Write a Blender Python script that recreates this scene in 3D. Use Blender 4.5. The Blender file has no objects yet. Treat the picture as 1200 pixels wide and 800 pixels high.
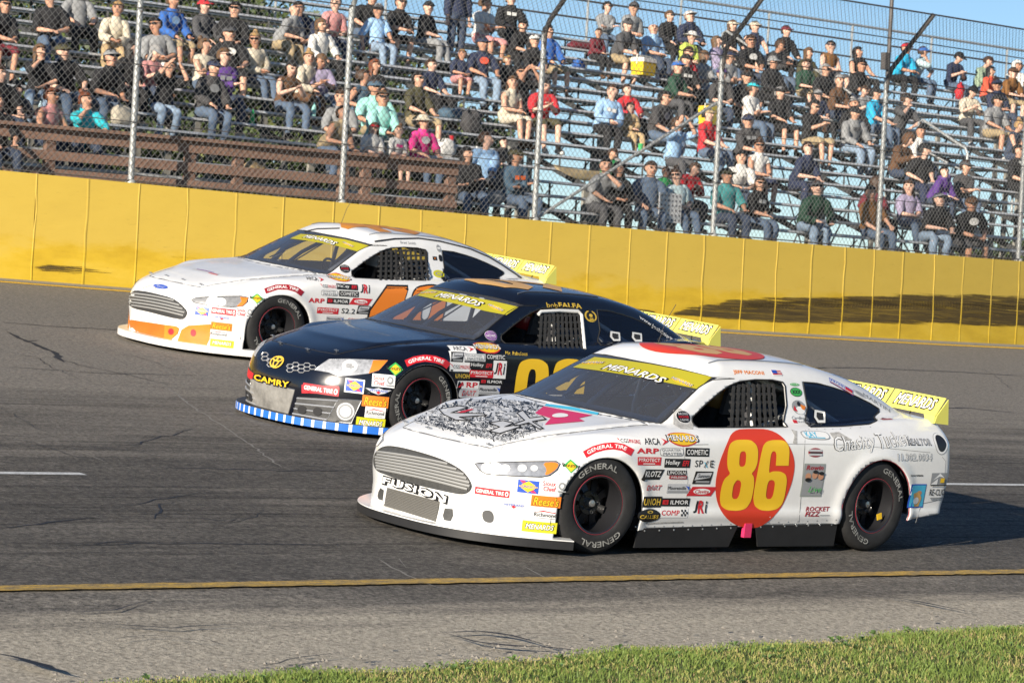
import bpy, bmesh, math, random, time
import numpy as np
from mathutils import Vector, Matrix
from mathutils.bvhtree import BVHTree
from mathutils.geometry import delaunay_2d_cdt

random.seed(7)
rng = np.random.default_rng(7)
T0 = time.time()
scene = bpy.context.scene
COL = scene.collection
PI = math.pi
rad = math.radians

# ------------------------------------------------------------------ camera
# World: X along the track (cars drive towards -X), Y outwards to the wall, Z up.
# The origin is the ground under the front left tyre of the nearest car.
FPX, CX, CY = 3650.0, 600.0, 400.0


def unit(v):
    v = np.asarray(v, float)
    return v / np.linalg.norm(v)


_ax = unit([4800 - CX, 610 - CY, FPX])
_c = -(0.055 * _ax[0] - _ax[1]) / _ax[2]
_az = np.array([0.055, -1, _c])
_az = unit(_az - _ax * (_az @ _ax))
_ay = np.cross(_az, _ax)
RC = np.stack([_ax, _ay, _az], 1)          # world -> (right, down, forward)
BANK = rad(5.5)                             # banking of the track
CB, SB = math.cos(BANK), math.sin(BANK)
CAMC = -(RC.T @ np.array([697 - CX, 652 - CY, FPX]) / FPX) * 21.0


def ray(u, v):
    return RC.T @ np.array([u - CX, v - CY, FPX]) / FPX


def proj(w):
    p = (np.atleast_2d(np.asarray(w, float)) - CAMC) @ RC.T
    return np.stack([CX + FPX * p[:, 0] / p[:, 2], CY + FPX * p[:, 1] / p[:, 2], FPX / p[:, 2]], 1)


def bank(x, y, z=0.0):
    """A point of the banked track frame in world space."""
    return np.array([x, y * CB - z * SB, y * SB + z * CB])


cam_data = bpy.data.cameras.new('camera')
cam = bpy.data.objects.new('camera', cam_data)
COL.objects.link(cam)
cam_data.sensor_width = 36.0
cam_data.lens = FPX / 1200.0 * 36.0
cam_data.clip_start = 0.5
cam_data.clip_end = 9000.0
_m = Matrix.Identity(4)
for i in range(3):
    _m[i][0], _m[i][1], _m[i][2], _m[i][3] = RC[0][i], -RC[1][i], -RC[2][i], CAMC[i]
cam.matrix_world = _m
cam_data.dof.use_dof = True
cam_data.dof.focus_distance = 21.6
cam_data.dof.aperture_fstop = 8.0
scene.camera = cam

# ------------------------------------------------------------------ light
SUN_EL, SUN_AZ = rad(20.0), None
_sd = bank(3.18, 1.0, -1.12)                # direction the light travels, from the photographed shadow
_sd = unit(_sd)
sun_data = bpy.data.lights.new('sun', 'SUN')
sun_data.energy = 4.9
sun_data.angle = rad(0.55)
sun_data.color = (1.0, 0.90, 0.76)
sun = bpy.data.objects.new('sun', sun_data)
COL.objects.link(sun)
sun.location = (-60, -30, 40)
sun.rotation_euler = Vector(_sd).to_track_quat('-Z', 'Y').to_euler()
to_sun = -_sd
el = math.asin(to_sun[2])
az = math.atan2(to_sun[0], to_sun[1])       # from +Y towards +X
world = bpy.data.worlds.new('World')
scene.world = world
world.use_nodes = True
nt = world.node_tree
sky = nt.nodes.new('ShaderNodeTexSky')
sky.sky_type = 'NISHITA'
sky.sun_disc = False
sky.sun_elevation = el
sky.sun_rotation = az
sky.altitude = 2000.0
sky.air_density = 1.0
sky.dust_density = 0.0
sky.ozone_density = 3.2
nt.links.new(sky.outputs[0], nt.nodes['Background'].inputs[0])
nt.nodes['Background'].inputs[1].default_value = 0.068
scene.view_settings.view_transform = 'Standard'
scene.view_settings.look = 'None'
scene.view_settings.gamma = 1.0
scene.view_settings.exposure = 0.78
scene.view_settings.use_curve_mapping = False
scene.cycles.max_bounces = 6
scene.cycles.transparent_max_bounces = 16
scene.cycles.use_denoising = True

# ------------------------------------------------------------------ helpers
MATS = {}


def mat(name, col=(0.5, 0.5, 0.5), rough=0.5, metal=0.0, var=0.0, scale=8.0, bump=0.0, bscale=None, coat=0.0,
        spec=0.5, emis=None):
    """A principled material; VAR mottles the colour and BUMP roughens the relief with object-space noise."""
    if name in MATS:
        return MATS[name]
    m = bpy.data.materials.new(name)
    m.use_nodes = True
    t = m.node_tree
    b = t.nodes['Principled BSDF']
    b.inputs['Base Color'].default_value = (*col, 1)
    b.inputs['Roughness'].default_value = rough
    b.inputs['Metallic'].default_value = metal
    b.inputs['Specular IOR Level'].default_value = spec
    if coat:
        b.inputs['Coat Weight'].default_value = coat
        b.inputs['Coat Roughness'].default_value = 0.06
    if var or bump:
        tc = t.nodes.new('ShaderNodeTexCoord')
    if var:
        n = t.nodes.new('ShaderNodeTexNoise')
        n.inputs['Scale'].default_value = scale
        n.inputs['Detail'].default_value = 6
        n.inputs['Roughness'].default_value = 0.65
        t.links.new(tc.outputs['Object'], n.inputs['Vector'])
        r = t.nodes.new('ShaderNodeMapRange')
        r.inputs[1].default_value = 0.25
        r.inputs[2].default_value = 0.75
        r.inputs[3].default_value = 1 - var
        r.inputs[4].default_value = 1 + var
        t.links.new(n.outputs['Fac'], r.inputs[0])
        mx = t.nodes.new('ShaderNodeVectorMath')
        mx.operation = 'SCALE'
        mx.inputs[0].default_value = col
        t.links.new(r.outputs[0], mx.inputs['Scale'])
        t.links.new(mx.outputs[0], b.inputs['Base Color'])
    if bump:
        n2 = t.nodes.new('ShaderNodeTexNoise')
        n2.inputs['Scale'].default_value = bscale or scale * 4
        n2.inputs['Detail'].default_value = 4
        t.links.new(tc.outputs['Object'], n2.inputs['Vector'])
        bp = t.nodes.new('ShaderNodeBump')
        bp.inputs['Strength'].default_value = bump
        bp.inputs['Distance'].default_value = 0.02
        t.links.new(n2.outputs['Fac'], bp.inputs['Height'])
        t.links.new(bp.outputs[0], b.inputs['Normal'])
    MATS[name] = m
    return m


def tag(o, label=None, cat=None, group=None, kind=None):
    if label:
        o['label'] = label
    if cat:
        o['category'] = cat
    if group:
        o['group'] = group
    if kind:
        o['kind'] = kind
    return o


def empty(name, loc=(0, 0, 0), rz=0.0, label=None, cat=None, group=None):
    o = bpy.data.objects.new(name, None)
    COL.objects.link(o)
    o.location = loc
    o.rotation_euler = (0, 0, rz)
    o.empty_display_size = 0.2
    return tag(o, label, cat, group)


def link(name, me, parent=None, loc=None):
    o = bpy.data.objects.new(name, me)
    COL.objects.link(o)
    if parent is not None:
        o.parent = parent
    if loc is not None:
        o.location = loc
    return o


def mesh(name, V, F, mats, fm=None, smooth=False, angle=None):
    """A mesh from arrays: F a list of faces or an n x 3 / n x 4 array, FM a material index per face."""
    me = bpy.data.meshes.new(name)
    V = np.asarray(V, float)
    if isinstance(F, np.ndarray):
        k = F.shape[1]
        me.vertices.add(len(V))
        me.vertices.foreach_set('co', V.astype(np.float32).ravel())
        me.loops.add(F.size)
        me.loops.foreach_set('vertex_index', F.astype(np.int32).ravel())
        me.polygons.add(len(F))
        me.polygons.foreach_set('loop_start', np.arange(0, F.size, k, dtype=np.int32))
        me.update(calc_edges=True)
        me.validate()
    else:
        me.from_pydata([tuple(v) for v in V], [], [tuple(int(i) for i in f) for f in F])
        me.update()
    if not isinstance(mats, (list, tuple)):
        mats = [mats]
    for m in mats:
        me.materials.append(m)
    if fm is not None and len(fm) == len(me.polygons):
        me.polygons.foreach_set('material_index', np.asarray(fm, np.int32))
    if smooth:
        me.polygons.foreach_set('use_smooth', np.ones(len(me.polygons), bool))
        if angle:
            me.set_sharp_from_angle(angle=rad(angle))
    return me


class MB:
    """Collects boxes, tubes and lathes into one mesh."""

    def __init__(self):
        self.V, self.F, self.M, self.mats = [], [], [], []

    def mi(self, m):
        if m not in self.mats:
            self.mats.append(m)
        return self.mats.index(m)

    def add(self, V, F, m):
        k = len(self.V)
        self.V += [tuple(v) for v in V]
        self.F += [tuple(int(i) + k for i in f) for f in F]
        self.M += [self.mi(m)] * len(F)
        return self

    def box(self, c, s, m, rot=None):
        c = np.array(c, float)
        h = np.array(s, float) / 2
        P = np.array([[x, y, z] for x in (-1, 1) for y in (-1, 1) for z in (-1, 1)], float) * h
        if rot is not None:
            P = P @ np.array(rot.to_3x3()).T
        return self.add(P + c, [(0, 1, 3, 2), (4, 6, 7, 5), (0, 4, 5, 1), (2, 3, 7, 6), (0, 2, 6, 4), (1, 5, 7, 3)], m)

    def hexa(self, P, m):
        """A box from 8 corners: bottom loop 0-3, top loop 4-7."""
        return self.add(P, [(3, 2, 1, 0), (4, 5, 6, 7), (0, 1, 5, 4), (1, 2, 6, 5), (2, 3, 7, 6), (3, 0, 4, 7)], m)

    def tube(self, pts, r, m, n=6, closed=False, cap=True):
        pts = [np.array(p, float) for p in pts]
        N = len(pts)
        rr = r if hasattr(r, '__len__') else [r] * N
        V, F = [], []
        up = None
        for i, p in enumerate(pts):
            if closed:
                d = pts[(i + 1) % N] - pts[i - 1]
            else:
                d = pts[min(i + 1, N - 1)] - pts[max(i - 1, 0)]
            d = unit(d + 1e-12)
            if up is None:
                a = np.array([0, 0, 1.0]) if abs(d[2]) < 0.9 else np.array([1.0, 0, 0])
            else:
                a = up
            s = unit(np.cross(d, a))
            up = np.cross(s, d)
            for k in range(n):
                t = 2 * PI * k / n
                V.append(p + rr[i] * (math.cos(t) * s + math.sin(t) * up))
        for i in range(N if closed else N - 1):
            j = (i + 1) % N
            for k in range(n):
                l = (k + 1) % n
                F.append((i * n + k, i * n + l, j * n + l, j * n + k))
        if not closed and cap:
            F.append(tuple(range(n - 1, -1, -1)))
            F.append(tuple((N - 1) * n + k for k in range(n)))
        return self.add(V, F, m)

    def lathe(self, prof, m, n=32, axis='y', c=(0, 0, 0), close=False):
        """PROF: (radius, along axis) pairs."""
        V, F = [], []
        for r, h in prof:
            for k in range(n):
                t = 2 * PI * k / n
                a, b = r * math.cos(t), r * math.sin(t)
                V.append({'y': (a, h, b), 'z': (a, b, h), 'x': (h, a, b)}[axis])
        V = np.array(V) + np.array(c)
        P = len(prof)
        for i in range(P if close else P - 1):
            j = (i + 1) % P
            for k in range(n):
                l = (k + 1) % n
                F.append((i * n + k, i * n + l, j * n + l, j * n + k))
        return self.add(V, F, m)

    def build(self, name, parent=None, smooth=False, angle=35, loc=None):
        me = mesh(name, self.V, self.F, self.mats, self.M, smooth, angle)
        return link(name, me, parent, loc)

    def me(self, name, smooth=False, angle=35):
        return mesh(name, self.V, self.F, self.mats, self.M, smooth, angle)
# ------------------------------------------------------------------ smooth implicit surfaces, clipping, decals


def smax(a, b, k):
    h = np.clip(0.5 + 0.5 * (a - b) / k, 0, 1)
    return b + (a - b) * h + k * h * (1 - h)


def curve(xs, ys, sig):
    """A smoothed piecewise-linear function (table look-up)."""
    xs = np.array(xs, float)
    lo, hi = xs[0] - 6 * sig, xs[-1] + 6 * sig
    n = 700
    g = np.linspace(lo, hi, n)
    dx = g[1] - g[0]
    y = np.interp(g, xs, ys)
    k = np.arange(-int(4 * sig / dx) - 1, int(4 * sig / dx) + 2)
    w = np.exp(-0.5 * (k * dx / sig) ** 2)
    w /= w.sum()
    yp = np.pad(y, len(k) // 2, mode='edge')
    y = np.convolve(yp, w, mode='valid')[:n]
    return lambda x: np.interp(x, g, y)


def surface_nets(f, lo, hi, h):
    """Quads of the zero set of F, each vertex pulled onto it."""
    ax = [np.arange(lo[i], hi[i] + h, h) for i in range(3)]
    G = np.stack(np.meshgrid(*ax, indexing='ij'), -1)
    val = f(G.reshape(-1, 3)).reshape(G.shape[:3])
    S = val < 0
    nx, ny, nz = val.shape
    acc = np.zeros((nx - 1, ny - 1, nz - 1, 3))
    cnt = np.zeros((nx - 1, ny - 1, nz - 1))
    cr = []
    for a in range(3):
        sl0 = [slice(None)] * 3
        sl1 = [slice(None)] * 3
        sl0[a] = slice(0, -1)
        sl1[a] = slice(1, None)
        s0, s1 = S[tuple(sl0)], S[tuple(sl1)]
        x = s0 != s1
        idx = np.argwhere(x)
        v0 = val[tuple(sl0)][x]
        v1 = val[tuple(sl1)][x]
        t = v0 / (v0 - v1)
        p = idx.astype(float)
        p[:, a] += t
        cr.append((a, idx, s0[x]))
        b, c = [i for i in range(3) if i != a]
        for db in (0, -1):
            for dc in (0, -1):
                q = idx.copy()
                q[:, b] += db
                q[:, c] += dc
                ok = (q >= 0).all(1) & (q < np.array(acc.shape[:3])).all(1)
                np.add.at(acc, tuple(q[ok].T), p[ok])
                np.add.at(cnt, tuple(q[ok].T), 1)
    m = cnt > 0
    ids = -np.ones(cnt.shape, int)
    ids[m] = np.arange(m.sum())
    V = acc[m] / cnt[m][:, None] * h + np.array([a[0] for a in ax])
    F = []
    for a, idx, inside in cr:
        b, c = (a + 1) % 3, (a + 2) % 3
        qs = []
        for db, dc in ((0, 0), (-1, 0), (-1, -1), (0, -1)):
            q = idx.copy()
            q[:, b] += db
            q[:, c] += dc
            qs.append(q)
        ok = np.ones(len(idx), bool)
        for q in qs:
            ok &= (q >= 0).all(1) & (q < np.array(ids.shape)).all(1)
        quad = np.stack([ids[tuple(q[ok].T)] for q in qs], 1)
        ins = inside[ok]
        quad[~ins] = quad[~ins][:, ::-1]
        F.append(quad)
    F = np.concatenate(F)
    for _ in range(5):
        g, fv = grad(f, V)
        st = -(fv / np.maximum((g * g).sum(1), 1e-3))[:, None] * g
        ln = np.linalg.norm(st, axis=1, keepdims=True)
        V = V + st * np.minimum(1, h * 0.6 / np.maximum(ln, 1e-9))
    T = np.concatenate([F[:, [0, 1, 2]], F[:, [0, 2, 3]]])
    return V, T


def grad(f, V, e=1e-3):
    n = len(V)
    P = np.concatenate([V] + [V + s * e * np.eye(3)[i] for i in range(3) for s in (1, -1)])
    r = f(P)
    g = np.stack([(r[n * (1 + 2 * i):n * (2 + 2 * i)] - r[n * (2 + 2 * i):n * (3 + 2 * i)]) / (2 * e) for i in range(3)], 1)
    return g, r[:n]


def clip(V, T, s):
    """Split triangles along s = 0: (V, T where s > 0, T where s < 0)."""
    s = np.where(np.abs(s) < 1e-7, 1e-7, s)
    pos = s > 0
    n = pos[T].sum(1)
    Tp, Tn = [T[n == 3]], [T[n == 0]]
    mix = T[(n == 1) | (n == 2)]
    if len(mix):
        E = np.concatenate([mix[:, [0, 1]], mix[:, [1, 2]], mix[:, [2, 0]]])
        c = pos[E[:, 0]] != pos[E[:, 1]]
        U = np.unique(np.sort(E[c], 1), axis=0)
        a, b = U[:, 0], U[:, 1]
        t = (s[a] / (s[a] - s[b]))[:, None]
        NV = V[a] * (1 - t) + V[b] * t
        base = len(V)
        V = np.concatenate([V, NV])
        key = {(int(i), int(j)): base + k for k, (i, j) in enumerate(U)}
        P3, N3 = [], []
        for t3 in mix:
            t3 = [int(i) for i in t3]
            p = [pos[i] for i in t3]
            one = sum(p) == 1
            k = p.index(True) if one else p.index(False)
            A, B, C = t3[k], t3[(k + 1) % 3], t3[(k + 2) % 3]
            ab, ac = key[(min(A, B), max(A, B))], key[(min(A, C), max(A, C))]
            x, y = (P3, N3) if one else (N3, P3)
            x.append((A, ab, ac))
            y.append((ab, B, C))
            y.append((ab, C, ac))
        Tp.append(np.array(P3, int).reshape(-1, 3))
        Tn.append(np.array(N3, int).reshape(-1, 3))
    return V, np.concatenate(Tp), np.concatenate(Tn)


def compact(V, T):
    u, inv = np.unique(T, return_inverse=True)
    return V[u], inv.reshape(T.shape)


def sdpoly(P, poly):
    """Signed distance to a closed polygon (negative inside)."""
    A = np.asarray(poly, float)
    B = np.roll(A, -1, 0)
    d = np.full(len(P), 1e9)
    ins = np.zeros(len(P), bool)
    for a, b in zip(A, B):
        e = b - a
        w = P - a
        t = np.clip((w @ e) / max(e @ e, 1e-12), 0, 1)
        d = np.minimum(d, ((w - t[:, None] * e) ** 2).sum(1))
        c = (a[1] > P[:, 1]) != (b[1] > P[:, 1])
        with np.errstate(divide='ignore', invalid='ignore'):
            xx = a[0] + (P[:, 1] - a[1]) / (b[1] - a[1] + 1e-15) * e[0]
        ins ^= c & (P[:, 0] < xx)
    d = np.sqrt(d)
    return np.where(ins, -d, d)


def chaikin(poly, n=2, f=0.25):
    P = np.asarray(poly, float)
    for _ in range(n):
        Q = np.roll(P, -1, 0)
        P = np.stack([P * (1 - f) + Q * f, P * f + Q * (1 - f)], 1).reshape(-1, P.shape[1])
    return P


def fill(loops, step=None):
    """Triangulate closed 2-D loops (even-odd), with inner points every STEP."""
    pts, edges = [], []
    for L in loops:
        k = len(pts)
        L = np.asarray(L, float)
        if step:
            Q = []
            for a, b in zip(L, np.roll(L, -1, 0)):
                m = max(1, int(np.linalg.norm(b - a) / step))
                Q += [a + (b - a) * i / m for i in range(m)]
            L = np.array(Q)
        pts += [Vector((p[0], p[1])) for p in L]
        edges += [(k + i, k + (i + 1) % len(L)) for i in range(len(L))]
    if step:
        B = np.array([(p.x, p.y) for p in pts])
        lo, hi = B.min(0), B.max(0)
        g = np.stack(np.meshgrid(np.arange(lo[0], hi[0], step), np.arange(lo[1], hi[1], step)), -1).reshape(-1, 2)
        if len(g):
            sd = np.minimum.reduce([np.abs(sdpoly(g, L)) for L in loops])
            g = g[sd > step * 0.35]
            pts += [Vector((p[0], p[1])) for p in g]
    v, e, f, *_ = delaunay_2d_cdt(pts, edges, [], 0, 1e-6)
    V = np.array([(p.x, p.y) for p in v])
    F = np.array([t for t in f if len(t) == 3], int).reshape(-1, 3)
    c = V[F].mean(1)
    ins = np.zeros(len(c), bool)
    for L in loops:
        ins ^= sdpoly(c, L) < 0
    F = F[ins]
    ar = np.cross(V[F[:, 1]] - V[F[:, 0]], V[F[:, 2]] - V[F[:, 0]])
    F[ar < 0] = F[ar < 0][:, ::-1]
    return V, F


_TXT = {}


def winding(P, loops):
    """Winding number of points against oriented loops."""
    w = np.zeros(len(P), int)
    for L in loops:
        for a, b in zip(L, np.roll(L, -1, 0)):
            left = (b[0] - a[0]) * (P[:, 1] - a[1]) - (P[:, 0] - a[0]) * (b[1] - a[1])
            w += ((a[1] <= P[:, 1]) & (b[1] > P[:, 1]) & (left > 0)).astype(int)
            w -= ((a[1] > P[:, 1]) & (b[1] <= P[:, 1]) & (left < 0)).astype(int)
    return w


def text2d(s, bold=0.0, shear=0.0):
    """Lettering filled into a unit box, its strokes fattened by BOLD: (V in [-.5, .5] squared, T)."""
    k = (s, bold, shear)
    if k not in _TXT:
        cu = bpy.data.curves.new('text', 'FONT')
        cu.body = s
        cu.fill_mode = 'NONE'
        cu.resolution_u = 2
        cu.shear = shear
        cu.space_character = 1.0 + bold * 1.8
        o = bpy.data.objects.new('text', cu)
        COL.objects.link(o)
        dg = bpy.context.evaluated_depsgraph_get()
        me = bpy.data.meshes.new_from_object(o.evaluated_get(dg))
        co = np.array([v.co[:2] for v in me.vertices])
        nb = {}
        for e in me.edges:
            i, j = e.vertices
            nb.setdefault(i, []).append(j)
            nb.setdefault(j, []).append(i)
        bpy.data.objects.remove(o)
        bpy.data.meshes.remove(me)
        bpy.data.curves.remove(cu)
        left, loops = set(nb), []
        while left:
            st = min(left)
            L, p, c = [st], None, st
            left.discard(st)
            while True:
                q = [x for x in nb[c] if x != p and x in left]
                if not q:
                    break
                p, c = c, q[0]
                left.discard(c)
                L.append(c)
            P = co[L]
            P = P[np.linalg.norm(P - np.roll(P, 1, 0), axis=1) > 1e-5]
            if len(P) > 2:
                loops.append(P)
        out = []
        for i, L in enumerate(loops):
            hole = sum(sdpoly(L[:1], M)[0] < 0 for j, M in enumerate(loops) if j != i) % 2
            ar = np.sum(L[:, 0] * np.roll(L[:, 1], -1) - np.roll(L[:, 0], -1) * L[:, 1])
            if (ar > 0) == bool(hole):
                L = L[::-1]
            d0 = L - np.roll(L, 1, 0)
            d1 = np.roll(L, -1, 0) - L
            n0 = np.stack([d0[:, 1], -d0[:, 0]], 1) / np.linalg.norm(d0, axis=1)[:, None]
            n1 = np.stack([d1[:, 1], -d1[:, 0]], 1) / np.linalg.norm(d1, axis=1)[:, None]
            m = n0 + n1
            m /= np.maximum((m * m).sum(1), .9)[:, None] / 2
            out.append(L + m * bold)
        pts, ed = [], []
        for L in out:
            k0 = len(pts)
            pts += [Vector(p) for p in L]
            ed += [(k0 + i, k0 + (i + 1) % len(L)) for i in range(len(L))]
        v, e, f, *_ = delaunay_2d_cdt(pts, ed, [], 0, 1e-6)
        V = np.array([(p.x, p.y) for p in v])
        T = np.array([t for t in f if len(t) == 3], int).reshape(-1, 3)
        T = T[winding(V[T].mean(1), out) != 0]
        ar = np.cross(V[T[:, 1]] - V[T[:, 0]], V[T[:, 2]] - V[T[:, 0]])
        T[ar < 0] = T[ar < 0][:, ::-1]
        V, T = compact(V, T)
        lo, hi = V.min(0), V.max(0)
        V = (V - (lo + hi) / 2) / np.maximum(hi - lo, 1e-6)
        _TXT[k] = (V, T)
    return _TXT[k]


def refine(V, T, mx, levels=3):
    """Split every triangle in four until no edge is longer than MX."""
    for _ in range(levels):
        P = V[T]
        if max(np.linalg.norm(P[:, i] - P[:, i - 1], axis=1).max() for i in range(3)) <= mx:
            break
        E = np.sort(np.concatenate([T[:, [0, 1]], T[:, [1, 2]], T[:, [2, 0]]]), 1)
        U, inv = np.unique(E, axis=0, return_inverse=True)
        inv = inv.reshape(3, -1) + len(V)
        V = np.concatenate([V, (V[U[:, 0]] + V[U[:, 1]]) / 2])
        a, b, c = T.T
        T = np.concatenate([np.stack(q, 1) for q in ((a, inv[0], inv[2]), (inv[0], b, inv[1]), (inv[2], inv[1], c), (inv[0], inv[1], inv[2]))])
    return V, T


def ring(n, rx=0.5, ry=0.5, cx=0, cy=0, p=1.0):
    t = np.arange(n) * 2 * PI / n
    c, s = np.cos(t), np.sin(t)
    return np.stack([cx + rx * np.sign(c) * np.abs(c) ** p, cy + ry * np.sign(s) * np.abs(s) ** p], 1)


def flat(name, rgb, rough=0.45):
    return mat('print_' + name, rgb, rough)


INK = dict(white=flat('white', (.78, .78, .77)), black=flat('black', (.012, .012, .013)), red=flat('red', (.55, .02, .03)),
           yellow=flat('yellow', (.80, .50, .02)), strip=flat('strip', (.38, .34, .02)), lime=flat('lime', (.55, .53, .02)), amber=flat('amber', (.62, .24, .02)), signal=flat('signal', (.62, .045, .018)), lemon=flat('lemon', (.66, .63, .13)), orange=flat('orange', (.72, .20, .02)),  # strip is lime with the sloping windscreen's shade put into the ink
           blue=flat('blue', (.02, .08, .45)), sky=flat('sky', (.06, .42, .62)), green=flat('green', (.05, .38, .08)),
           grey=flat('grey', (.28, .29, .30)), silver=flat('silver', (.50, .51, .53)), gold=flat('gold', (.62, .42, .05)),
           darkred=flat('darkred', (.30, .01, .02)), purple=flat('purple', (.20, .04, .28)), skin=flat('skin', (.50, .25, .15)),
           bronze=flat('bronze', (.30, .33, .30)), pink=flat('pink', (.62, .03, .12)), tan=flat('tan', (.62, .36, .12)))
# ------------------------------------------------------------------ stock car bodies
PAINT_W = mat('white_paint', (.77, .77, .76), .28, coat=.5, var=.06, scale=5, bump=.05, bscale=3.5)
PAINT_K = mat('black_paint', (.004, .005, .010), .22, coat=.7, bump=.015, bscale=5)
RUBBER = mat('tyre_rubber', (.013, .013, .0135), .75, var=.5, scale=9, bump=.1)
BLACK = mat('black_plastic', (.016, .016, .017), .5, var=.25, scale=6)
DARK = mat('dark_chassis', (.02, .02, .022), .7)
STEEL_K = mat('black_wheel', (.015, .015, .017), .35, coat=.3)
CAGE = mat('cage_paint', (.70, .70, .68), .4)
ALU = mat('bare_aluminium', (.55, .56, .57), .35, metal=.9, var=.1, scale=12)
PINSTRIPE = flat('pinstripe', (.35, .03, .05))
WEB = mat('webbing', (.022, .022, .022), .9, var=.3, scale=60)


def glass_mat(name, tint, refl, base=(.02, .03, .06), cover=0.0):
    m = bpy.data.materials.new(name)
    m.use_nodes = True
    t = m.node_tree
    t.nodes.remove(t.nodes['Principled BSDF'])
    out = t.nodes['Material Output']
    tr = t.nodes.new('ShaderNodeBsdfTransparent')
    tr.inputs[0].default_value = (*tint, 1)
    df = t.nodes.new('ShaderNodeBsdfDiffuse')
    df.inputs[0].default_value = (*base, 1)
    m0 = t.nodes.new('ShaderNodeMixShader')
    m0.inputs[0].default_value = cover
    gl = t.nodes.new('ShaderNodeBsdfGlossy')
    gl.inputs['Roughness'].default_value = 0.03
    gl.inputs[0].default_value = (.95, .97, 1, 1)
    fr = t.nodes.new('ShaderNodeFresnel')
    fr.inputs[0].default_value = refl
    mx = t.nodes.new('ShaderNodeMixShader')
    t.links.new(tr.outputs[0], m0.inputs[1])
    t.links.new(df.outputs[0], m0.inputs[2])
    t.links.new(fr.outputs[0], mx.inputs[0])
    t.links.new(m0.outputs[0], mx.inputs[1])
    t.links.new(gl.outputs[0], mx.inputs[2])
    t.links.new(mx.outputs[0], out.inputs[0])
    return m


GLASS_F = glass_mat('windscreen_glass', (.80, .84, .88), 1.5, (.20, .21, .24), .20)
GLASS_S = glass_mat('side_glass', (.74, .79, .86), 1.45, (.03, .04, .08), .12)
LENS = glass_mat('lamp_lens', (.9, .9, .9), 1.45)

HALF = 0.97


def body_function(kind):
    fusion = kind == 'sedan'
    z_s = curve([.05, .14, .20, .27, .33, .42, .55, .70, .795, .81, .86, .92], [.922, .930, .938, .966, .952, .960, .970, .967, .958, .950, .905, .84], .015)
    taper = curve([-1, 2.6, 3.0, 3.4, 3.75], [1, 1, .992, .965, .93], .12)
    if fusion:
        pr = curve([0, .12, .25, .33, .40, .47, .545, .60, .64, .68, .75], [.012, .008, .008, -.008, -.016, -.004, .032, .085, .15, .24, .44], .018)
        xf0 = -.875
        hood = curve([-.9, -.78, -.68, -.5, -.3, .1, .6, 1.2, 2, 2.8, 3.2, 3.5, 3.7], [.56, .625, .672, .716, .755, .825, .890, .905, .925, .965, .985, .985, .96], .05)
        zk = .545
    else:
        pr = curve([0, .10, .22, .33, .42, .50, .56, .62, .66, .70, .76], [.03, .01, -.012, -.02, -.012, .012, .042, .095, .16, .26, .45], .018)
        xf0 = -.875
        hood = curve([-.9, -.78, -.68, -.5, -.3, .1, .6, 1.2, 2, 2.8, 3.2, 3.5, 3.7], [.58, .645, .695, .740, .775, .835, .890, .905, .925, .965, .985, .985, .96], .05)
    roof = curve([.9, 1.15, 1.35, 1.6, 1.9, 2.15, 2.35, 2.55, 2.75, 2.95, 3.15, 3.4, 3.6], [1.27, 1.318, 1.340, 1.350, 1.352, 1.345, 1.330, 1.302, 1.264, 1.205, 1.125, 1.012, .915], .05)
    rprof = curve([.1, .25, .4, .6, .8, .92, 1.0], [.10, .06, .02, 0, .025, .06, .12], .03)
    gtap = curve([.3, 1.9, 2.5, 3.3], [0, 0, .03, .12], .12)
    bulge = curve([-1, -.55, -.2, .25, .7, 1.4], [0, .0, .016, .020, .010, 0], .1)

    def f(P):
        x, y, z = P[:, 0], P[:, 1], P[:, 2]
        ay = np.sqrt(y * y + 1e-6)
        a1 = np.minimum(ay, 1.15)
        side = ay - (z_s(z) - .03 * 0) * taper(x)
        # arch flares
        for xc in (0.01, 2.76):
            r = np.sqrt((x - xc) ** 2 + (z - .30) ** 2)
            side = side - .012 * np.exp(-((r - .40) / .05) ** 2)
        pf = .1 * (a1 / .525) ** 2.89
        d = .55 * (a1 / .525) ** 1.89
        front = (xf0 + pf + pr(z) - x) / np.sqrt(1 + d * d * .8 + .25)
        rear = x - (3.71 - .10 * (a1 / .9) ** 3 - rprof(z))
        # hood with a raised centre and a fender crest either side
        zt = hood(x) - .030 * (a1 / .9) ** 2 + bulge(x) * np.exp(-((a1 - .78) / .11) ** 2)
        hw = .50 + .22 * np.clip((x + .6) / 1.2, 0, 1)
        zt = zt + .010 * np.clip((hw - a1) / .03, -1, 1) * np.clip((.9 - x) / .2, 0, 1) * np.clip((x + .85) / .25, 0, 1)
        top = (z - zt) / 1.06
        L = smax(smax(side, top, .09), front, .11)
        L = smax(L, rear, .07)
        L = np.maximum(L, .075 - z)
        g_s = (ay - (.787 - (z - .87) * .46 - gtap(x) - .05 * np.clip(z - 1.0, 0, 1) * 0)) / 1.1
        g_t = (z - (roof(x) - .055 * (a1 / .6) ** 2)) / 1.05
        g_w = ((.47 + (z - .9) / .515 + .405 * a1 * a1) - x) / 2.25
        G = smax(smax(g_s, g_t, .085), g_w, .035)
        G = np.maximum(np.maximum(G, .70 - z), x - 3.42)
        return -smax(-L, -G, .03)
    return f


FRONT_ARCH = (0.015, 0.292, 0.372)          # x, z, radius of the wheel openings
REAR_ARCH = (2.765, 0.305, 0.378)
SHAPES = {}


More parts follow.
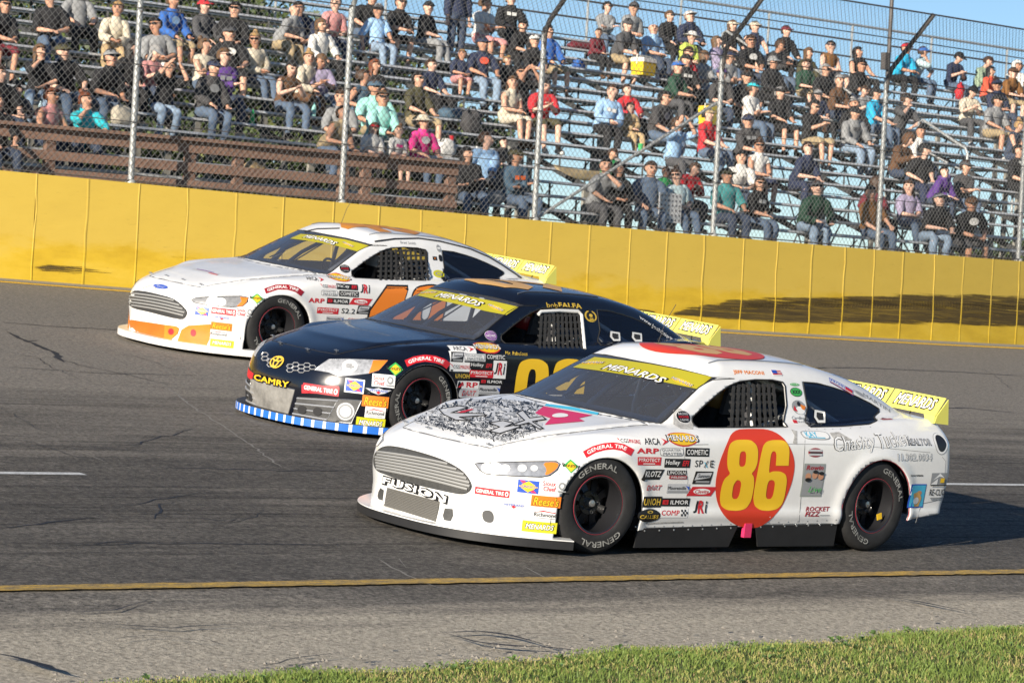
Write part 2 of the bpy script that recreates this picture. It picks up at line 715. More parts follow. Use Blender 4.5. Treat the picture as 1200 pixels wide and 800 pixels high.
class Shape:
    def __init__(s, kind):
        s.kind = kind
        s.f = body_function(kind)
        s.V, s.T = surface_nets(s.f, (-1.02, -1.09, .04), (3.82, 1.09, 1.40), .023)
        s.bvh = BVHTree.FromPolygons([Vector(v) for v in s.V], [tuple(int(i) for i in t) for t in s.T])

    def cast(s, o, d, far=60):
        h = s.bvh.ray_cast(Vector(o), Vector(d), far)
        if h[0] is None:
            return None
        p = np.array(h[0])
        g, _ = grad(s.f, p[None])
        return p, unit(g[0])


class Car:
    """One car: its pose on the banked track and its decal tools."""

    def __init__(s, kind, name, tx, ty, yaw=0, roll=0, scale=1.0):
        if kind not in SHAPES:
            SHAPES[kind] = Shape(kind)
        s.sh = SHAPES[kind]
        s.root = empty(name)
        Mb = Matrix.Rotation(BANK, 4, 'X') @ Matrix.Translation((tx, ty, 0)) @ Matrix.Rotation(rad(yaw), 4, 'Z') @ Matrix.Rotation(rad(roll), 4, 'X') @ Matrix.Scale(scale, 4)
        s.root.matrix_world = Mb
        s.M = np.array(Mb)
        s.Mi = np.array(Mb.inverted())
        s.cam = (s.Mi @ np.append(CAMC, 1))[:3]

    def dirl(s, u, v):
        return unit(s.Mi[:3, :3] @ ray(u, v))

    def pix(s, u, v):
        """The point of the body seen at a pixel of the photograph, and its normal (car space)."""
        d = s.dirl(u, v)
        h = s.sh.cast(s.cam, d)
        if h is None:                        # just past the silhouette: the nearest point of the body
            q = min((s.sh.bvh.find_nearest(Vector(s.cam + d * t)) for t in np.linspace(20, 40, 81)), key=lambda q: q[3])
            if q[3] > .06:
                return None
            g, _ = grad(s.sh.f, np.array(q[0])[None])
            h = np.array(q[0]), unit(g[0])
        return h

    def plane(s, u, v, axis, val):
        d = s.dirl(u, v)
        return s.cam + d * (val - s.cam[axis]) / d[axis]

    def px(s, P):
        P = np.atleast_2d(P)
        return proj(P @ s.M[:3, :3].T + s.M[:3, 3])

    def frame(s, p, n, rightward=None):
        r = np.cross([0, 0, 1.0], n)
        if np.linalg.norm(r) < .25 or rightward is not None:
            r = np.array(rightward if rightward is not None else (1.0, 0, 0))
            r = r - n * (r @ n)
        r = unit(r)
        return r, np.cross(n, r)

    def decal(s, u, v, w, h, layers, name='sticker', rot=0, rightward=None, at=None, parent=None, lift=.0025, metric=False, mx=.05, shear=0.0):
        """A print on the body centred where the photo shows it; W, H in photo pixels (metres if METRIC).
        LAYERS: (V in a unit box, T, ink) stacked one above the other."""
        hit = s.pix(u, v) if at is None else at
        if hit is None:
            return None
        p, n = hit
        r, q = s.frame(p, n, rightward)
        if not metric:
            a, b, c = s.px([p, p + r * .01, p + q * .01])
            w = w / (np.linalg.norm((b - a)[:2]) / .01)
            h = h / (np.linalg.norm((c - a)[:2]) / .01)
        if rot:
            t = rad(rot)
            r, q = r * math.cos(t) + q * math.sin(t), q * math.cos(t) - r * math.sin(t)
        Vs, Ts, ms, fm = [], [], [], []
        k = 0
        for i, (V, T, ink) in enumerate(layers):
            X = V * np.array([w, h])
            X[:, 0] += shear * X[:, 1]
            X, T = refine(X, T, mx, 2)
            Z = np.zeros((len(X), 3))
            for j, (a, b) in enumerate(X):
                o = p + r * a + q * b
                hh = s.sh.bvh.ray_cast(Vector(o + n * .15), Vector(-n), .4)
                Z[j] = (np.array(hh[0]) if hh[0] is not None else o) + n * (lift + .0012 * i)
            Vs.append(Z)
            Ts.append(T + k)
            k += len(Z)
            m = INK[ink] if isinstance(ink, str) else ink
            if m not in ms:
                ms.append(m)
            fm += [ms.index(m)] * len(T)
        me = mesh(name, np.concatenate(Vs), np.concatenate(Ts), ms, fm)
        return link(name, me, parent or s.root)

    def patch(s, loops, name, m, lift=.003, step=4.0, mirror=False, parent=None, thick=0, smooth=True, metricplane=None):
        """The piece of the body inside pixel loops, lifted off it by LIFT."""
        V, T = fill([np.asarray(L, float) for L in loops], step)
        Z, ok = np.zeros((len(V), 3)), np.ones(len(V), bool)
        for i, (u, v) in enumerate(V):
            h = s.pix(u, v)
            if h is None:
                ok[i] = False
            else:
                Z[i] = h[0] + h[1] * lift
        T = T[ok[T].all(1)]
        # pixel rows run downwards
        T = T[:, ::-1]
        out = []
        for sg in ((1, -1) if mirror else (1,)):
            Y = Z * np.array([1, sg, 1])
            TT = T if sg > 0 else T[:, ::-1]
            Yc, Tc = compact(Y, TT)
            o = link(name, mesh(name, Yc, Tc, m, smooth=smooth), parent or s.root)
            if thick:
                md = o.modifiers.new('thickness', 'SOLIDIFY')
                md.thickness = thick
                md.offset = -1
            out.append(o)
        return out

    def line(s, pts, lift=0.0, step=6.0):
        """Points on the body along a pixel polyline."""
        P = np.asarray(pts, float)
        Q = []
        for a, b in zip(P[:-1], P[1:]):
            m = max(1, int(np.linalg.norm(b - a) / step))
            Q += [a + (b - a) * i / m for i in range(m)]
        Q.append(P[-1])
        R = []
        for u, v in Q:
            h = s.pix(u, v)
            if h is not None:
                R.append(h[0] + h[1] * lift)
        return R


WIN = {}                                     # side openings as (x, z) outlines, found once on the nearest car


def skin_parts(sh, door, quarter):
    """Cuts the dense skin into body, hood, glass and the open door window."""
    V, T = sh.V, sh.T
    # open underside
    zb = curve([-1, -.45, -.33, .38, .40, 2.38, 2.42, 3.1, 3.2, 3.75], [.085, .085, .085, .16, .165, .205, .21, .22, .24, .30], .02)
    V, T, _ = clip(V, T, V[:, 2] - zb(V[:, 0]))
    for (xc, zc, r) in (FRONT_ARCH, REAR_ARCH):
        d = np.maximum(np.hypot(V[:, 0] - xc, V[:, 2] - zc) - r, .62 - np.abs(V[:, 1]))
        V, T, _ = clip(V, T, d)
        e = np.maximum.reduce([np.abs(V[:, 0] - xc) - r + .005, V[:, 2] - zc, .62 - np.abs(V[:, 1])])
        V, T, _ = clip(V, T, e)
    parts = {}

    def cut(V, T, s, keep=True):
        V, out, ins = clip(V, T, s)
        return V, out, ins
    side = lambda V: .45 - np.abs(V[:, 1])
    s = np.maximum(np.maximum(sdpoly(V[:, [0, 2]], door), side(V)), .8 - V[:, 2])
    V, T, _ = cut(V, T, s)
    s = np.maximum(np.maximum(sdpoly(V[:, [0, 2]], quarter), side(V)), .8 - V[:, 2])
    V, T, I = cut(V, T, s)
    parts['quarter'] = (V.copy(), I)
    # windscreen, in (y, z)
    wh = [(.765, .879), (.70, 1.02), (.655, 1.125), (.636, 1.198), (.60, 1.207), (.5, 1.216), (.38, 1.225), (.15, 1.229)]
    wb = [(0, .898), (.24, .895), (.6, .886)]
    ws = np.array([(-y, z) for y, z in wh] + [(0, 1.230)] + [(y, z) for y, z in wh[::-1]] + [(y, z) for y, z in wb[::-1]] + [(-y, z) for y, z in wb[1:]])
    s = np.maximum(sdpoly(V[:, 1:], ws), V[:, 0] - 1.36)
    V, T, I = cut(V, T, s)
    parts['windscreen'] = (V.copy(), I)
    rw = chaikin([(2.40, -.50), (3.10, -.54), (3.22, -.45), (3.26, 0), (3.22, .45), (3.10, .54), (2.40, .50), (2.36, 0)], 2)
    s = np.maximum(sdpoly(V[:, :2], rw), .9 - V[:, 2])
    V, T, I = cut(V, T, s)
    parts['rear_window'] = (V.copy(), I)
    hood = np.array([(-.675, 0), (-.66, -.30), (-.615, -.47), (-.35, -.545), (.1, -.655), (.56, -.74), (.53, -.60), (.44, -.3), (.40, 0), (.44, .3), (.53, .60), (.56, .74), (.1, .655), (-.35, .545), (-.615, .47), (-.66, .30)])
    s = np.maximum(sdpoly(V[:, :2], hood), .5 - V[:, 2])
    V, T, I = cut(V, T, s)
    parts['hood_line'] = hood
    parts['hood'] = (V.copy(), I)
    parts['body'] = (V, T)
    return {k: compact(*v) if k != 'hood_line' else v for k, v in parts.items()}
def lerp(a, b, t):
    return np.asarray(a, float) * (1 - t) + np.asarray(b, float) * t


def wheel_meshes():
    """Tyre, rim and hub meshes shared by all wheels; axis along y, outer face towards -y."""
    R, w = .338, .135
    prof = []
    for t in np.linspace(0, PI, 9):
        prof.append((0, 0))
    prof = [(.196, w * .86), (.205, w * .98), (.23, w * 1.04), (.265, w * 1.06), (.30, w * 1.02), (.322, w * .93), (.334, w * .80), (R, w * .55), (R, 0),
            (R, -w * .55), (.334, -w * .80), (.322, -w * .93), (.30, -w * 1.02), (.265, -w * 1.06), (.23, -w * 1.04), (.205, -w * .98), (.196, -w * .86)]
    t = MB().lathe(prof, RUBBER, 56)
    tyre = t.me('tyre', True, 50)
    r = MB()
    r.lathe([(.199, -w * .90), (.204, -w * .97), (.198, -w * 1.0), (.188, -w * .97), (.183, -w * .80), (.178, -w * .3), (.172, w * .1), (.172, w * .9), (.199, w * .9)], STEEL_K, 48)
    r.lathe([(.1985, -w * .985), (.2025, -w * .99), (.2035, -w * .965)], PINSTRIPE, 48)
    rim = r.me('rim', True, 40)
    d = MB()
    # pressed disc with oval openings: a ring of spokes round the centre
    y0 = .005
    n = 8
    d.lathe([(.085, y0 - .028), (.080, y0 - .034), (.050, y0 - .034), (.045, y0 - .02), (.0, y0 - .02)], STEEL_K, 32)
    for k in range(n):
        a = 2 * PI * k / n
        w0, w1 = .20, .16
        P = []
        for rr, ww, yy in ((.080, .26, y0 - .03), (.178, .17, y0 + .002)):
            for sgn in (-1, 1):
                for dy in (0, .014):
                    t2 = a + sgn * ww
                    P.append((rr * math.cos(t2), yy + dy, rr * math.sin(t2)))
        # order into hexa loops
        a0, a1, a2, a3, b0, b1, b2, b3 = P
        d.hexa([a0, b0, b2, a2, a1, b1, b3, a3][0:4] + [a1, b1, b3, a3], STEEL_K)
    for k in range(5):
        a = 2 * PI * k / 5 + .3
        d.lathe([(.011, y0 - .052), (.013, y0 - .034)], ALU, 6, c=(.064 * math.cos(a), 0, .064 * math.sin(a)))
    d.lathe([(0, y0 - .075), (.022, y0 - .072), (.028, y0 - .055), (.030, y0 - .02)], ALU, 20)
    d.lathe([(.155, .03), (.155, .05), (0, .05)], mat('brake_disc', (.16, .13, .12), .5, .6), 32)
    hub = d.me('wheel_disc', True, 30)
    # white lettering round the sidewall
    L = []
    for rotd in (300, 120):
        V, T = text2d('GENERAL', .015)
        V, T = refine(V * np.array([1, 1]), T, .08, 2)
        ang = rad(rotd) - V[:, 0] * rad(74)
        rr = .268 + V[:, 1] * .040
        L.append((np.stack([rr * np.cos(ang), np.full(len(V), -w * 1.06 - .004), rr * np.sin(ang)], 1), T))
    TL = mat('tyre_lettering', (.25, .25, .235), .85, var=.7, scale=14)
    return (tyre, rim, hub) + tuple(mesh('lettering', V, T, TL) for V, T in L)


WHEEL = wheel_meshes()


def add_wheel(car, x, side, steer=0, ang=0, accent=None):
    w = empty('wheel')
    w.parent = car.root
    w.location = (x, side * (HALF - .155), .338)
    w.rotation_euler = (0, 0, rad(steer) + (0 if side < 0 else PI))
    for me in WHEEL:
        o = link(me.name, me, w)
        o.rotation_euler = (0, rad(ang), 0)
    if accent:
        m = MB().box((.10, -.118, .06), (.045, .004, .05), INK['yellow'])
        o = m.build('lug_wrench_tag', w)
        o.rotation_euler = (0, rad(ang), 0)
    return w


def car_base(car, paint, hood_paint=None):
    """Body panels, glass, arches, skirts, underbody, wheels, cage, seat: what the three cars share."""
    sh, R = car.sh, car.root
    if not hasattr(sh, 'parts'):
        sh.parts = skin_parts(sh, WIN['door'], WIN['quarter'])
        sh.me = {}
        for k, m in (('body', paint), ('hood', hood_paint or paint), ('windscreen', GLASS_F), ('quarter', GLASS_S), ('rear_window', GLASS_S)):
            V, T = sh.parts[k]
            if k == 'quarter':
                for sg in (-1, 1):
                    V2, T2 = compact(V, T[V[T][:, 0, 1] * sg > 0])
                    sh.me[k + str(sg)] = mesh(k, V2, T2, m, smooth=True, angle=42)
                continue
            sh.me[k] = mesh(k, V, T, m, smooth=True, angle=42)
    for k, nm in (('body', 'body_shell'), ('hood', 'hood'), ('windscreen', 'windscreen'), ('quarter-1', 'quarter_window'), ('quarter1', 'quarter_window'), ('rear_window', 'rear_window')):
        o = link(nm, sh.me[k], R)
        if k in ('body', 'hood'):
            o.material_slots[0].link = 'OBJECT'
            o.material_slots[0].material = paint if k == 'body' else (hood_paint or paint)
            md = o.modifiers.new('thickness', 'SOLIDIFY')
            md.thickness = .014
            md.offset = -1
    # wheel wells and underbody
    for (xc, zc, r) in (FRONT_ARCH, REAR_ARCH):
        for sg in (-1, 1):
            m = MB()
            V, F = [], []
            for k in range(17):
                t = PI * k / 16
                for y in (.90, .50):
                    V.append((xc + (r + .03) * math.cos(t), sg * y, zc + (r + .02) * math.sin(t)))
            F = [(2 * k, 2 * k + 1, 2 * k + 3, 2 * k + 2) for k in range(16)]
            V += [(xc + (r + .03), sg * .90, .27), (xc + (r + .03), sg * .5, .27), (xc - (r + .03), sg * .90, .2), (xc - (r + .03), sg * .5, .2)]
            F += [(0, 1, 35, 34), (32, 33, 37, 36)]
            F.append(tuple(1 + 2 * k for k in range(17)))
            m.add(V, F, DARK)
            m.build('wheel_well', R)
    m = MB()
    m.box((1.4, 0, .17), (4.3, .98, .12), DARK)
    m.box((1.38, 0, .20), (1.98, 1.76, .10), DARK)
    m.box((-.55, 0, .13), (.34, .8, .06), DARK)
    m.box((3.35, 0, .32), (.55, 1.5, .06), DARK)
    m.box((.50, 0, .50), (.05, 1.5, .62), DARK)      # firewall
    m.box((2.35, 0, .55), (.04, 1.5, .6), DARK)
    m.box((2.75, 0, .88), (.75, 1.3, .02), DARK)
    m.box((.72, 0, .80), (.30, 1.36, .12), mat('dashboard', (.03, .03, .032), .7))
    m.build('underbody', R)
    # side skirts: two panels with a gap for the jack post
    zt = lambda x: .165 + (x - .4) / 2 * .042
    for sg in (-1, 1):
        for xa, xb, xa2, xb2 in ((.385, 1.36, .385, 1.30), (1.53, 2.385, 1.60, 2.385)):
            y0, y1 = sg * .940, sg * .926
            m = MB()
            m.hexa([(xa2, y0 * .985, .04), (xb2, y0 * .985, .04), (xb2, y1 * .985, .04), (xa2, y1 * .985, .04),
                    (xa, y0, zt(xa) + .012), (xb, y0, zt(xb) + .012), (xb, y1, zt(xb) + .012), (xa, y1, zt(xa) + .012)], BLACK)
            for k in range(7):
                x = xa + (xb - xa) * (k + .5) / 7
                m.lathe([(0, sg * .004), (.006, sg * .003), (.007, 0)], ALU, 6, c=(x, sg * .9385, zt(x) - .008))
            m.build('side_skirt', R)
        MB().box((1.455, sg * .935, .16), (.07, .03, .10), INK['pink']).build('jack_post', R)
    # arch lips
    for (xc, zc, r) in (FRONT_ARCH, REAR_ARCH):
        for sg in (-1, 1):
            pts = []
            for k in range(33):
                t = PI * (k / 32) * 1.12 - .06 * PI
                x, z = xc + r * math.cos(t), zc + r * math.sin(t)
                if t < 0 or t > PI:
                    x = xc + math.copysign(r - .004, x - xc)
                    z = zc - r * abs(math.sin(t)) * 1.1
                h = sh.bvh.ray_cast(Vector((x, sg * 1.3, max(z, .09))), Vector((0, -sg, 0)), .8)
                if h[0] is not None:
                    p = h[0]
                    pts.append((p.x, p.y - sg * .004, z))
            MB().tube(pts, .0042, PINSTRIPE if xc > 1 else ALU, 5).build('arch_lip', R, True)
    # shut line of the hood and rubber round the openings
    H = list(sh.parts['hood_line'])
    H = H + [H[0]]
    P = []
    for a, b in zip(H[:-1], H[1:]):
        for t in np.linspace(0, 1, 8, endpoint=False):
            q = a * (1 - t) + b * t
            h = sh.bvh.ray_cast(Vector((q[0], q[1], 2)), Vector((0, 0, -1)), 2)
            if h[0] is not None:
                P.append(np.array(h[0]) + np.array(h[1]) * -.0005)
    MB().tube(P, .0028, DARK, 5, True).build('shut_line', R)
    for poly in (WIN['door'], WIN['quarter']):
        for sg in (-1, 1):
            P = []
            for a, b in zip(poly, np.roll(poly, -1, 0)):
                for t in np.linspace(0, 1, 5, endpoint=False):
                    q = a * (1 - t) + b * t
                    h = sh.bvh.ray_cast(Vector((q[0], sg * 1.4, q[1])), Vector((0, -sg, 0)), 1.2)
                    if h[0] is not None:
                        P.append(np.array(h[0]))
            MB().tube(P, .0055, RUBBER, 5, True).build('window_rubber', R, True)
    wp = [(.765, .879), (.70, 1.02), (.655, 1.125), (.636, 1.198), (.60, 1.207), (.5, 1.216), (.38, 1.225), (.15, 1.229), (-.15, 1.229), (-.38, 1.225), (-.5, 1.216), (-.60, 1.207), (-.636, 1.198), (-.655, 1.125), (-.70, 1.02), (-.765, .879), (-.6, .886), (-.24, .895), (0, .898), (.24, .895), (.6, .886)]
    P = []
    for a, b in zip(wp, wp[1:] + wp[:1]):
        for t in np.linspace(0, 1, 5, endpoint=False):
            y, z = lerp(a, b, t)
            h = sh.bvh.ray_cast(Vector((-.5, y, z)), Vector((1, 0, 0)), 3)
            if h[0] is not None and h[0].x > .2:
                P.append(np.array(h[0]))
    MB().tube(P, .005, RUBBER, 5, True).build('windscreen_rubber', R, True)
    return R


def cabin(car, driver=True):
    R = car.root
    m = MB()
    tb = lambda pts, r=.021, n=8: m.tube(pts, r, CAGE, n)
    for sg in (-1, 1):
        tb([(.62, sg * .66, .62), (.74, sg * .64, .88), (1.00, sg * .585, 1.03), (1.26, sg * .51, 1.185), (1.42, sg * .48, 1.225), (1.72, sg * .47, 1.235)])
        tb([(1.72, sg * .60, .25), (1.72, sg * .62, .85), (1.72, sg * .55, 1.12), (1.72, sg * .47, 1.235)])
        tb([(1.74, sg * .47, 1.22), (2.3, sg * .46, 1.08), (2.95, sg * .42, .82)])
        for z in (.40, .55, .70):
            tb([(.66, sg * .66, z), (1.0, sg * .80, z), (1.5, sg * .80, z), (1.72, sg * .62, z)])
        tb([(1.72, sg * .58, .80), (2.25, sg * .52, .98), (2.4, sg * .5, .90)])
    tb([(1.72, -.47, 1.235), (1.72, .47, 1.235)])
    tb([(1.34, -.49, 1.21), (1.34, .49, 1.21)])
    tb([(.76, -.64, .88), (.76, .64, .88)])
    tb([(1.72, -.60, .35), (1.72, .47, 1.22)])
    tb([(.74, .12, .86), (.95, .11, 1.02), (1.30, .10, 1.205)])
    tb([(.80, .42, .86), (.96, .43, 1.03), (1.06, .41, 1.10), (1.30, .30, 1.20)], .03)
    m.build('roll_cage', R, True, 60)
    s = MB()
    SEAT = mat('seat_shell', (.05, .05, .055), .6)
    s.hexa([(1.20, -.60, .34), (1.62, -.60, .30), (1.62, -.16, .30), (1.20, -.16, .34), (1.20, -.60, .42), (1.58, -.60, .38), (1.58, -.16, .38), (1.20, -.16, .42)], SEAT)
    s.hexa([(1.55, -.62, .34), (1.62, -.62, .34), (1.62, -.14, .34), (1.55, -.14, .34), (1.70, -.60, 1.02), (1.76, -.60, 1.02), (1.76, -.16, 1.02), (1.70, -.16, 1.02)], SEAT)
    for y in (-.62, -.14):
        s.hexa([(1.45, y - .015, .40), (1.62, y - .015, .40), (1.62, y + .015, .40), (1.45, y + .015, .40), (1.50, y - .015, .85), (1.70, y - .015, .85), (1.70, y + .015, .85), (1.50, y + .015, .85)], SEAT)
    for y in (-.54, -.21):
        s.hexa([(1.46, y - .02, .93), (1.76, y - .02, .93), (1.76, y + .02, .93), (1.46, y + .02, .93), (1.50, y - .02, 1.12), (1.76, y - .02, 1.12), (1.76, y + .02, 1.12), (1.50, y + .02, 1.12)], SEAT)
    s.build('race_seat', R)
    w = MB()
    c, nrm = np.array((1.02, -.38, .86)), unit((.82, 0, .42))
    e1 = np.array((0, 1.0, 0))
    e2 = np.cross(nrm, e1)
    WH = mat('steering_wheel_rim', (.20, .20, .20), .6)
    w.tube([c + .165 * (math.cos(t) * e1 + math.sin(t) * e2) for t in np.arange(20) * 2 * PI / 20], .014, WH, 6, True)
    for t in (.5, 2.64, 4.71):
        w.tube([c - nrm * .02, c + .16 * (math.cos(t) * e1 + math.sin(t) * e2)], .009, ALU, 5)
    w.tube([c - nrm * .02, c - nrm * .35], .02, DARK, 6)
    w.build('steering_wheel', R, True, 50)


def window_net(car, quad, nv=9, nh=6, frame=True):
    """Woven straps over the door opening, corners given as photo pixels (top left, top right, bottom right, bottom left)."""
    P = [car.pix(u, v) for u, v in quad]
    P = [h[0] - h[1] * .012 for h in P]
    m = MB()
    at = lambda a, b: lerp(lerp(P[0], P[1], a), lerp(P[3], P[2], a), b)
    n = unit(np.cross(P[1] - P[0], P[3] - P[0]))
    n = n if n[1] < 0 else -n

    def strap(pa, pb, wd, off, k=6):
        d = unit(pb - pa)
        s = np.cross(d, n) * wd / 2
        V = []
        for i in range(k + 1):
            q = lerp(pa, pb, i / k) + n * (off + .003 * ((i % 2) * 2 - 1))
            V += [q - s + n * .0015, q + s + n * .0015, q + s - n * .0015, q - s - n * .0015]
        F = []
        for i in range(k):
            for j in range(4):
                l = (j + 1) % 4
                F.append((4 * i + j, 4 * i + l, 4 * i + 4 + l, 4 * i + 4 + j))
        m.add(V, F, WEB)
    for i in range(nv):
        t = (i + .3) / (nv - .4)
        strap(at(t, -.02), at(t, 1.02), .026, .004, 12)
    for j in range(nh):
        t = (j + .15) / (nh - .7)
        strap(at(-.02, t), at(1.02, t), .022, -.002, 14)
    m.build('window_net', car.root)


def splitter(car, top, face, stripes=None):
    """Flat lip round the foot of the nose, standing proud of it."""
    sh = car.sh
    N = 97
    inn, out = [], []
    for k in range(N):
        a = -1 + 2 * k / (N - 1)
        y = math.copysign(abs(a) ** .9, a) * .985
        pf = .1 * (abs(y) / .525) ** 2.89
        sl = .55 * (abs(y) / .525) ** 1.89 * math.copysign(1, y)
        n = unit((-1, sl, 0))
        p = np.array((-.868 + pf, y, 0))
        pr = .105 - .055 * abs(a) ** 3
        out.append(p + n * pr)
        inn.append(p - n * .10)
    m = MB()
    z0, z1 = .045, .108
    V = []
    for i in range(N):
        o, q = out[i], inn[i]
        V += [(q[0], q[1], z0), (o[0], o[1], z0), (o[0], o[1], z1 - .006), (o[0] * .997 + q[0] * .003, o[1], z1), (q[0], q[1], z1)]
    for i in range(N - 1):
        for j in range(5):
            l = (j + 1) % 5
            f = [(5 * i + j, 5 * i + l, 5 * i + 5 + l, 5 * i + 5 + j)]
            mm = top if j in (2, 3) else face
            if stripes and j in (1, 2):
                mm = stripes(i)
            m.F += f
            m.M += [m.mi(mm)]
    m.V = V
    m.F += [(4, 3, 2, 1, 0), tuple(5 * (N - 1) + j for j in range(5))]
    m.M += [m.mi(face)] * 2
    m.build('splitter', car.root)


def spoiler(car, m_face, words=True):
    """Tall lip across the deck with end plates and the sponsor's name three times."""
    m = MB()
    zb, ztp, xb, xt, hw = 1.0, 1.135, 3.50, 3.60, .82
    seg = [(-hw, -.27), (-.255, .255), (.27, hw)]
    cv = lambda y: .05 * (abs(y) / hw) ** 2
    for a, b in seg:
        ys = np.linspace(a, b, 7)
        for y0, y1 in zip(ys[:-1], ys[1:]):
            P = []
            for z, x in ((zb, xb), (ztp, xt)):
                P += [(x - cv(y0), y0, z), (x - cv(y1), y1, z), (x - cv(y1) + .008, y1, z), (x - cv(y0) + .008, y0, z)]
            m.hexa(P, m_face)
    for sg in (-1, 1):
        y = sg * (hw + .002)
        m.hexa([(3.44, y, .945), (3.60, y, .935), (3.60, y + sg * .008, .935), (3.44, y + sg * .008, .945), (3.46, y, 1.0), (3.57, y, 1.125), (3.57, y + sg * .008, 1.125), (3.46, y + sg * .008, 1.0)], m_face)
        m.hexa([(3.46, y - sg * .02, .94), (3.47, y - sg * .02, .94), (3.47, y - sg * .10, .95), (3.46, y - sg * .10, .95), (3.455, y - sg * .005, 1.0), (3.463, y - sg * .005, 1.0), (3.463, y - sg * .12, 1.0), (3.455, y - sg * .12, 1.0)], m_face)
    for y in (-.5, -.25, 0, .25, .5):
        m.tube([(xb + .02, y, .96), (xt - .02, y, 1.08)], .006, DARK, 5)
    o = m.build('spoiler', car.root)
    if words:
        for a, b in seg:
            Vs, Ts, fm, k = [], [], [], 0
            for bold, dz, ink in ((.07, .0018, 0), (.012, .0034, 1)):
                V, T = text2d('MENARDS', bold, .2)
                V, T = refine(V * np.array([.42 + .022 * (bold > .02), .078 + .020 * (bold > .02)]), T, .06, 1)
                yy = (a + b) / 2 - V[:, 0] * -1 * -1
                yy = (a + b) / 2 - V[:, 0]
                zz = (zb + ztp) / 2 + V[:, 1] + .008
                xx = xb + (xt - xb) * (zz - zb) / (ztp - zb) - .05 * (np.abs(yy) / hw) ** 2 - dz
                Vs.append(np.stack([xx, yy, zz], 1))
                Ts.append(T + k)
                k += len(V)
                fm += [ink] * len(T)
            me = mesh('lettering', np.concatenate(Vs), np.concatenate(Ts), [INK['black'], INK['white']], fm)
            link('lettering', me, o)
    return o
# ------------------------------------------------------------------ stickers
_sq = np.array([(-.5, -.5), (.5, -.5), (.5, .5), (-.5, .5)])


def L_box(ink, w=1, h=1, cx=0, cy=0, sh=0):
    V = _sq * np.array([w, h])
    V[:, 0] += sh * V[:, 1]
    return V + np.array([cx, cy]), np.array([(0, 1, 2), (0, 2, 3)]), ink


def L_ell(ink, w=1, h=1, cx=0, cy=0, n=20, p=1.0):
    V = ring(n, w / 2, h / 2, cx, cy, p)
    V = np.concatenate([V, [[cx, cy]]])
    return V, np.array([(i, (i + 1) % n, n) for i in range(n)]), ink


def L_poly(ink, pts):
    V, T = fill([np.asarray(pts, float)])
    return V, T, ink


def L_txt(s, ink, w=.9, h=.7, cx=0, cy=0, bold=.012, sh=0.0):
    V, T = text2d(s, bold, sh)
    return V * np.array([w, h]) + np.array([cx, cy]), T, ink


def plate(s, bg, fg, w=.88, h=.56, sh=0.0, bold=.014, border=None):
    r = [L_box(border), L_box(bg, .95, .86)] if border else [L_box(bg, sh=sh * .5)]
    return r + [L_txt(s, fg, w, h, bold=bold, sh=sh)]


def oval(s, ring_ink, bg, fg, edge=None, w=1.02, h=.5):
    r = [L_ell(ring_ink), L_ell(bg, .93, .86)]
    if edge:
        r.append(L_txt(s, edge, w * 1.07, h * 1.22, bold=.045, sh=.15))
    return r + [L_txt(s, fg, w, h, bold=.012, sh=.15)]


def chequer(ink, cx, cy, w, h, n=4, m=3):
    r = []
    for i in range(n):
        for j in range(m):
            if (i + j) % 2 == 0:
                r.append((_sq * np.array([w / n, h / m]) + np.array([cx - w / 2 + (i + .5) * w / n, cy - h / 2 + (j + .5) * h / m])))
    V = np.concatenate(r)
    T = np.concatenate([np.array([(0, 1, 2), (0, 2, 3)]) + 4 * i for i in range(len(r))])
    return V, T, ink


def zigzag(ink, n, cx, cy, w, h, th, seed):
    """Small engine-turned scribble of strokes: illegible marks."""
    r = np.random.default_rng(seed)
    V, T = [], []
    for i in range(n):
        x, y = cx + (r.random() - .5) * w, cy + (r.random() - .5) * h
        a = r.random() * PI
        l, t = (.02 + .05 * r.random()), th * (.5 + r.random())
        d, e = np.array([math.cos(a), math.sin(a)]) * l, np.array([-math.sin(a), math.cos(a)]) * t
        k = len(V)
        p = np.array([x, y])
        V += [p - d - e, p + d - e, p + d + e, p - d + e]
        T += [(k, k + 1, k + 2), (k, k + 2, k + 3)]
    return np.array(V), np.array(T), ink


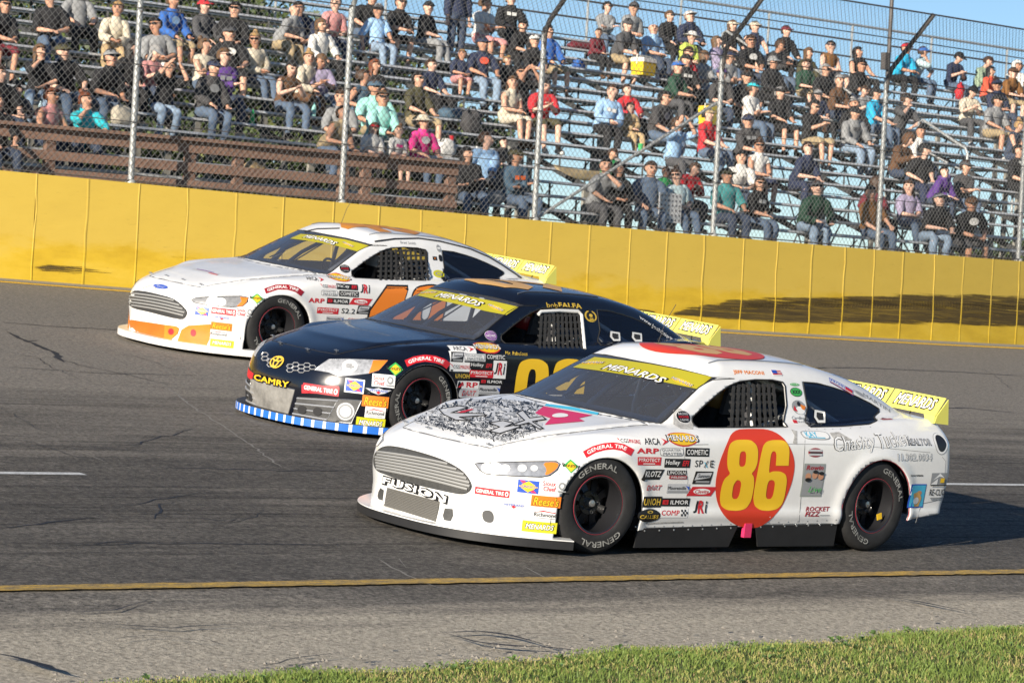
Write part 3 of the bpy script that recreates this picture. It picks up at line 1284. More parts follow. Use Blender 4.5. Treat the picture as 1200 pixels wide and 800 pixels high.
STK = {
    'general': lambda: [L_box('red'), L_txt('GENERAL TIRE', 'white', .80, .52, -.06, 0, .022), L_ell('white', .10, .7, .42, 0, 8), L_ell('red', .05, .35, .42, 0, 8)],
    'sunoco': lambda: [L_box('blue'), L_poly('pink', [(-.42, .45), (-.2, .45), (.42, -.45), (.2, -.45)]), L_poly('yellow', [(-.46, 0), (0, .44), (.46, 0), (0, -.44)]), L_txt('SUNOCO', 'blue', .78, .24, bold=.02)],
    'sioux': lambda: [L_txt('Sioux', 'red', .52, .46, -.22, .26, .012), L_txt('Chief', 'red', .5, .46, -.2, -.26, .012), L_ell('grey', .30, .78, .30, .1, 14), L_ell('white', .15, .40, .30, .1, 12), L_box('grey', .36, .12, .30, -.42)],
    'wing': lambda: [L_poly('silver', [(-.5, .3), (-.2, .25), (0, .45), (.2, .25), (.5, .3), (.25, -.2), (0, -.45), (-.25, -.2)]), L_txt('VETERANS', 'blue', .7, .3, 0, .08), L_poly('red', [(-.08, -.15), (0, .05), (.08, -.15), (0, -.4)])],
    'reeses': lambda: [L_box('orange'), L_txt("Reese's", 'black', .90, .84, 0, 0, .04, .2), L_txt("Reese's", 'yellow', .86, .76, 0, 0, .012, .2)],
    'richmond': lambda: [L_poly('red', [(-.45, .16), (-.1, .44), (.42, .24), (.46, .16), (-.05, .30)]), L_txt('Richmond', 'black', .94, .46, 0, -.06, .006), L_box('grey', .8, .06, 0, -.44)],
    'menards': lambda: [L_box('lime'), L_txt('MENARDS', 'black', .84, .56, 0, .02, .05, .2), L_txt('MENARDS', 'white', .80, .46, 0, .02, .012, .2)],
    'bounty': lambda: [L_poly('green', [(-.42, 0), (0, .55), (.42, 0), (0, -.55)]), L_poly('yellow', [(-.30, -.05), (0, .36), (.30, -.05), (0, -.44)]), L_txt('Bounty', 'black', 1.0, .40, 0, -.02, .018, -.15)],
    'cgs': lambda: [L_poly('red', [(-.5, .45), (-.42, .4), (-.38, -.1)]), L_txt('CGS', 'black', .34, .62, -.20, 0, .004), L_txt('IMAGING', 'red', .5, .62, .24, 0, .004)],
    'arca': lambda: [L_txt('ARCA', 'black', .66, .9, -.17, 0, .012), L_poly('red', [(.22, .5), (.5, 0), (.22, -.5), (.34, 0)])],
    'oval': lambda: oval('MENARDS', 'red', 'yellow', 'white', 'black', .98, .42),
    'arp': lambda: [L_txt('ARP', 'red', .96, .9, bold=.035)],
    'quarter': lambda: [L_ell('grey', 1, 1, n=12, p=.4), L_ell('white', .95, .86, n=12, p=.4), L_txt('QUARTER', 'grey', .8, .34, -.03, .2, .02), L_txt('MASTER', 'grey', .8, .34, .03, -.2, .02)],
    'cometic': lambda: plate('COMETIC', 'black', 'white', .88, .62),
    'pyrotect': lambda: [L_box('red'), L_txt('PYROTECT', 'white', .9, .44, 0, .14, .016), L_box('white', .5, .1, 0, -.32)],
    'holley': lambda: [L_box('black'), L_txt('Holley', 'white', .56, .66, -.18, 0, .012, .1), L_txt('EFI', 'red', .26, .6, .32, 0, .03, .2)],
    'spae': lambda: [L_txt('SP', 'black', .42, .9, -.28, 0, .004), L_poly('sky', [(-.02, .2), (.03, .2), (.2, -.5), (.15, -.5)]), L_poly('black', [(.15, .4), (.2, .4), (.03, -.5), (-.02, -.5)]), L_txt('E', 'black', .2, .9, .4, 0, .004)],
    'klotz': lambda: [L_box('black', .92, 1, sh=.2), L_txt('KLOTZ', 'white', .8, .56, .02, .05, .012, .25), L_ell('black', .2, .35, -.45, -.45, 10)],
    'lincoln': lambda: [L_box('black', .95, .5, -.02, .22), L_txt('LINCOLN', 'white', .85, .34, -.02, .24, .012), L_box('darkred', .85, .38, .06, -.26), L_txt('WELDERS', 'white', .74, .2, .06, -.26, .01)],
    'sealed': lambda: [L_box('black', .9, 1, sh=.1), L_poly('silver', [(-.42, -.2), (-.3, .36), (.44, .4), (.34, 0)]), L_txt('Sunnen', 'black', .6, .3, .02, .15, .01, .3), L_box('grey', .7, .16, 0, -.32)],
    'dart': lambda: [L_txt('DART', 'red', 1, 1, bold=.03, sh=.25), L_txt('DART', 'silver', .86, .6, bold=.0, sh=.25)],
    'howe': lambda: [L_box('silver'), L_box('grey', .9, .16, 0, -.34), L_txt('Mooresville', 'black', .8, .36, -.06, .06, .008), L_poly('blue', [(.3, .3), (.48, .2), (.48, -.2), (.4, .1)])],
    'clevite': lambda: [L_box('red', .9, 1, sh=.18), L_ell('white', .62, .62, 0, 0), L_txt('Clevite', 'red', .5, .4, 0, 0, .01, .2)],
    'unoh': lambda: plate('UNOH', 'black', 'gold', .9, .62, bold=.02),
    'ilmor': lambda: [L_box('black'), L_box('red', .2, .56, -.36, 0), L_box('darkred', .08, .3, -.36, 0), L_txt('ILMOR', 'white', .64, .52, .13, 0, .018)],
    'callies': lambda: [L_ell('black'), L_txt('CALLIES', 'gold', .82, .28, 0, -.08, .012), L_ell('gold', .3, .22, 0, .28, 10), L_ell('black', .14, .12, 0, .28, 8)],
    'comp': lambda: [L_box('white'), L_txt('COMP', 'red', .66, .56, -.14, 0, .02, .1), chequer('black', .36, 0, .24, .7)],
    'jri': lambda: [L_txt('J', 'black', .34, .84, -.3, 0, .03, .12), L_txt('R', 'red', .42, .9, .04, 0, .035, .12), L_txt('i', 'black', .14, .84, .38, 0, .03, .12)],
}


def stickers(car, rows):
    for r in rows:
        key, u, v, w, h = r[:5]
        car.decal(u, v, w, h, STK[key](), rot=r[5] if len(r) > 5 else 0)


def banner_arc(car, pts, s, bg, fg, wpx):
    """Ribbon along a pixel polyline with a name following it."""
    P = np.asarray(pts, float)
    d = np.concatenate([[0], np.cumsum(np.linalg.norm(np.diff(P, axis=0), axis=1))])

    def at(t, off):
        x = t * d[-1]
        c = np.stack([np.interp(x, d, P[:, 0]), np.interp(x, d, P[:, 1])], -1)
        e = 1.5
        a = np.stack([np.interp(np.minimum(x + e, d[-1]), d, P[:, 0]) - np.interp(np.maximum(x - e, 0), d, P[:, 0]),
                      np.interp(np.minimum(x + e, d[-1]), d, P[:, 1]) - np.interp(np.maximum(x - e, 0), d, P[:, 1])], -1)
        a /= np.linalg.norm(a, axis=1)[:, None]
        return c + np.stack([-a[:, 1], a[:, 0]], -1) * off[:, None]
    Vs, Ts, fm, k = [], [], [], 0
    g = np.array([(i / 24, j) for i in range(25) for j in (-.5, 0, .5)])
    gt = []
    for i in range(24):
        for j in range(2):
            a = 3 * i + j
            gt += [(a, a + 1, a + 3), (a + 1, a + 4, a + 3)]
    V2, T2 = text2d(s, .02)
    V2, T2 = refine(V2 * np.array([1, 1.0]), T2, .12, 2)
    for li, (V, T) in enumerate(((g, np.array(gt)), (np.stack([.46 + V2[:, 0] * .80, -V2[:, 1] * .52], 1), T2))):
        Q = at(np.clip(V[:, 0], 0, 1), V[:, 1] * wpx)
        Z = np.array([(lambda h: h[0] + h[1] * (.0025 + .0014 * li) if h is not None else (0, 0, -9))(car.pix(*q)) for q in Q])
        ok = Z[:, 2] > -5
        T = T[ok[T].all(1)]
        Vs.append(Z)
        Ts.append(T + k)
        fm += [li] * len(T)
        k += len(Z)
    V, T = np.concatenate(Vs), np.concatenate(Ts)
    link('sticker', mesh('sticker', V, T, [INK[bg], INK[fg]], fm), car.root)


def crop(pts, o, s):
    return [(o[0] + x / s, o[1] + y / s) for x, y in pts]


def seam(car, pts, r=.0022, m=None, name='seam_and_crease_shade'):
    Q = car.line(pts, .0005, 6)
    if len(Q) > 2:
        MB().tube(Q, r, m or mat('seam_crease_grey', (.20, .20, .20), .8), 4).build(name, car.root)


def rivets(car, pts, step, name='rivet_row'):
    Q = car.line(pts, 0, step)
    m = MB()
    for q in Q:
        g, _ = grad(car.sh.f, np.array(q)[None])
        n = unit(g[0])
        a = unit(np.cross(n, (0, 0, 1.0)))
        b = np.cross(n, a)
        V = [q + n * .003] + [q + (a * math.cos(t) + b * math.sin(t)) * .006 for t in np.arange(6) * PI / 3]
        m.add(V, [(0, i + 1, (i + 1) % 6 + 1) for i in range(6)], ALU)
    tag(m.build(name, car.root), kind='stuff')


def outline_tube(car, px, r, m, name='trim', lift=.002, closed=True, step=5):
    P = list(px) + ([px[0]] if closed else [])
    Q = car.line(P, lift, step)
    if closed:
        Q = Q[:-1]
    return MB().tube(Q, r, m, 5, closed).build(name, car.root, True)


def windscreen_print(car, bot, top, s_at):
    """Sun strip over the top of the windscreen with the series sponsor's name, between pixel lines."""
    loop = list(bot) + list(reversed(top))
    car.patch([loop], 'sun_strip', INK['strip'], .004, 4)


def lamp(car, outline, amber=None, bulbs=(), mirror=True, shell=None):
    """Headlamp: dark bowl print under a clear cover, reflectors and an amber corner."""
    a = car.patch([outline], 'headlight', shell or mat('lamp_shell', (.42, .43, .45), .25, .5, var=.35, scale=22), .003, 3, mirror)
    if amber is not None:
        for o, q in zip(a, car.patch([amber], 'marker_lens', INK['orange'], .0055, 3, mirror)):
            q.parent = o
    for (u, v, r, ink) in bulbs:
        t = ring(16, r, r * .8, u, v)
        for o, q in zip(a, car.patch([t], 'reflector', ink, .0055, 2.5, mirror)):
            q.parent = o
    return a
# ------------------------------------------------------------------ the three race cars
c86 = Car('sedan', 'race_car', .010, .972, .4, -.6)
_O = (780, 400)
WIN['door'] = np.array([(lambda h: (h[0][0], h[0][2]))(c86.pix(u, v)) for u, v in
                        [(811, 489), (828, 472.5), (844.5, 458.5), (855, 451.5), (866, 447), (885, 444.6), (905, 445), (917, 447.5), (920, 452), (922, 475), (923, 500), (870, 501), (818, 501)]])
WIN['quarter'] = np.array([(lambda h: (h[0][0], h[0][2]))(c86.pix(u, v)) for u, v in
                           [(941, 447.5), (958, 449), (975, 453.5), (990, 458.5), (1005, 465), (1020, 472.5), (1029.5, 478.5), (1030, 482.5), (1025, 490), (1018, 497), (985, 499.5), (950, 500.5), (946, 478)]])
print('door', np.round(WIN['door'], 2).tolist())
print('quarter', np.round(WIN['quarter'], 2).tolist())
tag(c86.root, 'white stock car with a red roundel numbered 86 on its door, nearest on the track', 'race car', 'stock cars racing side by side')


def grille(c, outline, ends, m, n=7):
    """Slatted opening: ENDS are pixel points left top, left bottom, right top, right bottom."""
    g = c.patch([outline], 'grille', m, .002, 4)[0]
    for k in range(n):
        a = .06 + k * .945 / n
        pl, pr = lerp(ends[0], ends[1], a), lerp(ends[2], ends[3], a)
        L = [q for q in (lerp(pl, pr, t) + np.array([0, -1.2 * math.sin(PI * min(1, max(0, t)))]) for t in np.linspace(-.1, 1.12, 44)) if sdpoly(np.array([q]), outline)[0] < -.6]
        Q = c.line(L, .006, 4)
        if len(Q) > 3:
            MB().tube(Q, .0085, mat('grille_slat', (.33, .33, .32), .45, .2), 6).build('slat', g, True)
    outline_tube(c, outline, .006, m, 'grille_frame')


def strip_words(c, mid, w, h, ovals, rot=0):
    for ink, bold, lf, ex in (('black', .05, .0062, 1.06), ('white', .012, .0078, 1.0)):
        c.decal(*mid, w * ex, h * (1.2 if ex > 1 else 1), [L_txt('MENARDS', ink, 1, 1, bold=bold, sh=.15)], name='lettering', lift=lf, rightward=(0, -1, 0))
    for u, v in ovals:
        c.decal(u, v, w * .39, h * .68, [L_ell('gold'), L_ell('yellow', .9, .8), L_txt('MENARDS', 'black', .96, .6, bold=.04), L_txt('MENARDS', 'silver', .92, .5, bold=.01)], name='lettering', lift=.0062, rightward=(0, -1, 0))


def net_frame(c, pts):
    Q = [c.pix(u, v) for u, v in pts]
    MB().tube([q[0] - q[1] * .005 for q in Q], .016, CAGE, 7).build('net_bar', c.root, True)


def side_vent(c, u, v, w, h):
    a = [(u - w, v - h), (u + w, v - h * .7), (u + w * 1.15, v + h), (u - w * .3, v + h), (u - w * 1.1, v + h * .1)]
    f = c.patch([a], 'side_vent', CAGE, .006, 3)[0]
    b = [(u + (x - u) * .62, v + (y - v) * .62) for x, y in a]
    c.patch([b], 'opening', DARK, .0075, 3, parent=f)


def build86(c):
    R = c.root
    car_base(c, PAINT_W)
    cabin(c)
    add_wheel(c, 0.0, -1, -7, 20)
    add_wheel(c, 0.0, 1, -7, 50)
    add_wheel(c, 2.75, -1, 0, 75, True)
    add_wheel(c, 2.75, 1, 0, 10)
    splitter(c, PAINT_W, BLACK)
    spoiler(c, INK['lemon'])
    window_net(c, [(859, 450), (909, 450), (913, 500), (855, 500)])
    # roundel and number
    o8 = (830, 480)
    s8 = 4.706
    roundel = chaikin(crop([(135, 111), (230, 105), (345, 108), (430, 165), (478, 270), (470, 370), (435, 470), (390, 560), (300, 640), (230, 655), (130, 630), (55, 545), (33, 430), (55, 300), (95, 200)], o8, s8), 2)
    c.patch([roundel], 'roundel', INK['signal'], .0025, 5)
    e = [chaikin(crop(q, o8, s8), 2, .2) for q in (
        [(118, 185), (150, 166), (230, 166), (262, 190), (273, 225), (270, 290), (255, 330), (235, 350), (250, 370), (250, 420), (235, 500), (205, 545), (160, 557), (100, 553), (68, 530), (60, 490), (68, 430), (85, 380), (120, 352), (105, 325), (101, 285), (106, 225)],
        [(183, 228), (200, 228), (207, 245), (203, 300), (190, 313), (172, 312), (167, 295), (172, 240)],
        [(155, 385), (172, 388), (180, 405), (168, 470), (155, 490), (135, 490), (127, 475), (135, 415)])]
    s = [chaikin(crop(q, o8, s8), 2, .2) for q in (
        [(296, 205), (315, 178), (345, 168), (410, 168), (438, 188), (446, 225), (441, 300), (441, 307), (436, 307), (375, 307), (370, 307), (370, 300), (374, 245), (366, 228), (352, 228), (342, 248), (330, 350), (350, 338), (395, 338), (425, 355), (432, 390), (420, 470), (405, 520), (375, 548), (330, 557), (285, 553), (253, 530), (245, 490), (252, 430)],
        [(345, 385), (358, 388), (366, 402), (355, 470), (342, 490), (322, 490), (314, 475), (322, 415), (332, 390)])]
    for d in (e, s):
        c.patch(d, 'door_number', INK['yellow'], .005, 4)
    # grille: one slatted oval, frame, lettering and the screened lower intake
    o1, s1 = (405, 490), 5.714
    MESH_G = mat('grille_grey', (.07, .07, .068), .5, .2, var=.25, scale=30)
    gr = chaikin(crop([(190, 275), (205, 225), (255, 190), (330, 190), (480, 225), (640, 275), (740, 325), (800, 370), (845, 440), (835, 480), (790, 505), (700, 490), (520, 450), (370, 410), (270, 370), (215, 350), (195, 320)], o1, s1), 2)
    grille(c, gr, crop([(208, 215), (225, 355), (705, 300), (830, 498)], o1, s1), MESH_G)
    lo = crop([(283, 462), (632, 555), (628, 600), (606, 692), (262, 586), (270, 520)], o1, s1)
    g2 = c.patch([lo], 'lower_intake', mat('screen', (.09, .088, .08), .6, var=.2, scale=60), .003, 4)[0]
    for k in range(13):
        t = (k + .5) / 13
        Q = c.line([lerp(lo[0], lo[4], t), lerp(lo[1], lo[3], t)], .006, 5)
        MB().tube(Q, .0035, mat('screen_wire', (.22, .21, .19), .5, .4), 4).build('screen_bar', g2)
    for q in ([(222, 490), (235, 465), (258, 480), (250, 550), (222, 540), (216, 520)], [(665, 600), (718, 605), (722, 650), (705, 688), (660, 680), (652, 650)]):
        c.patch([crop(q, o1, s1)], 'brake_duct', MESH_G, .003, 3)
    c.patch([chaikin(crop([(125, 500), (145, 485), (180, 490), (195, 520), (190, 560), (150, 560), (128, 540)], (540, 500), 5), 2)], 'fog_lamp', mat('lamp_glass_dark', (.10, .10, .10), .15), .004, 3)
    # FUSION, following the nose
    banner_text(c, [(448.5, 561), (466, 566), (484, 571), (502, 577), (526, 585.5)], 'FUSION', 'white', 9.5, 'black')
    # head lamps
    lamp(c, chaikin(crop([(84, 215), (100, 208), (300, 208), (480, 204), (555, 204), (580, 217), (565, 250), (520, 283), (470, 292), (300, 285), (150, 275), (115, 255)], (540, 500), 5), 1),
         chaikin(crop([(478, 212), (545, 208), (574, 218), (562, 245), (520, 276), (490, 284), (505, 250)], (540, 500), 5), 1),
         [(612, 548.5, 5.5, INK['silver']), (626, 548.5, 4.5, INK['silver']), (580, 549, 9, INK['white']), (571, 548, 7, INK['white']), (592, 549, 6, INK['white'])])
    outline_tube(c, crop([(84, 215), (300, 206), (480, 203), (560, 203), (582, 217), (565, 252), (520, 285), (470, 294), (300, 287), (150, 277), (112, 255)], (540, 500), 5), .004, BLACK, 'lamp_bezel')
    # front corner
    stickers(c, [('sunoco', 619, 570, 25, 15), ('general', 576.6, 576.6, 41, 8.5), ('sioux', 650, 570, 29, 12), ('wing', 602, 592, 34, 8),
                 ('reeses', 640, 587.5, 35, 13), ('richmond', 639, 602.4, 28, 10), ('menards', 632.4, 617.4, 41, 13), ('bounty', 669, 545.6, 21, 15)])
    banner_arc(c, crop([(240, 68), (300, 35), (360, 18), (420, 12), (480, 22), (540, 55)], (640, 520), 5.336), 'GENERAL TIRE', 'red', 'white', 8.5)
    # sponsor block behind the front wheel
    stickers(c, [('cgs', 737, 516.6, 27, 8), ('arca', 769, 517, 28, 9), ('oval', 799.4, 513.4, 37, 17), ('arp', 759, 528, 27, 7), ('quarter', 787, 529.4, 28, 10),
                 ('cometic', 817, 529.6, 28, 10), ('pyrotect', 760.4, 540, 28, 9.5), ('holley', 793.6, 542.4, 30, 10.5), ('spae', 825, 543, 22, 9), ('klotz', 764.4, 555.6, 24, 12),
                 ('lincoln', 793, 556, 24, 11), ('sealed', 823.4, 559.4, 23, 15), ('dart', 766, 571, 18, 6), ('howe', 794.4, 572, 26, 11), ('clevite', 822, 575.4, 32, 11),
                 ('unoh', 763.6, 587.6, 20, 13), ('ilmor', 791.4, 588, 33, 9.5), ('callies', 761, 604, 22, 16), ('comp', 790, 600.6, 32, 11), ('jri', 820, 593.6, 17, 17)])
    D = c.decal
    D(955.4, 509.7, 33, 12.5, [L_ell('grey', p=.6), L_ell('white', .93, .84, p=.6), L_txt('KAY', 'sky', .42, .62, -.15, .04, .02), L_box('sky', .6, .08, -.02, -.32)])
    D(955.4, 530, 17, 11, [L_ell('darkred'), L_box('silver', .92, .24, 0, .22), L_box('silver', .92, .22, 0, -.22), L_box('black', .8, .12, 0, 0)])
    D(952.8, 562.4, 25, 39, [L_box('bronze'), L_box('grey', .92, .94), L_txt('Rowin', 'darkred', .8, .14, 0, .38, .03, .2), L_ell('skin', .26, .2, -.28, .12), L_ell('skin', .26, .2, .02, .15), L_ell('skin', .26, .2, .3, .12), L_ell('black', .28, .12, -.28, .02), L_ell('black', .24, .1, .02, .26), L_ell('black', .24, .1, .3, .22), L_txt('Live', 'green', .6, .18, .1, -.26, .0, .3)])
    D(957.5, 599.4, 30, 13, [L_txt('ROCKET', 'darkred', .95, .42, .02, .26, .03, .25), L_txt('FIZZ', 'darkred', .6, .42, -.18, -.2, .03, .25), L_box('grey', .4, .05, .28, -.3)])
    for ink, bold in (('black', .034), ('white', .004)):
        D(1002, 520.5, 52, 25, [L_txt('Chasity', ink, .94 + .03 * (ink == 'black'), .90, bold=bold * .6, sh=.1)], rot=5, lift=.003 if ink == 'black' else .0045)
        D(1046.5, 514, 40, 21, [L_txt('Tucker', ink, .94 + .03 * (ink == 'black'), .90, bold=bold * .6, sh=.1)], rot=5, lift=.003 if ink == 'black' else .0045)
    D(1077.5, 517.6, 27, 9, [L_txt('REALTOR', 'black', bold=.04, w=1, h=1), L_txt('REALTOR', 'silver', .96, .8, bold=.0)])
    D(1072, 535.5, 41, 9, [L_txt('11.302.0034', 'grey', bold=.035, w=1, h=1), L_txt('11.302.0034', 'white', .97, .84, bold=.0)])
    D(1102.5, 518.5, 15, 25, [L_ell('grey', 1.06, 1.05), L_ell('white'), L_ell('black', .74, .82)], name='fuel_filler')
    D(1113.2, 520, 4.5, 14, [L_box('darkred')], name='tail_light')
    D(1100.6, 561, 19, 16, [L_box('grey', 1, .9), L_poly('white', [(-.4, -.1), (0, .42), (.3, .1), (.0, .2)]), L_poly('white', [(-.5, -.4), (-.1, .05), (-.1, -.4)]), L_box('yellow', .24, .34, .18, -.1), L_box('black', 1, .08, 0, -.46)])
    D(1099.7, 576.4, 21, 7.5, [L_txt('RE-CLICK', 'black', 1, 1, bold=.006)])
    D(1099.7, 584, 20, 3.4, [L_box('grey', 1, .4, 0, .25), L_box('grey', .9, .3, 0, -.3)])
    D(1074, 556.6, 15, 2.6, [L_txt('interstate', 'black', 1, 1, bold=.02)])
    D(1074, 580.6, 16, 28, [L_box('blue'), L_box('sky', .9, .9, .02, 0), L_ell('skin', .3, .2, .12, .12), L_poly('tan', [(-.1, -.45), (-.3, .1), (.1, .2), (.3, -.1), (.2, -.45)]), L_ell('white', .4, .3, -.05, -.2)])
    D(932.7, 459.3, 14, 11, [L_ell('black'), L_ell('green', .92, .88), L_txt('XXX', 'black', .7, .4, bold=.04)])
    D(931, 450.5, 11, 3.5, [L_ell('green', 1, 1), L_txt('yoda', 'white', .8, .5)])
    D(935.8, 477, 18, 19, [L_ell('grey', .9, .9, n=14), L_ell('white', .6, .5, .05, -.2), L_poly('orange', [(.1, .2), (.45, .05), (.3, -.2), (.15, -.1)]), L_poly('red', [(-.3, .1), (-.4, -.2), (-.15, -.3)]), L_ell('black', .2, .3, 0, .2)])
    D(936.5, 489.5, 18, 4, [L_txt('Cardinals', 'grey', 1, 1, bold=.01, sh=.2)])
    D(938, 494.2, 18, 4, [L_box('red', .26, 1, -.36, 0), L_txt('GLAZING', 'grey', .7, .6, .14, 0, .02)])
    D(877.5, 436.8, 36, 6, [L_txt('JEFF MACONI', 'orange', 1, 1, bold=.03)])
    D(910, 437.2, 11, 7, [L_box('white'), L_box('red', 1, .16, 0, .42), L_box('red', 1, .16, 0, .1), L_box('red', 1, .16, 0, -.22), L_box('blue', .5, .6, -.25, .2)])
    D(800.7, 488.5, 16, 15, [L_ell('white', 1.08, 1.08), L_ell('black'), L_txt('RACING', 'silver', .66, .2, 0, .26, .02), L_txt('HOWE', 'red', .7, .2, 0, 0, .02), L_txt('LAJOIE', 'silver', .6, .2, 0, -.26, .02)])
    D(986, 452.6, 24, 7.5, [L_box('blue'), L_box('white', .96, .7), L_txt('KROHN', 'blue', .6, .5, -.16, .05, .02), L_box('red', .3, .5, .3, .05), L_box('darkred', 1, .14, 0, -.42)], rot=-24)
    D(1007, 461.2, 14, 6, [L_ell('silver'), L_ell('grey', .7, .6)], rot=-24)
    D(1027, 471.5, 26, 5, [L_txt('MARTIN', 'grey', 1, 1, bold=.01)], rot=-26)
    D(1037, 490.5, 12, 8, [L_box('darkred', 1, .55, 0, -.22), L_poly('black', [(-.3, .05), (0, .5), (.2, .05)]), L_txt('TITAN', 'white', .7, .25, 0, -.22)])
    # sun strip with the sponsor's name
    bot = [(671.5, 430.6), (700, 434.3), (735, 439.8), (770, 446.3), (816.8, 456)]
    top = [(697, 418.6), (725, 421.6), (760, 426.6), (795, 433), (834, 442)]
    windscreen_print(c, bot, top, None)
    strip_words(c, (743, 436.2), 70, 10.5, [(695, 425.5), (799.5, 448)])
    side_vent(c, 960, 488, 6, 8)
    hood_art(c)
    seam(c, [(944, 504), (941.5, 543), (936, 611)])
    seam(c, [(800, 521), (830, 520.5)])  # no joint here: shade of the mid crease drawn as a dark line
    seam(c, [(910, 519.8), (1000, 521), (1090, 530)], .0016)  # crease shade drawn on towards the tail
    seam(c, [(1073, 612), (1079, 590), (1105, 584.5)])
    seam(c, [(1105, 584.5), (1108, 540), (1104, 535)], .0016)
    seam(c, [(800, 522), (806, 560), (803, 606)], .0014)
    seam(c, [(600, 505), (585, 530), (560, 540)], .0012)
    RUB, TAPE = mat('rub_mark', (.40, .39, .37), .7, var=.5, scale=40), mat('silver_tape', (.44, .43, .41), .5, var=.5, scale=30)
    c.patch([[(789, 481), (797, 478), (806, 486), (813, 499), (812, 503), (797, 502), (789, 497)]], 'tape', TAPE, .002, 3)
    c.patch([[(972, 507), (983, 506), (998, 515), (990, 517), (976, 513)]], 'rub_mark', RUB, .002, 3)
    c.patch([[(927, 503), (934, 505), (934, 521), (929, 519), (931, 510)]], 'rub_mark', RUB, .002, 3)
    for q in ([(757, 612), (800, 610.5), (801, 612), (757, 614)], [(450, 590), (470, 598), (468, 600), (448, 593)],
              [(430, 566), (437, 572), (433, 580), (428, 573)], [(610, 632), (648, 634), (647, 637), (612, 635)]):
        c.patch([q], 'rub_mark', RUB, .0018, 3)
    rivets(c, [(745, 617), (800, 616), (980, 609)], 11)
    rivets(c, [(948, 503), (985, 502.5), (1020, 500)], 9)
    rivets(c, [(655, 555), (650, 600), (652, 632)], 12)
    rivets(c, [(672, 433), (740, 443), (812, 458)], 14)
    # cowl strip
    c.patch([[(640.5, 473.3), (670, 477), (702, 483.8), (700, 486.4), (668, 480.2), (638, 475.5)]], 'cowl_tape', INK['sky'], .004, 4)
    # roof number
    roof_number(c, 'signal', 'tan', '86')
    hood_pins(c, crop([(150, 237), (267, 268), (425, 305), (572, 352)], (440, 440), 4.286))
    fittings(c)


def banner_text(c, pts, s, ink, h, shadow=None):
    P = np.asarray(pts, float)
    d = np.concatenate([[0], np.cumsum(np.linalg.norm(np.diff(P, axis=0), axis=1))])
    for nk, bold, gx, lf, fx, fy in ((shadow, .085, .25, .010, 1.0, 1.22), (ink, .020, 0, .014, .965, .86)):
        if nk is None:
            continue
        V, T = text2d(s, bold, .1)
        V, T = refine(V, T, .1, 2)
        V = V * np.array([fx, fy])
        x = (V[:, 0] + .5) * d[-1] + gx
        Q = np.stack([np.interp(x, d, P[:, 0]), np.interp(x, d, P[:, 1]) - V[:, 1] * h + gx], 1)
        Z = np.array([(lambda r: r[0] + r[1] * lf if r is not None else (0, 0, -9))(c.pix(*q)) for q in Q])
        T = T[(Z[:, 2] > -5)[T].all(1)]
        link('lettering', mesh('lettering', Z, T, INK[nk]), c.root)


def hood_art(c):
    """Black and grey collage over the hood with a red flash towards the windscreen."""
    tr = lambda q: crop(q, (440, 440), 4.286)
    c.patch([tr([(845, 155), (1090, 200), (1020, 215), (1050, 230), (850, 248), (880, 215), (800, 190)])], 'hood_print', INK['pink'], .0035, 4)
    base = tr([(180, 232), (250, 190), (320, 150), (480, 118), (640, 118), (800, 135), (850, 155), (800, 215), (840, 240), (830, 275), (640, 335)])
    c.patch([base], 'hood_print', INK['silver'], .0022, 4)
    r = np.random.default_rng(86)
    B = np.array(base)
    quads, inks = [], []
    n = 0
    L = []
    while n < 1000:
        p = np.array([r.uniform(B[:, 0].min(), B[:, 0].max()), r.uniform(B[:, 1].min(), B[:, 1].max())])
        if sdpoly(p[None], B)[0] > -1.0:
            continue
        # the collage is densest along the front edge and the far side
        a, b = np.array(base[0]), np.array(base[-1])
        e = unit(b - a)
        dist = abs(np.cross(e, p - a))
        if r.random() > math.exp(-dist / 10) + .30 + .3 * (p[1] < 476):
            continue
        w, h = r.uniform(2, 9), r.uniform(.5, 1.4)
        an = r.choice([.23, .23, .23, -.9, 1.2]) + r.normal(0, .15)
        d, q = np.array([math.cos(an), math.sin(an)]) * w / 2, np.array([-math.sin(an), math.cos(an)]) * h / 2
        L.append((np.array([p - d - q, p + d - q, p + d + q, p - d + q]), r.random()))
        n += 1
    for ink, lo, hi in (('black', 0, .48), ('grey', .48, .84), ('white', .84, 1.01)):
        Vs, Ts = [], []
        for Q, t in L:
            if lo <= t < hi:
                Z = [c.pix(*q) for q in Q]
                if all(z is not None for z in Z):
                    k = len(Vs)
                    Vs += [z[0] + z[1] * .0036 for z in Z]
                    Ts += [(k + 2, k + 1, k), (k + 3, k + 2, k)]
        link('hood_print', mesh('hood_print', Vs, np.array(Ts), INK[ink]), c.root)
    # big outlined letter shapes
    sc_ = .86
    for q in ([(300, 168), (420, 150), (470, 158), (370, 190), (560, 195), (580, 205), (420, 215), (480, 235), (400, 232), (330, 200)],
              [(560, 238), (640, 225), (700, 240), (650, 262), (720, 250), (745, 260), (620, 300), (560, 285), (620, 262)],
              [(735, 168), (775, 215), (850, 205), (870, 222), (790, 235), (855, 275), (830, 278), (770, 242), (690, 262), (680, 250), (745, 228), (700, 185)]):
        q = np.array(tr(q))
        q = [tuple(p) for p in q.mean(0) + (q - q.mean(0)) * sc_]
        c.patch([q], 'hood_print', INK['silver'], .0048, 3)
        Q = c.line(q + [q[0]], .0055, 3)
        MB().tube(Q, .005, INK['black'], 4).build('hood_print', c.root)
    c.patch([tr([(400, 190), (480, 170), (495, 172), (430, 194)])], 'hood_print', INK['red'], .006, 3)
    c.patch([chaikin(tr([(885, 200), (920, 190), (965, 195), (970, 208), (930, 213), (890, 212)]), 2)], 'hood_print', INK['white'], .006, 3)


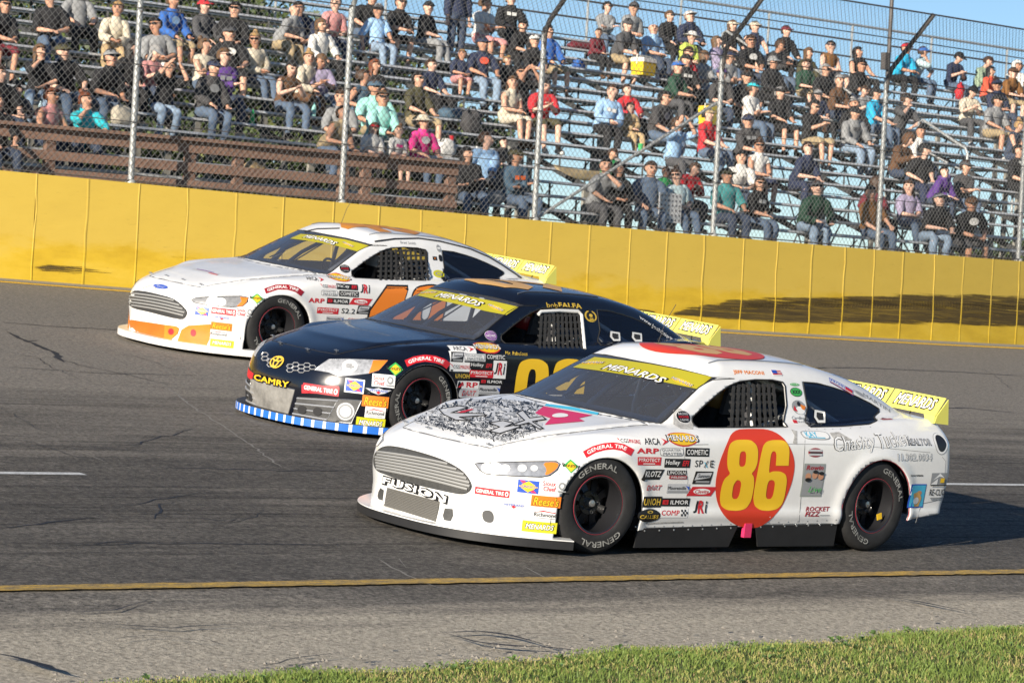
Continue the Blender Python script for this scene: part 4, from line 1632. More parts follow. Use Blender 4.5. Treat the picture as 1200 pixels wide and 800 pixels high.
def roof_number(c, disc, ink, num):
    """Number lying on the roof, read from the left side of the car."""
    hit = c.sh.cast((1.72, -.02, 3), (0, 0, -1))
    p, n = hit
    L = []
    if disc:
        V, T = fill([ring(48)], .07)
        L.append((V, T, disc))
    L.append(L_txt(num, ink, .66 if disc else .95, .70 if disc else .95, bold=.05))
    c.decal(0, 0, .94, .90, L, name='roof_number', at=(p, n), rightward=(1, 0, 0), metric=True, lift=.005, mx=.07)


def hood_pins(c, pts):
    for u, v in pts:
        h = c.pix(u, v)
        if h is None:
            continue
        p, n = h
        t = np.array([0, 1.0, 0])
        m = MB()
        m.tube([p, p + n * .02], .007, ALU, 6)
        m.tube([p + n * .012 + t * .03 * math.cos(a) + np.array([1, 0, 0]) * .012 * math.sin(a) for a in np.arange(10) * PI / 5], .003, ALU, 4, True)
        m.build('hood_pin', c.root, True)


def fittings(c, ant=True):
    m = MB()
    h = c.sh.cast((1.46, .18, 3), (0, 0, -1))
    if ant:
        m.tube([h[0], h[0] + np.array([.05, 0, .16]), h[0] + np.array([.14, 0, .30])], .003, DARK, 4)
        m.build('antenna', c.root)
    # roof rails
    for sg in (-1, 1):
        P = []
        for x in np.linspace(1.32, 2.30, 12):
            q = c.sh.cast((x, sg * (.50 - .04 * max(0, x - 2)), 3), (0, 0, -1))
            P.append(q[0] + np.array([0, 0, .006]))
        MB().tube(P, .006, ALU, 5).build('roof_rail', c.root, True)
    m = MB()
    for y in (-.12, .14):
        P = []
        for t in np.linspace(0, 1, 6):
            x0 = lerp((.62, y * 1.6, 0), (1.15, y, 0), t)
            q = c.sh.bvh.ray_cast(Vector((x0[0], x0[1], 2)), Vector((0, 0, -1)), 3)
            P.append(np.array(q[0]) + np.array([.02, 0, -.03]))
        m.tube(P, .007, DARK, 5)
    m.build('windscreen_brace', c.root, True)




def build2(c):
    """Dark blue-black car in the middle."""
    car_base(c, PAINT_K)
    cabin(c)
    add_wheel(c, 0.0, -1, -4, 100)
    for x, sd in ((0, 1), (2.75, -1), (2.75, 1)):
        add_wheel(c, x, sd, 0, 30 * x)
    BL, WH = mat('lip_blue', (.02, .14, .55), .4), mat('lip_white', (.70, .70, .68), .45, var=.1, scale=20)
    splitter(c, BLACK, BL, lambda i: WH if i % 4 == 0 else BL)
    spoiler(c, INK['lemon'])
    window_net(c, [(634, 368), (680, 368), (684, 409), (631, 409)], 10, 6)
    net_frame(c, [(631.5, 368), (634, 365), (655, 363.8), (677.6, 364.4), (682, 369), (685.5, 408.5)])
    S5 = lambda q: crop(q, (400, 320), 5)
    # door number, partly hidden by the nearest car
    c.patch([chaikin([(609, 424), (620, 420), (634, 421), (642, 427), (643, 440), (640, 468), (635, 486), (624, 491), (608, 490), (601, 482), (602, 462), (605, 438)], 2, .2), chaikin([(622, 432), (627, 433), (628, 441), (624, 472), (620, 479), (615, 476), (616, 462), (619, 438)], 2, .2)], 'door_number', INK['yellow'], .003, 4)
    c.patch([chaikin([(652, 424), (663, 420), (677, 421), (685, 427), (686, 440), (683, 468), (678, 486), (667, 491), (651, 490), (645, 480), (646, 474), (656, 474), (660, 479), (664, 470), (665, 456), (654, 458), (647, 450), (648, 436)], 2, .2), chaikin([(664, 431), (669, 432), (670, 439), (668, 447), (662, 448), (660, 441)], 2, .2)], 'door_number', INK['yellow'], .003, 4)
    T1 = lambda q: crop(q, (255, 370), 5.333)
    T2 = lambda q: crop(q, (360, 400), 6.667)
    lampm = mat('lamp_shell_bright', (.50, .51, .53), .25, .4, var=.45, scale=26)
    hl = T2([(60, 225), (110, 180), (170, 140), (330, 138), (630, 150), (560, 225), (480, 250), (350, 265), (240, 270), (170, 240)])
    lamp(c, hl, T2([(515, 150), (630, 150), (560, 225), (480, 250), (500, 200)]), [(410, 429, 9.5, INK['silver']), (410, 429.5, 7, INK['white'])], True, lampm)
    outline_tube(c, hl, .003, ALU, 'lamp_bezel')
    c.decal(410, 428.5, 13, 3, [L_box('gold'), L_box('darkred', 1, .3)])
    # honeycomb strip
    reg = [T1([(405, 345), (440, 312), (505, 290), (640, 300), (606, 348), (500, 358)]), T1([(345, 300), (330, 240), (300, 232), (283, 240), (295, 280), (330, 320)])]
    W = mat('grille_wire', (.55, .56, .58), .35, .6)
    for R in reg:
        B = np.array(R)
        m = MB()
        dx, dy = 6.6, 4.6
        for i, u in enumerate(np.arange(B[:, 0].min() - 4, B[:, 0].max() + 4, dx)):
            for v in np.arange(B[:, 1].min() - 5, B[:, 1].max() + 5, dy):
                v2 = v + (dy / 2 if i % 2 else 0) + (u - B[:, 0].min()) * .05
                if sdpoly(np.array([(u, v2)]), B)[0] < -.8:
                    H = [c.pix(u + 4.2 * math.cos(a), v2 + 2.6 * math.sin(a)) for a in np.arange(6) * PI / 3]
                    if all(h is not None for h in H):
                        m.tube([h[0] + h[1] * .004 for h in H], .0042, W, 4, True)
        if m.V:
            m.build('honeycomb_wire', c.root)
    c.decal(324.8, 424, 15, 16.5, [L_ell('gold'), L_ell('black', .80, .78), L_ell('gold', .44, .92), L_ell('black', .24, .66), L_ell('gold', .78, .44, 0, .2), L_ell('black', .58, .2, 0, .2), L_ell('gold', .14, .3, 0, .2)], name='badge', lift=.008)
    banner_text(c, T1([(232, 380), (300, 398), (380, 418), (458, 432)]), 'CAMRY', 'yellow', 8.0, 'black')
    pl = T1([(208, 395), (483, 462), (440, 622), (205, 562)])
    c.patch([pl], 'intake_plate', mat('intake_plate', (.30, .29, .27), .45, .3, var=.5, scale=7), .006, 4)
    outline_tube(c, pl, .005, ALU, 'plate_frame')
    GB = mat('vent_frame', (.10, .10, .10), .4, .4, var=.3, scale=15)
    si = T1([(500, 505), (760, 520), (680, 655), (470, 615)])
    v = c.patch([si], 'side_intake', GB, .003, 4, mirror=True)
    for k, t in enumerate((.08, .38, .66, .95)):
        a, b = lerp(si[0], si[3], t), lerp(si[1], si[2], t)
        Q = c.line([a, b], .006, 5)
        for sg, o in ((1, v[0]), (-1, v[1])):
            MB().tube([q * np.array([1, sg, 1]) for q in Q], .008 if k in (1, 3) else .006, W, 5).build('bar', o, True)
    for u, w in ((354.7, 479.6), (372.7, 481.5)):
        for o, q in zip(v, c.patch([ring(14, 5.2, 5.0, u, w)], 'duct', DARK, .013, 2.5, mirror=True)):
            q.parent = o
    fh = T2([(240, 450), (425, 460), (345, 635), (150, 625)])
    f = c.patch([fh], 'fog_lamp', mat('fog_housing', (.16, .16, .16), .4, .5, var=.3, scale=14), .004, 4, mirror=True)
    for r_, ink, lf in ((10.5, 'silver', .006), (8.5, 'grey', .0072), (6.5, 'white', .0084), (2.5, 'silver', .0096)):
        for o, q in zip(f, c.patch([ring(18, r_, r_, 405, 481.8)], 'lens', INK[ink], lf, 2.5, mirror=True)):
            q.parent = o
    outline_tube(c, fh, .004, ALU, 'fog_lamp_trim')
    c.patch([T1([(526, 430), (760, 440), (757, 488), (526, 482)])], 'sticker', INK['red'], .0018, 4, mirror=True)
    # stickers
    plate_w = lambda u, v, w, h: c.decal(u, v, w, h, [L_box('white')], lift=.0015)
    for u, v_, w, h in ((542, 408.4, 31, 9), (449.6, 446, 27, 15), (415.4, 452, 23, 16.5), (439.8, 483.2, 24, 13), (539, 429.6, 25, 11), (585.4, 433, 15.5, 21), (548, 450.6, 26, 9), (536, 418, 17, 14)):
        plate_w(u, v_, w, h)
    c.decal(549, 460.4, 24, 12, [L_ell('silver', 1, 1, p=.5)], lift=.0015)
    c.decal(556, 418.6, 26, 9, [L_box('silver')], lift=.0015)
    stickers(c, [('arca', 543, 408.4, 25, 6.5), ('oval', 570.4, 406.4, 31, 16), ('sealed', 536, 418, 16, 12), ('quarter', 556, 418.6, 24, 8), ('cometic', 581, 418.2, 24, 8),
                 ('cgs', 539, 429.8, 23, 7), ('holley', 564, 428, 27, 8), ('jri', 585.4, 432, 13, 16), ('unoh', 541.4, 440.4, 18, 8.5), ('pyrotect', 564, 438, 28, 8.5), ('arp', 548, 450.6, 24, 7),
                 ('ilmor', 576, 447, 27, 6.5), ('dart', 549, 460.4, 17, 6), ('howe', 573, 456.8, 25, 11), ('bounty', 463.6, 432, 22, 15), ('sioux', 449.6, 446, 25, 12), ('sunoco', 415.4, 452, 20, 13),
                 ('wing', 443.4, 458.4, 31, 9), ('reeses', 440, 470.4, 31, 13), ('richmond', 439.8, 483.2, 22, 10), ('menards', 434.3, 496, 34, 12.5), ('general', 375, 456.3, 43, 10)])
    banner_arc(c, S5([(378, 530), (430, 508), (490, 498), (550, 505), (600, 522), (628, 545)]), 'GENERAL TIRE', 'red', 'white', 8)
    D = c.decal
    D(605, 414, 26, 4.5, [L_txt('Mr. Fabulous', 'gold', 1, 1, bold=.01, sh=.2)])
    D(575.3, 393.4, 13, 12, [L_ell('white', 1.05, 1.05), L_ell('purple'), L_txt('HOWE', 'white', .8, .3, bold=.02), L_txt('RACING', 'silver', .6, .16, 0, .3), L_txt('LAJOIE', 'silver', .6, .16, 0, -.3)])
    D(647, 357.6, 13, 6, [L_txt('bob', 'gold', 1, 1, bold=.0)])
    D(668, 357.9, 27, 6, [L_txt('FALFA', 'gold', 1, 1, bold=.03)])
    D(692, 370.5, 14, 14, [L_ell('gold', n=18), L_ell('black', .74, .78), L_box('black', .26, .3, 0, .45), L_ell('gold', .3, .3, 0, .05), L_box('gold', .3, .08, 0, -.22), L_box('gold', .4, .08, 0, -.34)])
    D(774, 388.6, 47, 6, [L_txt('www.JoshStipp.com', 'white', 1, 1, bold=.01)], rot=-28)
    windscreen_print(c, S5([(428, 128), (560, 157), (700, 188), (850, 225), (966, 247)]), S5([(510, 94), (620, 112), (750, 138), (900, 168), (1036, 199)]), None)
    strip_words(c, (538, 350), 52, 8.5, [(502.6, 343.4), (581, 361)])
    roof_number(c, None, 'tan', '09')
    for u, v_ in ((720.4, 394), (746, 395)):
        side_vent(c, u, v_, 5.5, 6)
    hood_pins(c, T1([(345, 125), (393, 172), (563, 213), (743, 222)]))
    fittings(c, False)


def build3(c):
    """White car with orange nose panels and numbers, next to the wall."""
    car_base(c, PAINT_W)
    cabin(c)
    for x, sd in ((0, -1), (0, 1), (2.75, -1), (2.75, 1)):
        add_wheel(c, x, sd, -3 if x == 0 else 0, 60 + 30 * x)
    LIP = mat('lip_offwhite', (.66, .64, .62), .45, var=.12, scale=9)
    splitter(c, PAINT_W, LIP)
    spoiler(c, INK['lemon'])
    window_net(c, [(446, 293), (500, 292), (504, 329), (444, 329)], 10, 7)
    T6 = lambda q: crop(q, (130, 300), 6.156)
    T7 = lambda q: crop(q, (340, 260), 5.714)
    gr = chaikin(T6([(126, 300), (145, 270), (175, 250), (270, 262), (440, 305), (500, 345), (550, 400), (540, 435), (515, 455), (430, 440), (280, 400), (165, 375), (130, 345)]), 1, .2)
    grille(c, gr, T6([(150, 262), (135, 372), (470, 318), (535, 452)]), mat('grille_dark', (.05, .05, .05), .5, .2), 5)
    c.decal(188.2, 336, 16.5, 7, [L_ell('silver', 1.05, 1.08), L_ell('blue'), L_txt('Ford', 'silver', .62, .52, bold=.0, sh=.3)], name='badge', lift=.005)
    m = MB()
    for q in ([(230, 235), (270, 220), (300, 212)], [(312, 215), (325, 245), (345, 265)]):
        m.tube(c.line(T6(q), .004), .004, mat('tape', (.5, .45, .3), .6), 4)
    m.build('tape_mark', c.root)
    c.decal(176, 372.8, 29, 6, [L_txt('HAUTERIVE', 'grey', 1, 1, bold=.03, sh=.2), L_txt('HAUTERIVE', 'white', .96, .8, bold=.0, sh=.2)], name='lettering')
    OR = mat('orange_panel', (.66, .20, .02), .4, var=.2, scale=5)
    p = c.patch([T6([(130, 440), (155, 460), (390, 495), (470, 505), (495, 520), (485, 560), (430, 610), (380, 600), (160, 558), (140, 520)])], 'nose_panel', mat('orange_red_panel', (.68, .13, .015), .4, var=.15, scale=5), .003, 4)[0]
    c.patch([T6([(390, 497), (470, 507), (493, 522), (482, 558), (430, 607), (384, 599)])], 'panel_corner', OR, .0045, 4, parent=p)
    c.patch([ring(14, 3.4, 3.8, 200.8, 388.5)], 'tow_hole', INK['red'], .006, 3, parent=p)
    p = c.patch([T6([(480, 610), (510, 530), (560, 500), (720, 490), (712, 600), (690, 645), (640, 648), (520, 630)])], 'nose_panel', OR, .003, 4, mirror=True)[0]
    c.patch([ring(14, 3.2, 4.2, 226.7, 389.8)], 'tow_hole', INK['red'], .006, 3, parent=p)
    hl = T6([(580, 315), (620, 300), (800, 292), (940, 290), (990, 300), (985, 330), (950, 360), (880, 368), (760, 362), (640, 345), (600, 335)])
    lamp(c, hl, T6([(932, 296), (988, 303), (975, 335), (945, 362), (905, 365), (942, 328)]), [(250, 353.5, 8, INK['white']), (259, 354, 6, INK['white'])], True, mat('lamp_shell_mid', (.33, .33, .33), .3, .4, var=.4, scale=22))
    outline_tube(c, hl, .0045, BLACK, 'lamp_bezel')
    stickers(c, [('sunoco', 236.7, 364.4, 16, 10), ('general', 262, 365, 29, 7.5), ('sioux', 286.8, 366, 19, 9), ('wing', 260, 372.5, 24, 6), ('reeses', 259.5, 382.4, 25, 9), ('richmond', 256.2, 391, 20, 7),
                 ('menards', 260, 402.3, 28, 8.5), ('bounty', 301.4, 349.5, 18, 11), ('arca', 369, 326.6, 21, 6), ('oval', 397, 325, 27, 11), ('cgs', 384.6, 335.5, 18, 6), ('holley', 407, 336, 25, 7),
                 ('jri', 428, 338.4, 12, 12), ('quarter', 386, 343.2, 20, 7), ('cometic', 408.8, 344.4, 23, 6.5), ('arp', 370.6, 352, 20, 6), ('ilmor', 396, 352.8, 26, 6.8), ('clevite', 422.6, 353.4, 25, 7.8),
                 ('pyrotect', 384, 364, 25, 7), ('sealed', 425.8, 363, 16, 10), ('howe', 392, 373.6, 20, 6), ('comp', 417, 374.6, 21, 6)])
    banner_arc(c, crop([(722, 365), (780, 345), (830, 346), (870, 357), (898, 378)], (130, 250), 4), 'GENERAL TIRE', 'darkred', 'white', 6.5)
    D = c.decal
    D(408, 364.5, 16, 6, [L_txt('S2.2', 'black', 1, 1)])
    D(404.2, 314.8, 12, 10, [L_ell('black'), L_txt('HOWE', 'red', .7, .24), L_txt('RACING', 'silver', .6, .16, 0, .27), L_txt('LAJOIE', 'silver', .6, .16, 0, -.27)])
    D(514, 321, 13, 9.5, [L_ell('lime'), L_ell('grey', .6, .5), L_ell('lime', .4, .3)])
    D(514, 291, 5, 9, [L_ell('grey'), L_box('white', .7, .2)])
    D(509.5, 302.8, 5, 4.5, [L_box('black'), L_box('orange', .3, .3)])
    D(516, 302.5, 4, 8, [L_ell('black', p=.6)])
    D(478, 284.6, 18, 3.4, [L_txt('Brad Smith', 'grey', 1, 1)])
    D(600, 327, 15, 7, [L_poly('grey', [(-.5, .2), (-.2, .15), (-.1, .4), (0, .2), (.1, .4), (.2, .15), (.5, .2), (.3, -.3), (.1, -.15), (0, -.4), (-.1, -.15), (-.3, -.3)])])
    D(242, 318.5, 34, 7, [L_box('silver', .9, .5, -.05, .1), L_box('purple', .6, .25, -.1, .3), L_box('red', .3, .3, .3, -.3)], rightward=(0, -1, 0))
    four = [(453.7, 336), (476.5, 336.5), (477, 341), (470, 362), (480, 362.5), (478, 374), (466, 374), (464, 384), (450, 384), (452, 374), (432, 373), (434, 364)]
    ctr = np.mean(four, 0)
    c.patch([[tuple(ctr + (np.array(q) - ctr) * 1.09) for q in four]], 'door_number', INK['black'], .003, 4)
    c.patch([four], 'door_number', INK['orange'], .0045, 4)
    zo = chaikin([(486, 338), (505, 334.5), (520, 338), (523, 352), (516, 380), (506, 390), (488, 390), (478, 380), (480, 360)], 2, .2)
    zi = chaikin([(499, 347), (506, 346), (508, 352), (502, 374), (496, 378), (492, 374), (494, 360)], 2, .2)
    cz = zo.mean(0)
    c.patch([cz + (zo - cz) * 1.08, cz + (zi - cz) * .8], 'door_number', INK['black'], .003, 4)
    c.patch([zo, zi], 'door_number', INK['orange'], .0045, 4)
    T8 = lambda q: crop(q, (480, 270), 6)
    windscreen_print(c, [(340, 279.8), (362, 282.6), (392.5, 287.8), (419, 295)], [(352.5, 274.4), (380, 277.2), (405, 281), (431.9, 288)], None)
    strip_words(c, (375, 280.6), 37, 6, [(408, 287)])
    roof_number(c, None, 'amber', '40')
    seam(c, [(439, 283.2), (462, 280.2), (490.5, 279.6), (515, 283), (539.5, 289), (551, 292), (573, 301.5), (588, 310.5), (611, 326)], .011, BLACK, 'roof_rail')
    seam(c, [(357.5, 271.8), (372, 268.6), (398, 268)], .011, BLACK, 'roof_rail')
    hood_pins(c, T6([(290, 128), (403, 147), (523, 175), (650, 210)]))
    fittings(c)


build86(c86)
car_lag = 'stock cars racing side by side'
c2 = Car('saloon', 'race_car', 2.58, 6.05, -.25, -.4, .992)
tag(c2.root, 'dark navy stock car with yellow number and blue and white striped front lip', 'race car', car_lag)
build2(c2)
c3 = Car('sedan', 'race_car', 5.011, 11.499, -1.26, 0, 1.055)
tag(c3.root, 'white stock car with orange nose panels and orange numbers, beside the yellow wall', 'race car', car_lag)
build3(c3)
# ------------------------------------------------------------------ ground, track, wall, fence, stand, trees


def yw(x):
    """Foot of the wall across the banking: the wall bends gently."""
    x = np.asarray(x, float)
    c = 16.88 + .0078 * (np.clip(x, 2, 30) - 19.5) ** 2
    return c - .273 * np.minimum(x - 2, 0) * .6 + .164 * np.maximum(x - 30, 0) * .6


def node_mat(name, build):
    m = bpy.data.materials.new(name)
    m.use_nodes = True
    t = m.node_tree
    build(t, t.nodes['Principled BSDF'])
    MATS[name] = m
    return m


def N(t, kind, **kw):
    n = t.nodes.new('ShaderNode' + kind)
    for k, v in kw.items():
        if k in n.inputs:
            n.inputs[k].default_value = v
        else:
            setattr(n, k, v)
    return n


def ramp(t, src, stops):
    r = t.nodes.new('ShaderNodeValToRGB')
    e = r.color_ramp.elements
    while len(e) < len(stops):
        e.new(.5)
    for k, (p, c) in enumerate(stops):
        e[k].position = p
        e[k].color = (*c, 1) if len(c) == 3 else c
    t.links.new(src, r.inputs[0])
    return r.outputs[0]


def mixc(t, a, b, fac, mode='MIX'):
    m = t.nodes.new('ShaderNodeMix')
    m.data_type = 'RGBA'
    m.blend_type = mode
    for sock, v in ((m.inputs[6], a), (m.inputs[7], b), (m.inputs[0], fac)):
        if hasattr(v, 'is_linked'):
            t.links.new(v, sock)
        else:
            sock.default_value = (*v, 1) if hasattr(v, '__len__') else v
    return m.outputs[2]


def asphalt(t, b, base, light, dusty=None):
    tc = N(t, 'TexCoord')
    mp = N(t, 'Mapping')
    mp.inputs['Scale'].default_value = (.12, 1.1, 1)
    t.links.new(tc.outputs['Object'], mp.inputs[0])
    n1 = N(t, 'TexNoise', Scale=2.2, Detail=8, Roughness=.7)
    t.links.new(mp.outputs[0], n1.inputs['Vector'])
    n2 = N(t, 'TexNoise', Scale=30, Detail=5, Roughness=.8)
    t.links.new(tc.outputs['Object'], n2.inputs['Vector'])
    n3 = N(t, 'TexVoronoi', Scale=48)
    t.links.new(tc.outputs['Object'], n3.inputs['Vector'])
    n4 = N(t, 'TexNoise', Scale=.55, Detail=5, Roughness=.6)
    t.links.new(tc.outputs['Object'], n4.inputs['Vector'])
    c = ramp(t, n1.outputs['Fac'], [(.3, [x * .80 for x in base]), (.72, [x * 1.28 for x in base])])
    g = ramp(t, n2.outputs['Fac'], [(.32, (.20, .20, .20)), (.70, (2.0, 1.98, 1.94))])
    c = mixc(t, c, g, 1.0, 'MULTIPLY')
    n6 = N(t, 'TexNoise', Scale=13, Detail=4, Roughness=.8)
    t.links.new(tc.outputs['Object'], n6.inputs['Vector'])
    c = mixc(t, c, ramp(t, n6.outputs['Fac'], [(.34, (.62, .62, .62)), (.68, (1.38, 1.36, 1.33))]), 1.0, 'MULTIPLY')
    big = ramp(t, n4.outputs['Fac'], [(.3, (.82, .82, .82)), (.7, (1.2, 1.19, 1.16))])
    c = mixc(t, c, big, 1.0, 'MULTIPLY')
    s = ramp(t, n3.outputs['Distance'], [(.06, (1, 1, 1)), (.13, (0, 0, 0))])
    n5 = N(t, 'TexNoise', Scale=14, Detail=2)
    t.links.new(tc.outputs['Object'], n5.inputs['Vector'])
    gate = ramp(t, n5.outputs['Fac'], [(.50, (0, 0, 0)), (.60, (1, 1, 1))])
    s = mixc(t, s, gate, 1.0, 'MULTIPLY')
    c = mixc(t, c, light, s)
    if dusty:
        sx = N(t, 'SeparateXYZ')
        t.links.new(tc.outputs['Object'], sx.inputs[0])
        mr = N(t, 'MapRange')
        mr.inputs[1].default_value, mr.inputs[2].default_value = dusty[0], dusty[1]
        t.links.new(sx.outputs[1], mr.inputs[0])
        ad = N(t, 'Math', operation='MULTIPLY_ADD')
        t.links.new(n1.outputs['Fac'], ad.inputs[0])
        ad.inputs[1].default_value = 1.1
        t.links.new(mr.outputs[0], ad.inputs[2])
        f = ramp(t, ad.outputs[0], [(.62, (0, 0, 0)), (1.35, (.92, .92, .92))])
        c = mixc(t, c, mixc(t, dusty[2], g, .8, 'MULTIPLY'), f)
    t.links.new(c, b.inputs['Base Color'])
    b.inputs['Roughness'].default_value = .88
    b.inputs['Specular IOR Level'].default_value = .3
    bp = N(t, 'Bump', Strength=.8, Distance=.016)
    t.links.new(n2.outputs['Fac'], bp.inputs['Height'])
    t.links.new(bp.outputs[0], b.inputs['Normal'])


ASPHALT = node_mat('track_asphalt', lambda t, b: asphalt(t, b, (.090, .084, .077), (.60, .57, .52), dusty=(3.0, 14.5, (.215, .195, .167))))
APRON = node_mat('apron_asphalt', lambda t, b: asphalt(t, b, (.135, .125, .112), (.60, .57, .52), dusty=(-1.1, -2.6, (.40, .36, .29))))


def worn_paint(t, b, col, under, amt=.5, scale=9):
    tc = N(t, 'TexCoord')
    n = N(t, 'TexNoise', Scale=scale, Detail=8, Roughness=.75)
    mp = N(t, 'Mapping')
    mp.inputs['Scale'].default_value = (.8, 3, 1)
    t.links.new(tc.outputs['Object'], mp.inputs[0])
    t.links.new(mp.outputs[0], n.inputs['Vector'])
    f = ramp(t, n.outputs['Fac'], [(amt - .12, (0, 0, 0)), (amt + .12, (1, 1, 1))])
    n2 = N(t, 'TexNoise', Scale=60, Detail=3)
    t.links.new(tc.outputs['Object'], n2.inputs['Vector'])
    g = ramp(t, n2.outputs['Fac'], [(.3, (.6, .6, .6)), (.7, (1.25, 1.25, 1.25))])
    t.links.new(mixc(t, mixc(t, under, col, f), g, 1.0, 'MULTIPLY'), b.inputs['Base Color'])
    b.inputs['Roughness'].default_value = .75


GRASS_G = node_mat('turf', lambda t, b: asphalt(t, b, (.055, .075, .022), (.12, .13, .05), dusty=None))
A = -60.0


def sheet(name, rows, m, kind='structure'):
    """A strip along the track: ROWS of (x list, local y list, local z)."""
    V, F = [], []
    n = len(rows[0][0])
    for xs, ys, z in rows:
        for x, y in zip(xs, np.broadcast_to(ys, (n,))):
            V.append(bank(x, y, z))
    for r in range(len(rows) - 1):
        for i in range(n - 1):
            a = r * n + i
            F.append((a, a + 1, a + n + 1, a + n))
    return tag(link(name, mesh(name, V, F, m)), kind=kind)


XS = np.linspace(-70, 130, 101)
# one ground sheet out to the horizon, stepped under the banking
prof = [(-4000, -.46), (-14, -.44), (-4.2, -.42), (-3.2, -.36), (17.0, 1.60), (18.5, 1.62), (60, 1.5), (400, 1.0), (6000, -2)]
gv, gf = [], []
for y, z in prof:
    for x in (-4000, -300, -60, 0, 40, 130, 500, 6000):
        gv.append((x, y, z))
for i in range(len(prof) - 1):
    for j in range(7):
        a = i * 8 + j
        gf.append((a, a + 1, a + 9, a + 8))
tag(link('ground', mesh('ground', gv, gf, GRASS_G)), kind='structure')
tag(link('apron', mesh('apron', [bank(x, y, z) for y, z in ((-3.6, -.05), (-.60, 0.0)) for x in XS], [(i, i + 1, i + 102, i + 101) for i in range(100)], APRON)), kind='structure')
sheet('track', [(XS, -.80, .004), (XS, 5, .004), (XS, 11, .004), (XS, yw(XS) + .05, .004)], ASPHALT)
YEL = node_mat('yellow_line', lambda t, b: worn_paint(t, b, (.58, .36, .05), (.20, .155, .085), .50, 11))
YEL2 = node_mat('yellow_edge_line', lambda t, b: worn_paint(t, b, (.95, .58, .04), (.5, .32, .06), .26))
WHT = node_mat('white_line', lambda t, b: worn_paint(t, b, (.60, .61, .60), (.2, .2, .2), .38))
XL = np.linspace(-25, 35, 900)
sheet('yellow_line', [(XL, -.82 + rng.normal(0, .006, 900), .0085), (XL, -.68 + rng.normal(0, .006, 900), .0085)], YEL)
sheet('yellow_edge_line', [(XS, yw(XS) - .62, .0085), (XS, yw(XS) - .47, .0085)], YEL2)
sheet('concrete_gutter', [(XS, yw(XS) - .40, .008), (XS, yw(XS) + .01, .008)], mat('gutter', (.26, .24, .20), .9, var=.25, scale=6, bump=.3))
k = 0
for x0 in np.arange(-22.6, 90, 9.9):
    xs = np.linspace(x0 + 17, x0 + 17 + 3.4, 3)
for x0, x1 in ((-25.3, -21.7), (-15.3, -11.7), (-5.6, -2.05), (6.35, 9.9), (16.3, 19.9), (26.2, 29.8), (36.2, 39.8)):
    sheet('white_line', [(np.linspace(x0, x1, 4), 3.115, .0085), (np.linspace(x0, x1, 4), 3.215, .0085)], WHT)

# cracks and sealed joints in the asphalt
TAR = mat('tar', (.014, .014, .015), .6)
LITE = mat('scratch', (.22, .21, .19), .9)


def crack(pts, w, m, name, z=.0065):
    P = [hit_track(u, v) for u, v in pts]
    Q = []
    for a, b in zip(P[:-1], P[1:]):
        n = max(2, int(np.linalg.norm(b - a) / .12))
        for i in range(n):
            t = i / n
            Q.append(a * (1 - t) + b * t + np.array([rng.normal(0, .012), rng.normal(0, .012)]))
    Q.append(P[-1])
    V, F = [], []
    for i, q in enumerate(Q):
        d = unit(Q[min(i + 1, len(Q) - 1)] - Q[max(i - 1, 0)])
        s = np.array([-d[1], d[0]]) * w * (.5 + .8 * rng.random()) * min(1, .15 + i / 3, .15 + (len(Q) - 1 - i) / 3)
        V += [bank(*(q - s), z), bank(*(q + s), z)]
    for i in range(len(Q) - 1):
        F.append((2 * i, 2 * i + 2, 2 * i + 3, 2 * i + 1))
    tag(link(name, mesh(name, V, F, m)), kind='structure')


def hit_track(u, v):
    r = ray(u, v)
    n = np.array([0, -SB, CB])
    w = CAMC + r * (-(n @ CAMC) / (n @ r))
    return np.array([w[0], w[1] * CB + w[2] * SB])


for pts, w, m in (([(0, 378), (60, 383), (140, 387), (270, 393)], .02, TAR), ([(900, 432), (1000, 431), (1120, 436), (1200, 441)], .03, TAR), ([(1060, 480), (1130, 478), (1200, 485)], .025, TAR),
                  ([(8, 389), (35, 402), (60, 412), (75, 425)], .03, TAR), ([(30, 400), (44, 399)], .04, TAR), ([(55, 418), (100, 430), (160, 442), (200, 452)], .012, TAR),
                  ([(0, 767), (25, 772), (55, 781), (78, 788)], .035, TAR), ([(520, 742), (560, 740), (600, 745), (650, 760)], .018, TAR), ([(520, 742), (560, 753), (600, 757), (650, 760), (690, 763)], .016, TAR),
                  ([(1010, 697), (1060, 702), (1110, 712), (1145, 718)], .018, TAR), ([(310, 782), (350, 770), (400, 765)], .012, TAR), ([(190, 450), (230, 480), (280, 512), (330, 548)], .010, LITE),
                  ([(440, 655), (480, 675), (515, 690)], .010, LITE), ([(95, 530), (125, 542)], .012, LITE), ([(100, 730), (200, 736), (280, 732)], .012, TAR), ([(980, 690), (1040, 694)], .01, LITE),
                  ([(1080, 640), (1110, 634)], .012, LITE), ([(0, 620), (60, 612), (120, 606)], .012, TAR), ([(180, 610), (190, 592), (205, 588)], .009, TAR), ([(0, 430), (120, 438), (240, 440)], .010, TAR),
                  ([(560, 520), (600, 540)], .008, TAR), ([(870, 768), (930, 765), (1010, 760)], .008, TAR), ([(180, 548), (330, 552), (420, 552)], .012, TAR), ([(60, 640), (240, 637), (400, 640)], .009, TAR)):
    crack(pts, w, m, 'crack')

# a net of fine random cracks, and faint rubber laid down along the racing line
cr = np.random.default_rng(11)
for i in range(34):
    u, v = cr.uniform(-20, 1180), cr.uniform(400, 790)
    P = [(u, v)]
    a = cr.choice([.05, .25, -.15, .5]) + cr.normal(0, .15)
    for j in range(int(cr.integers(3, 7))):
        a += cr.normal(0, .35)
        P.append((P[-1][0] + 26 * math.cos(a), P[-1][1] + 11 * math.sin(a)))
    crack(P, cr.uniform(.003, .008), TAR if cr.random() < .72 else LITE, 'crack', .0062)


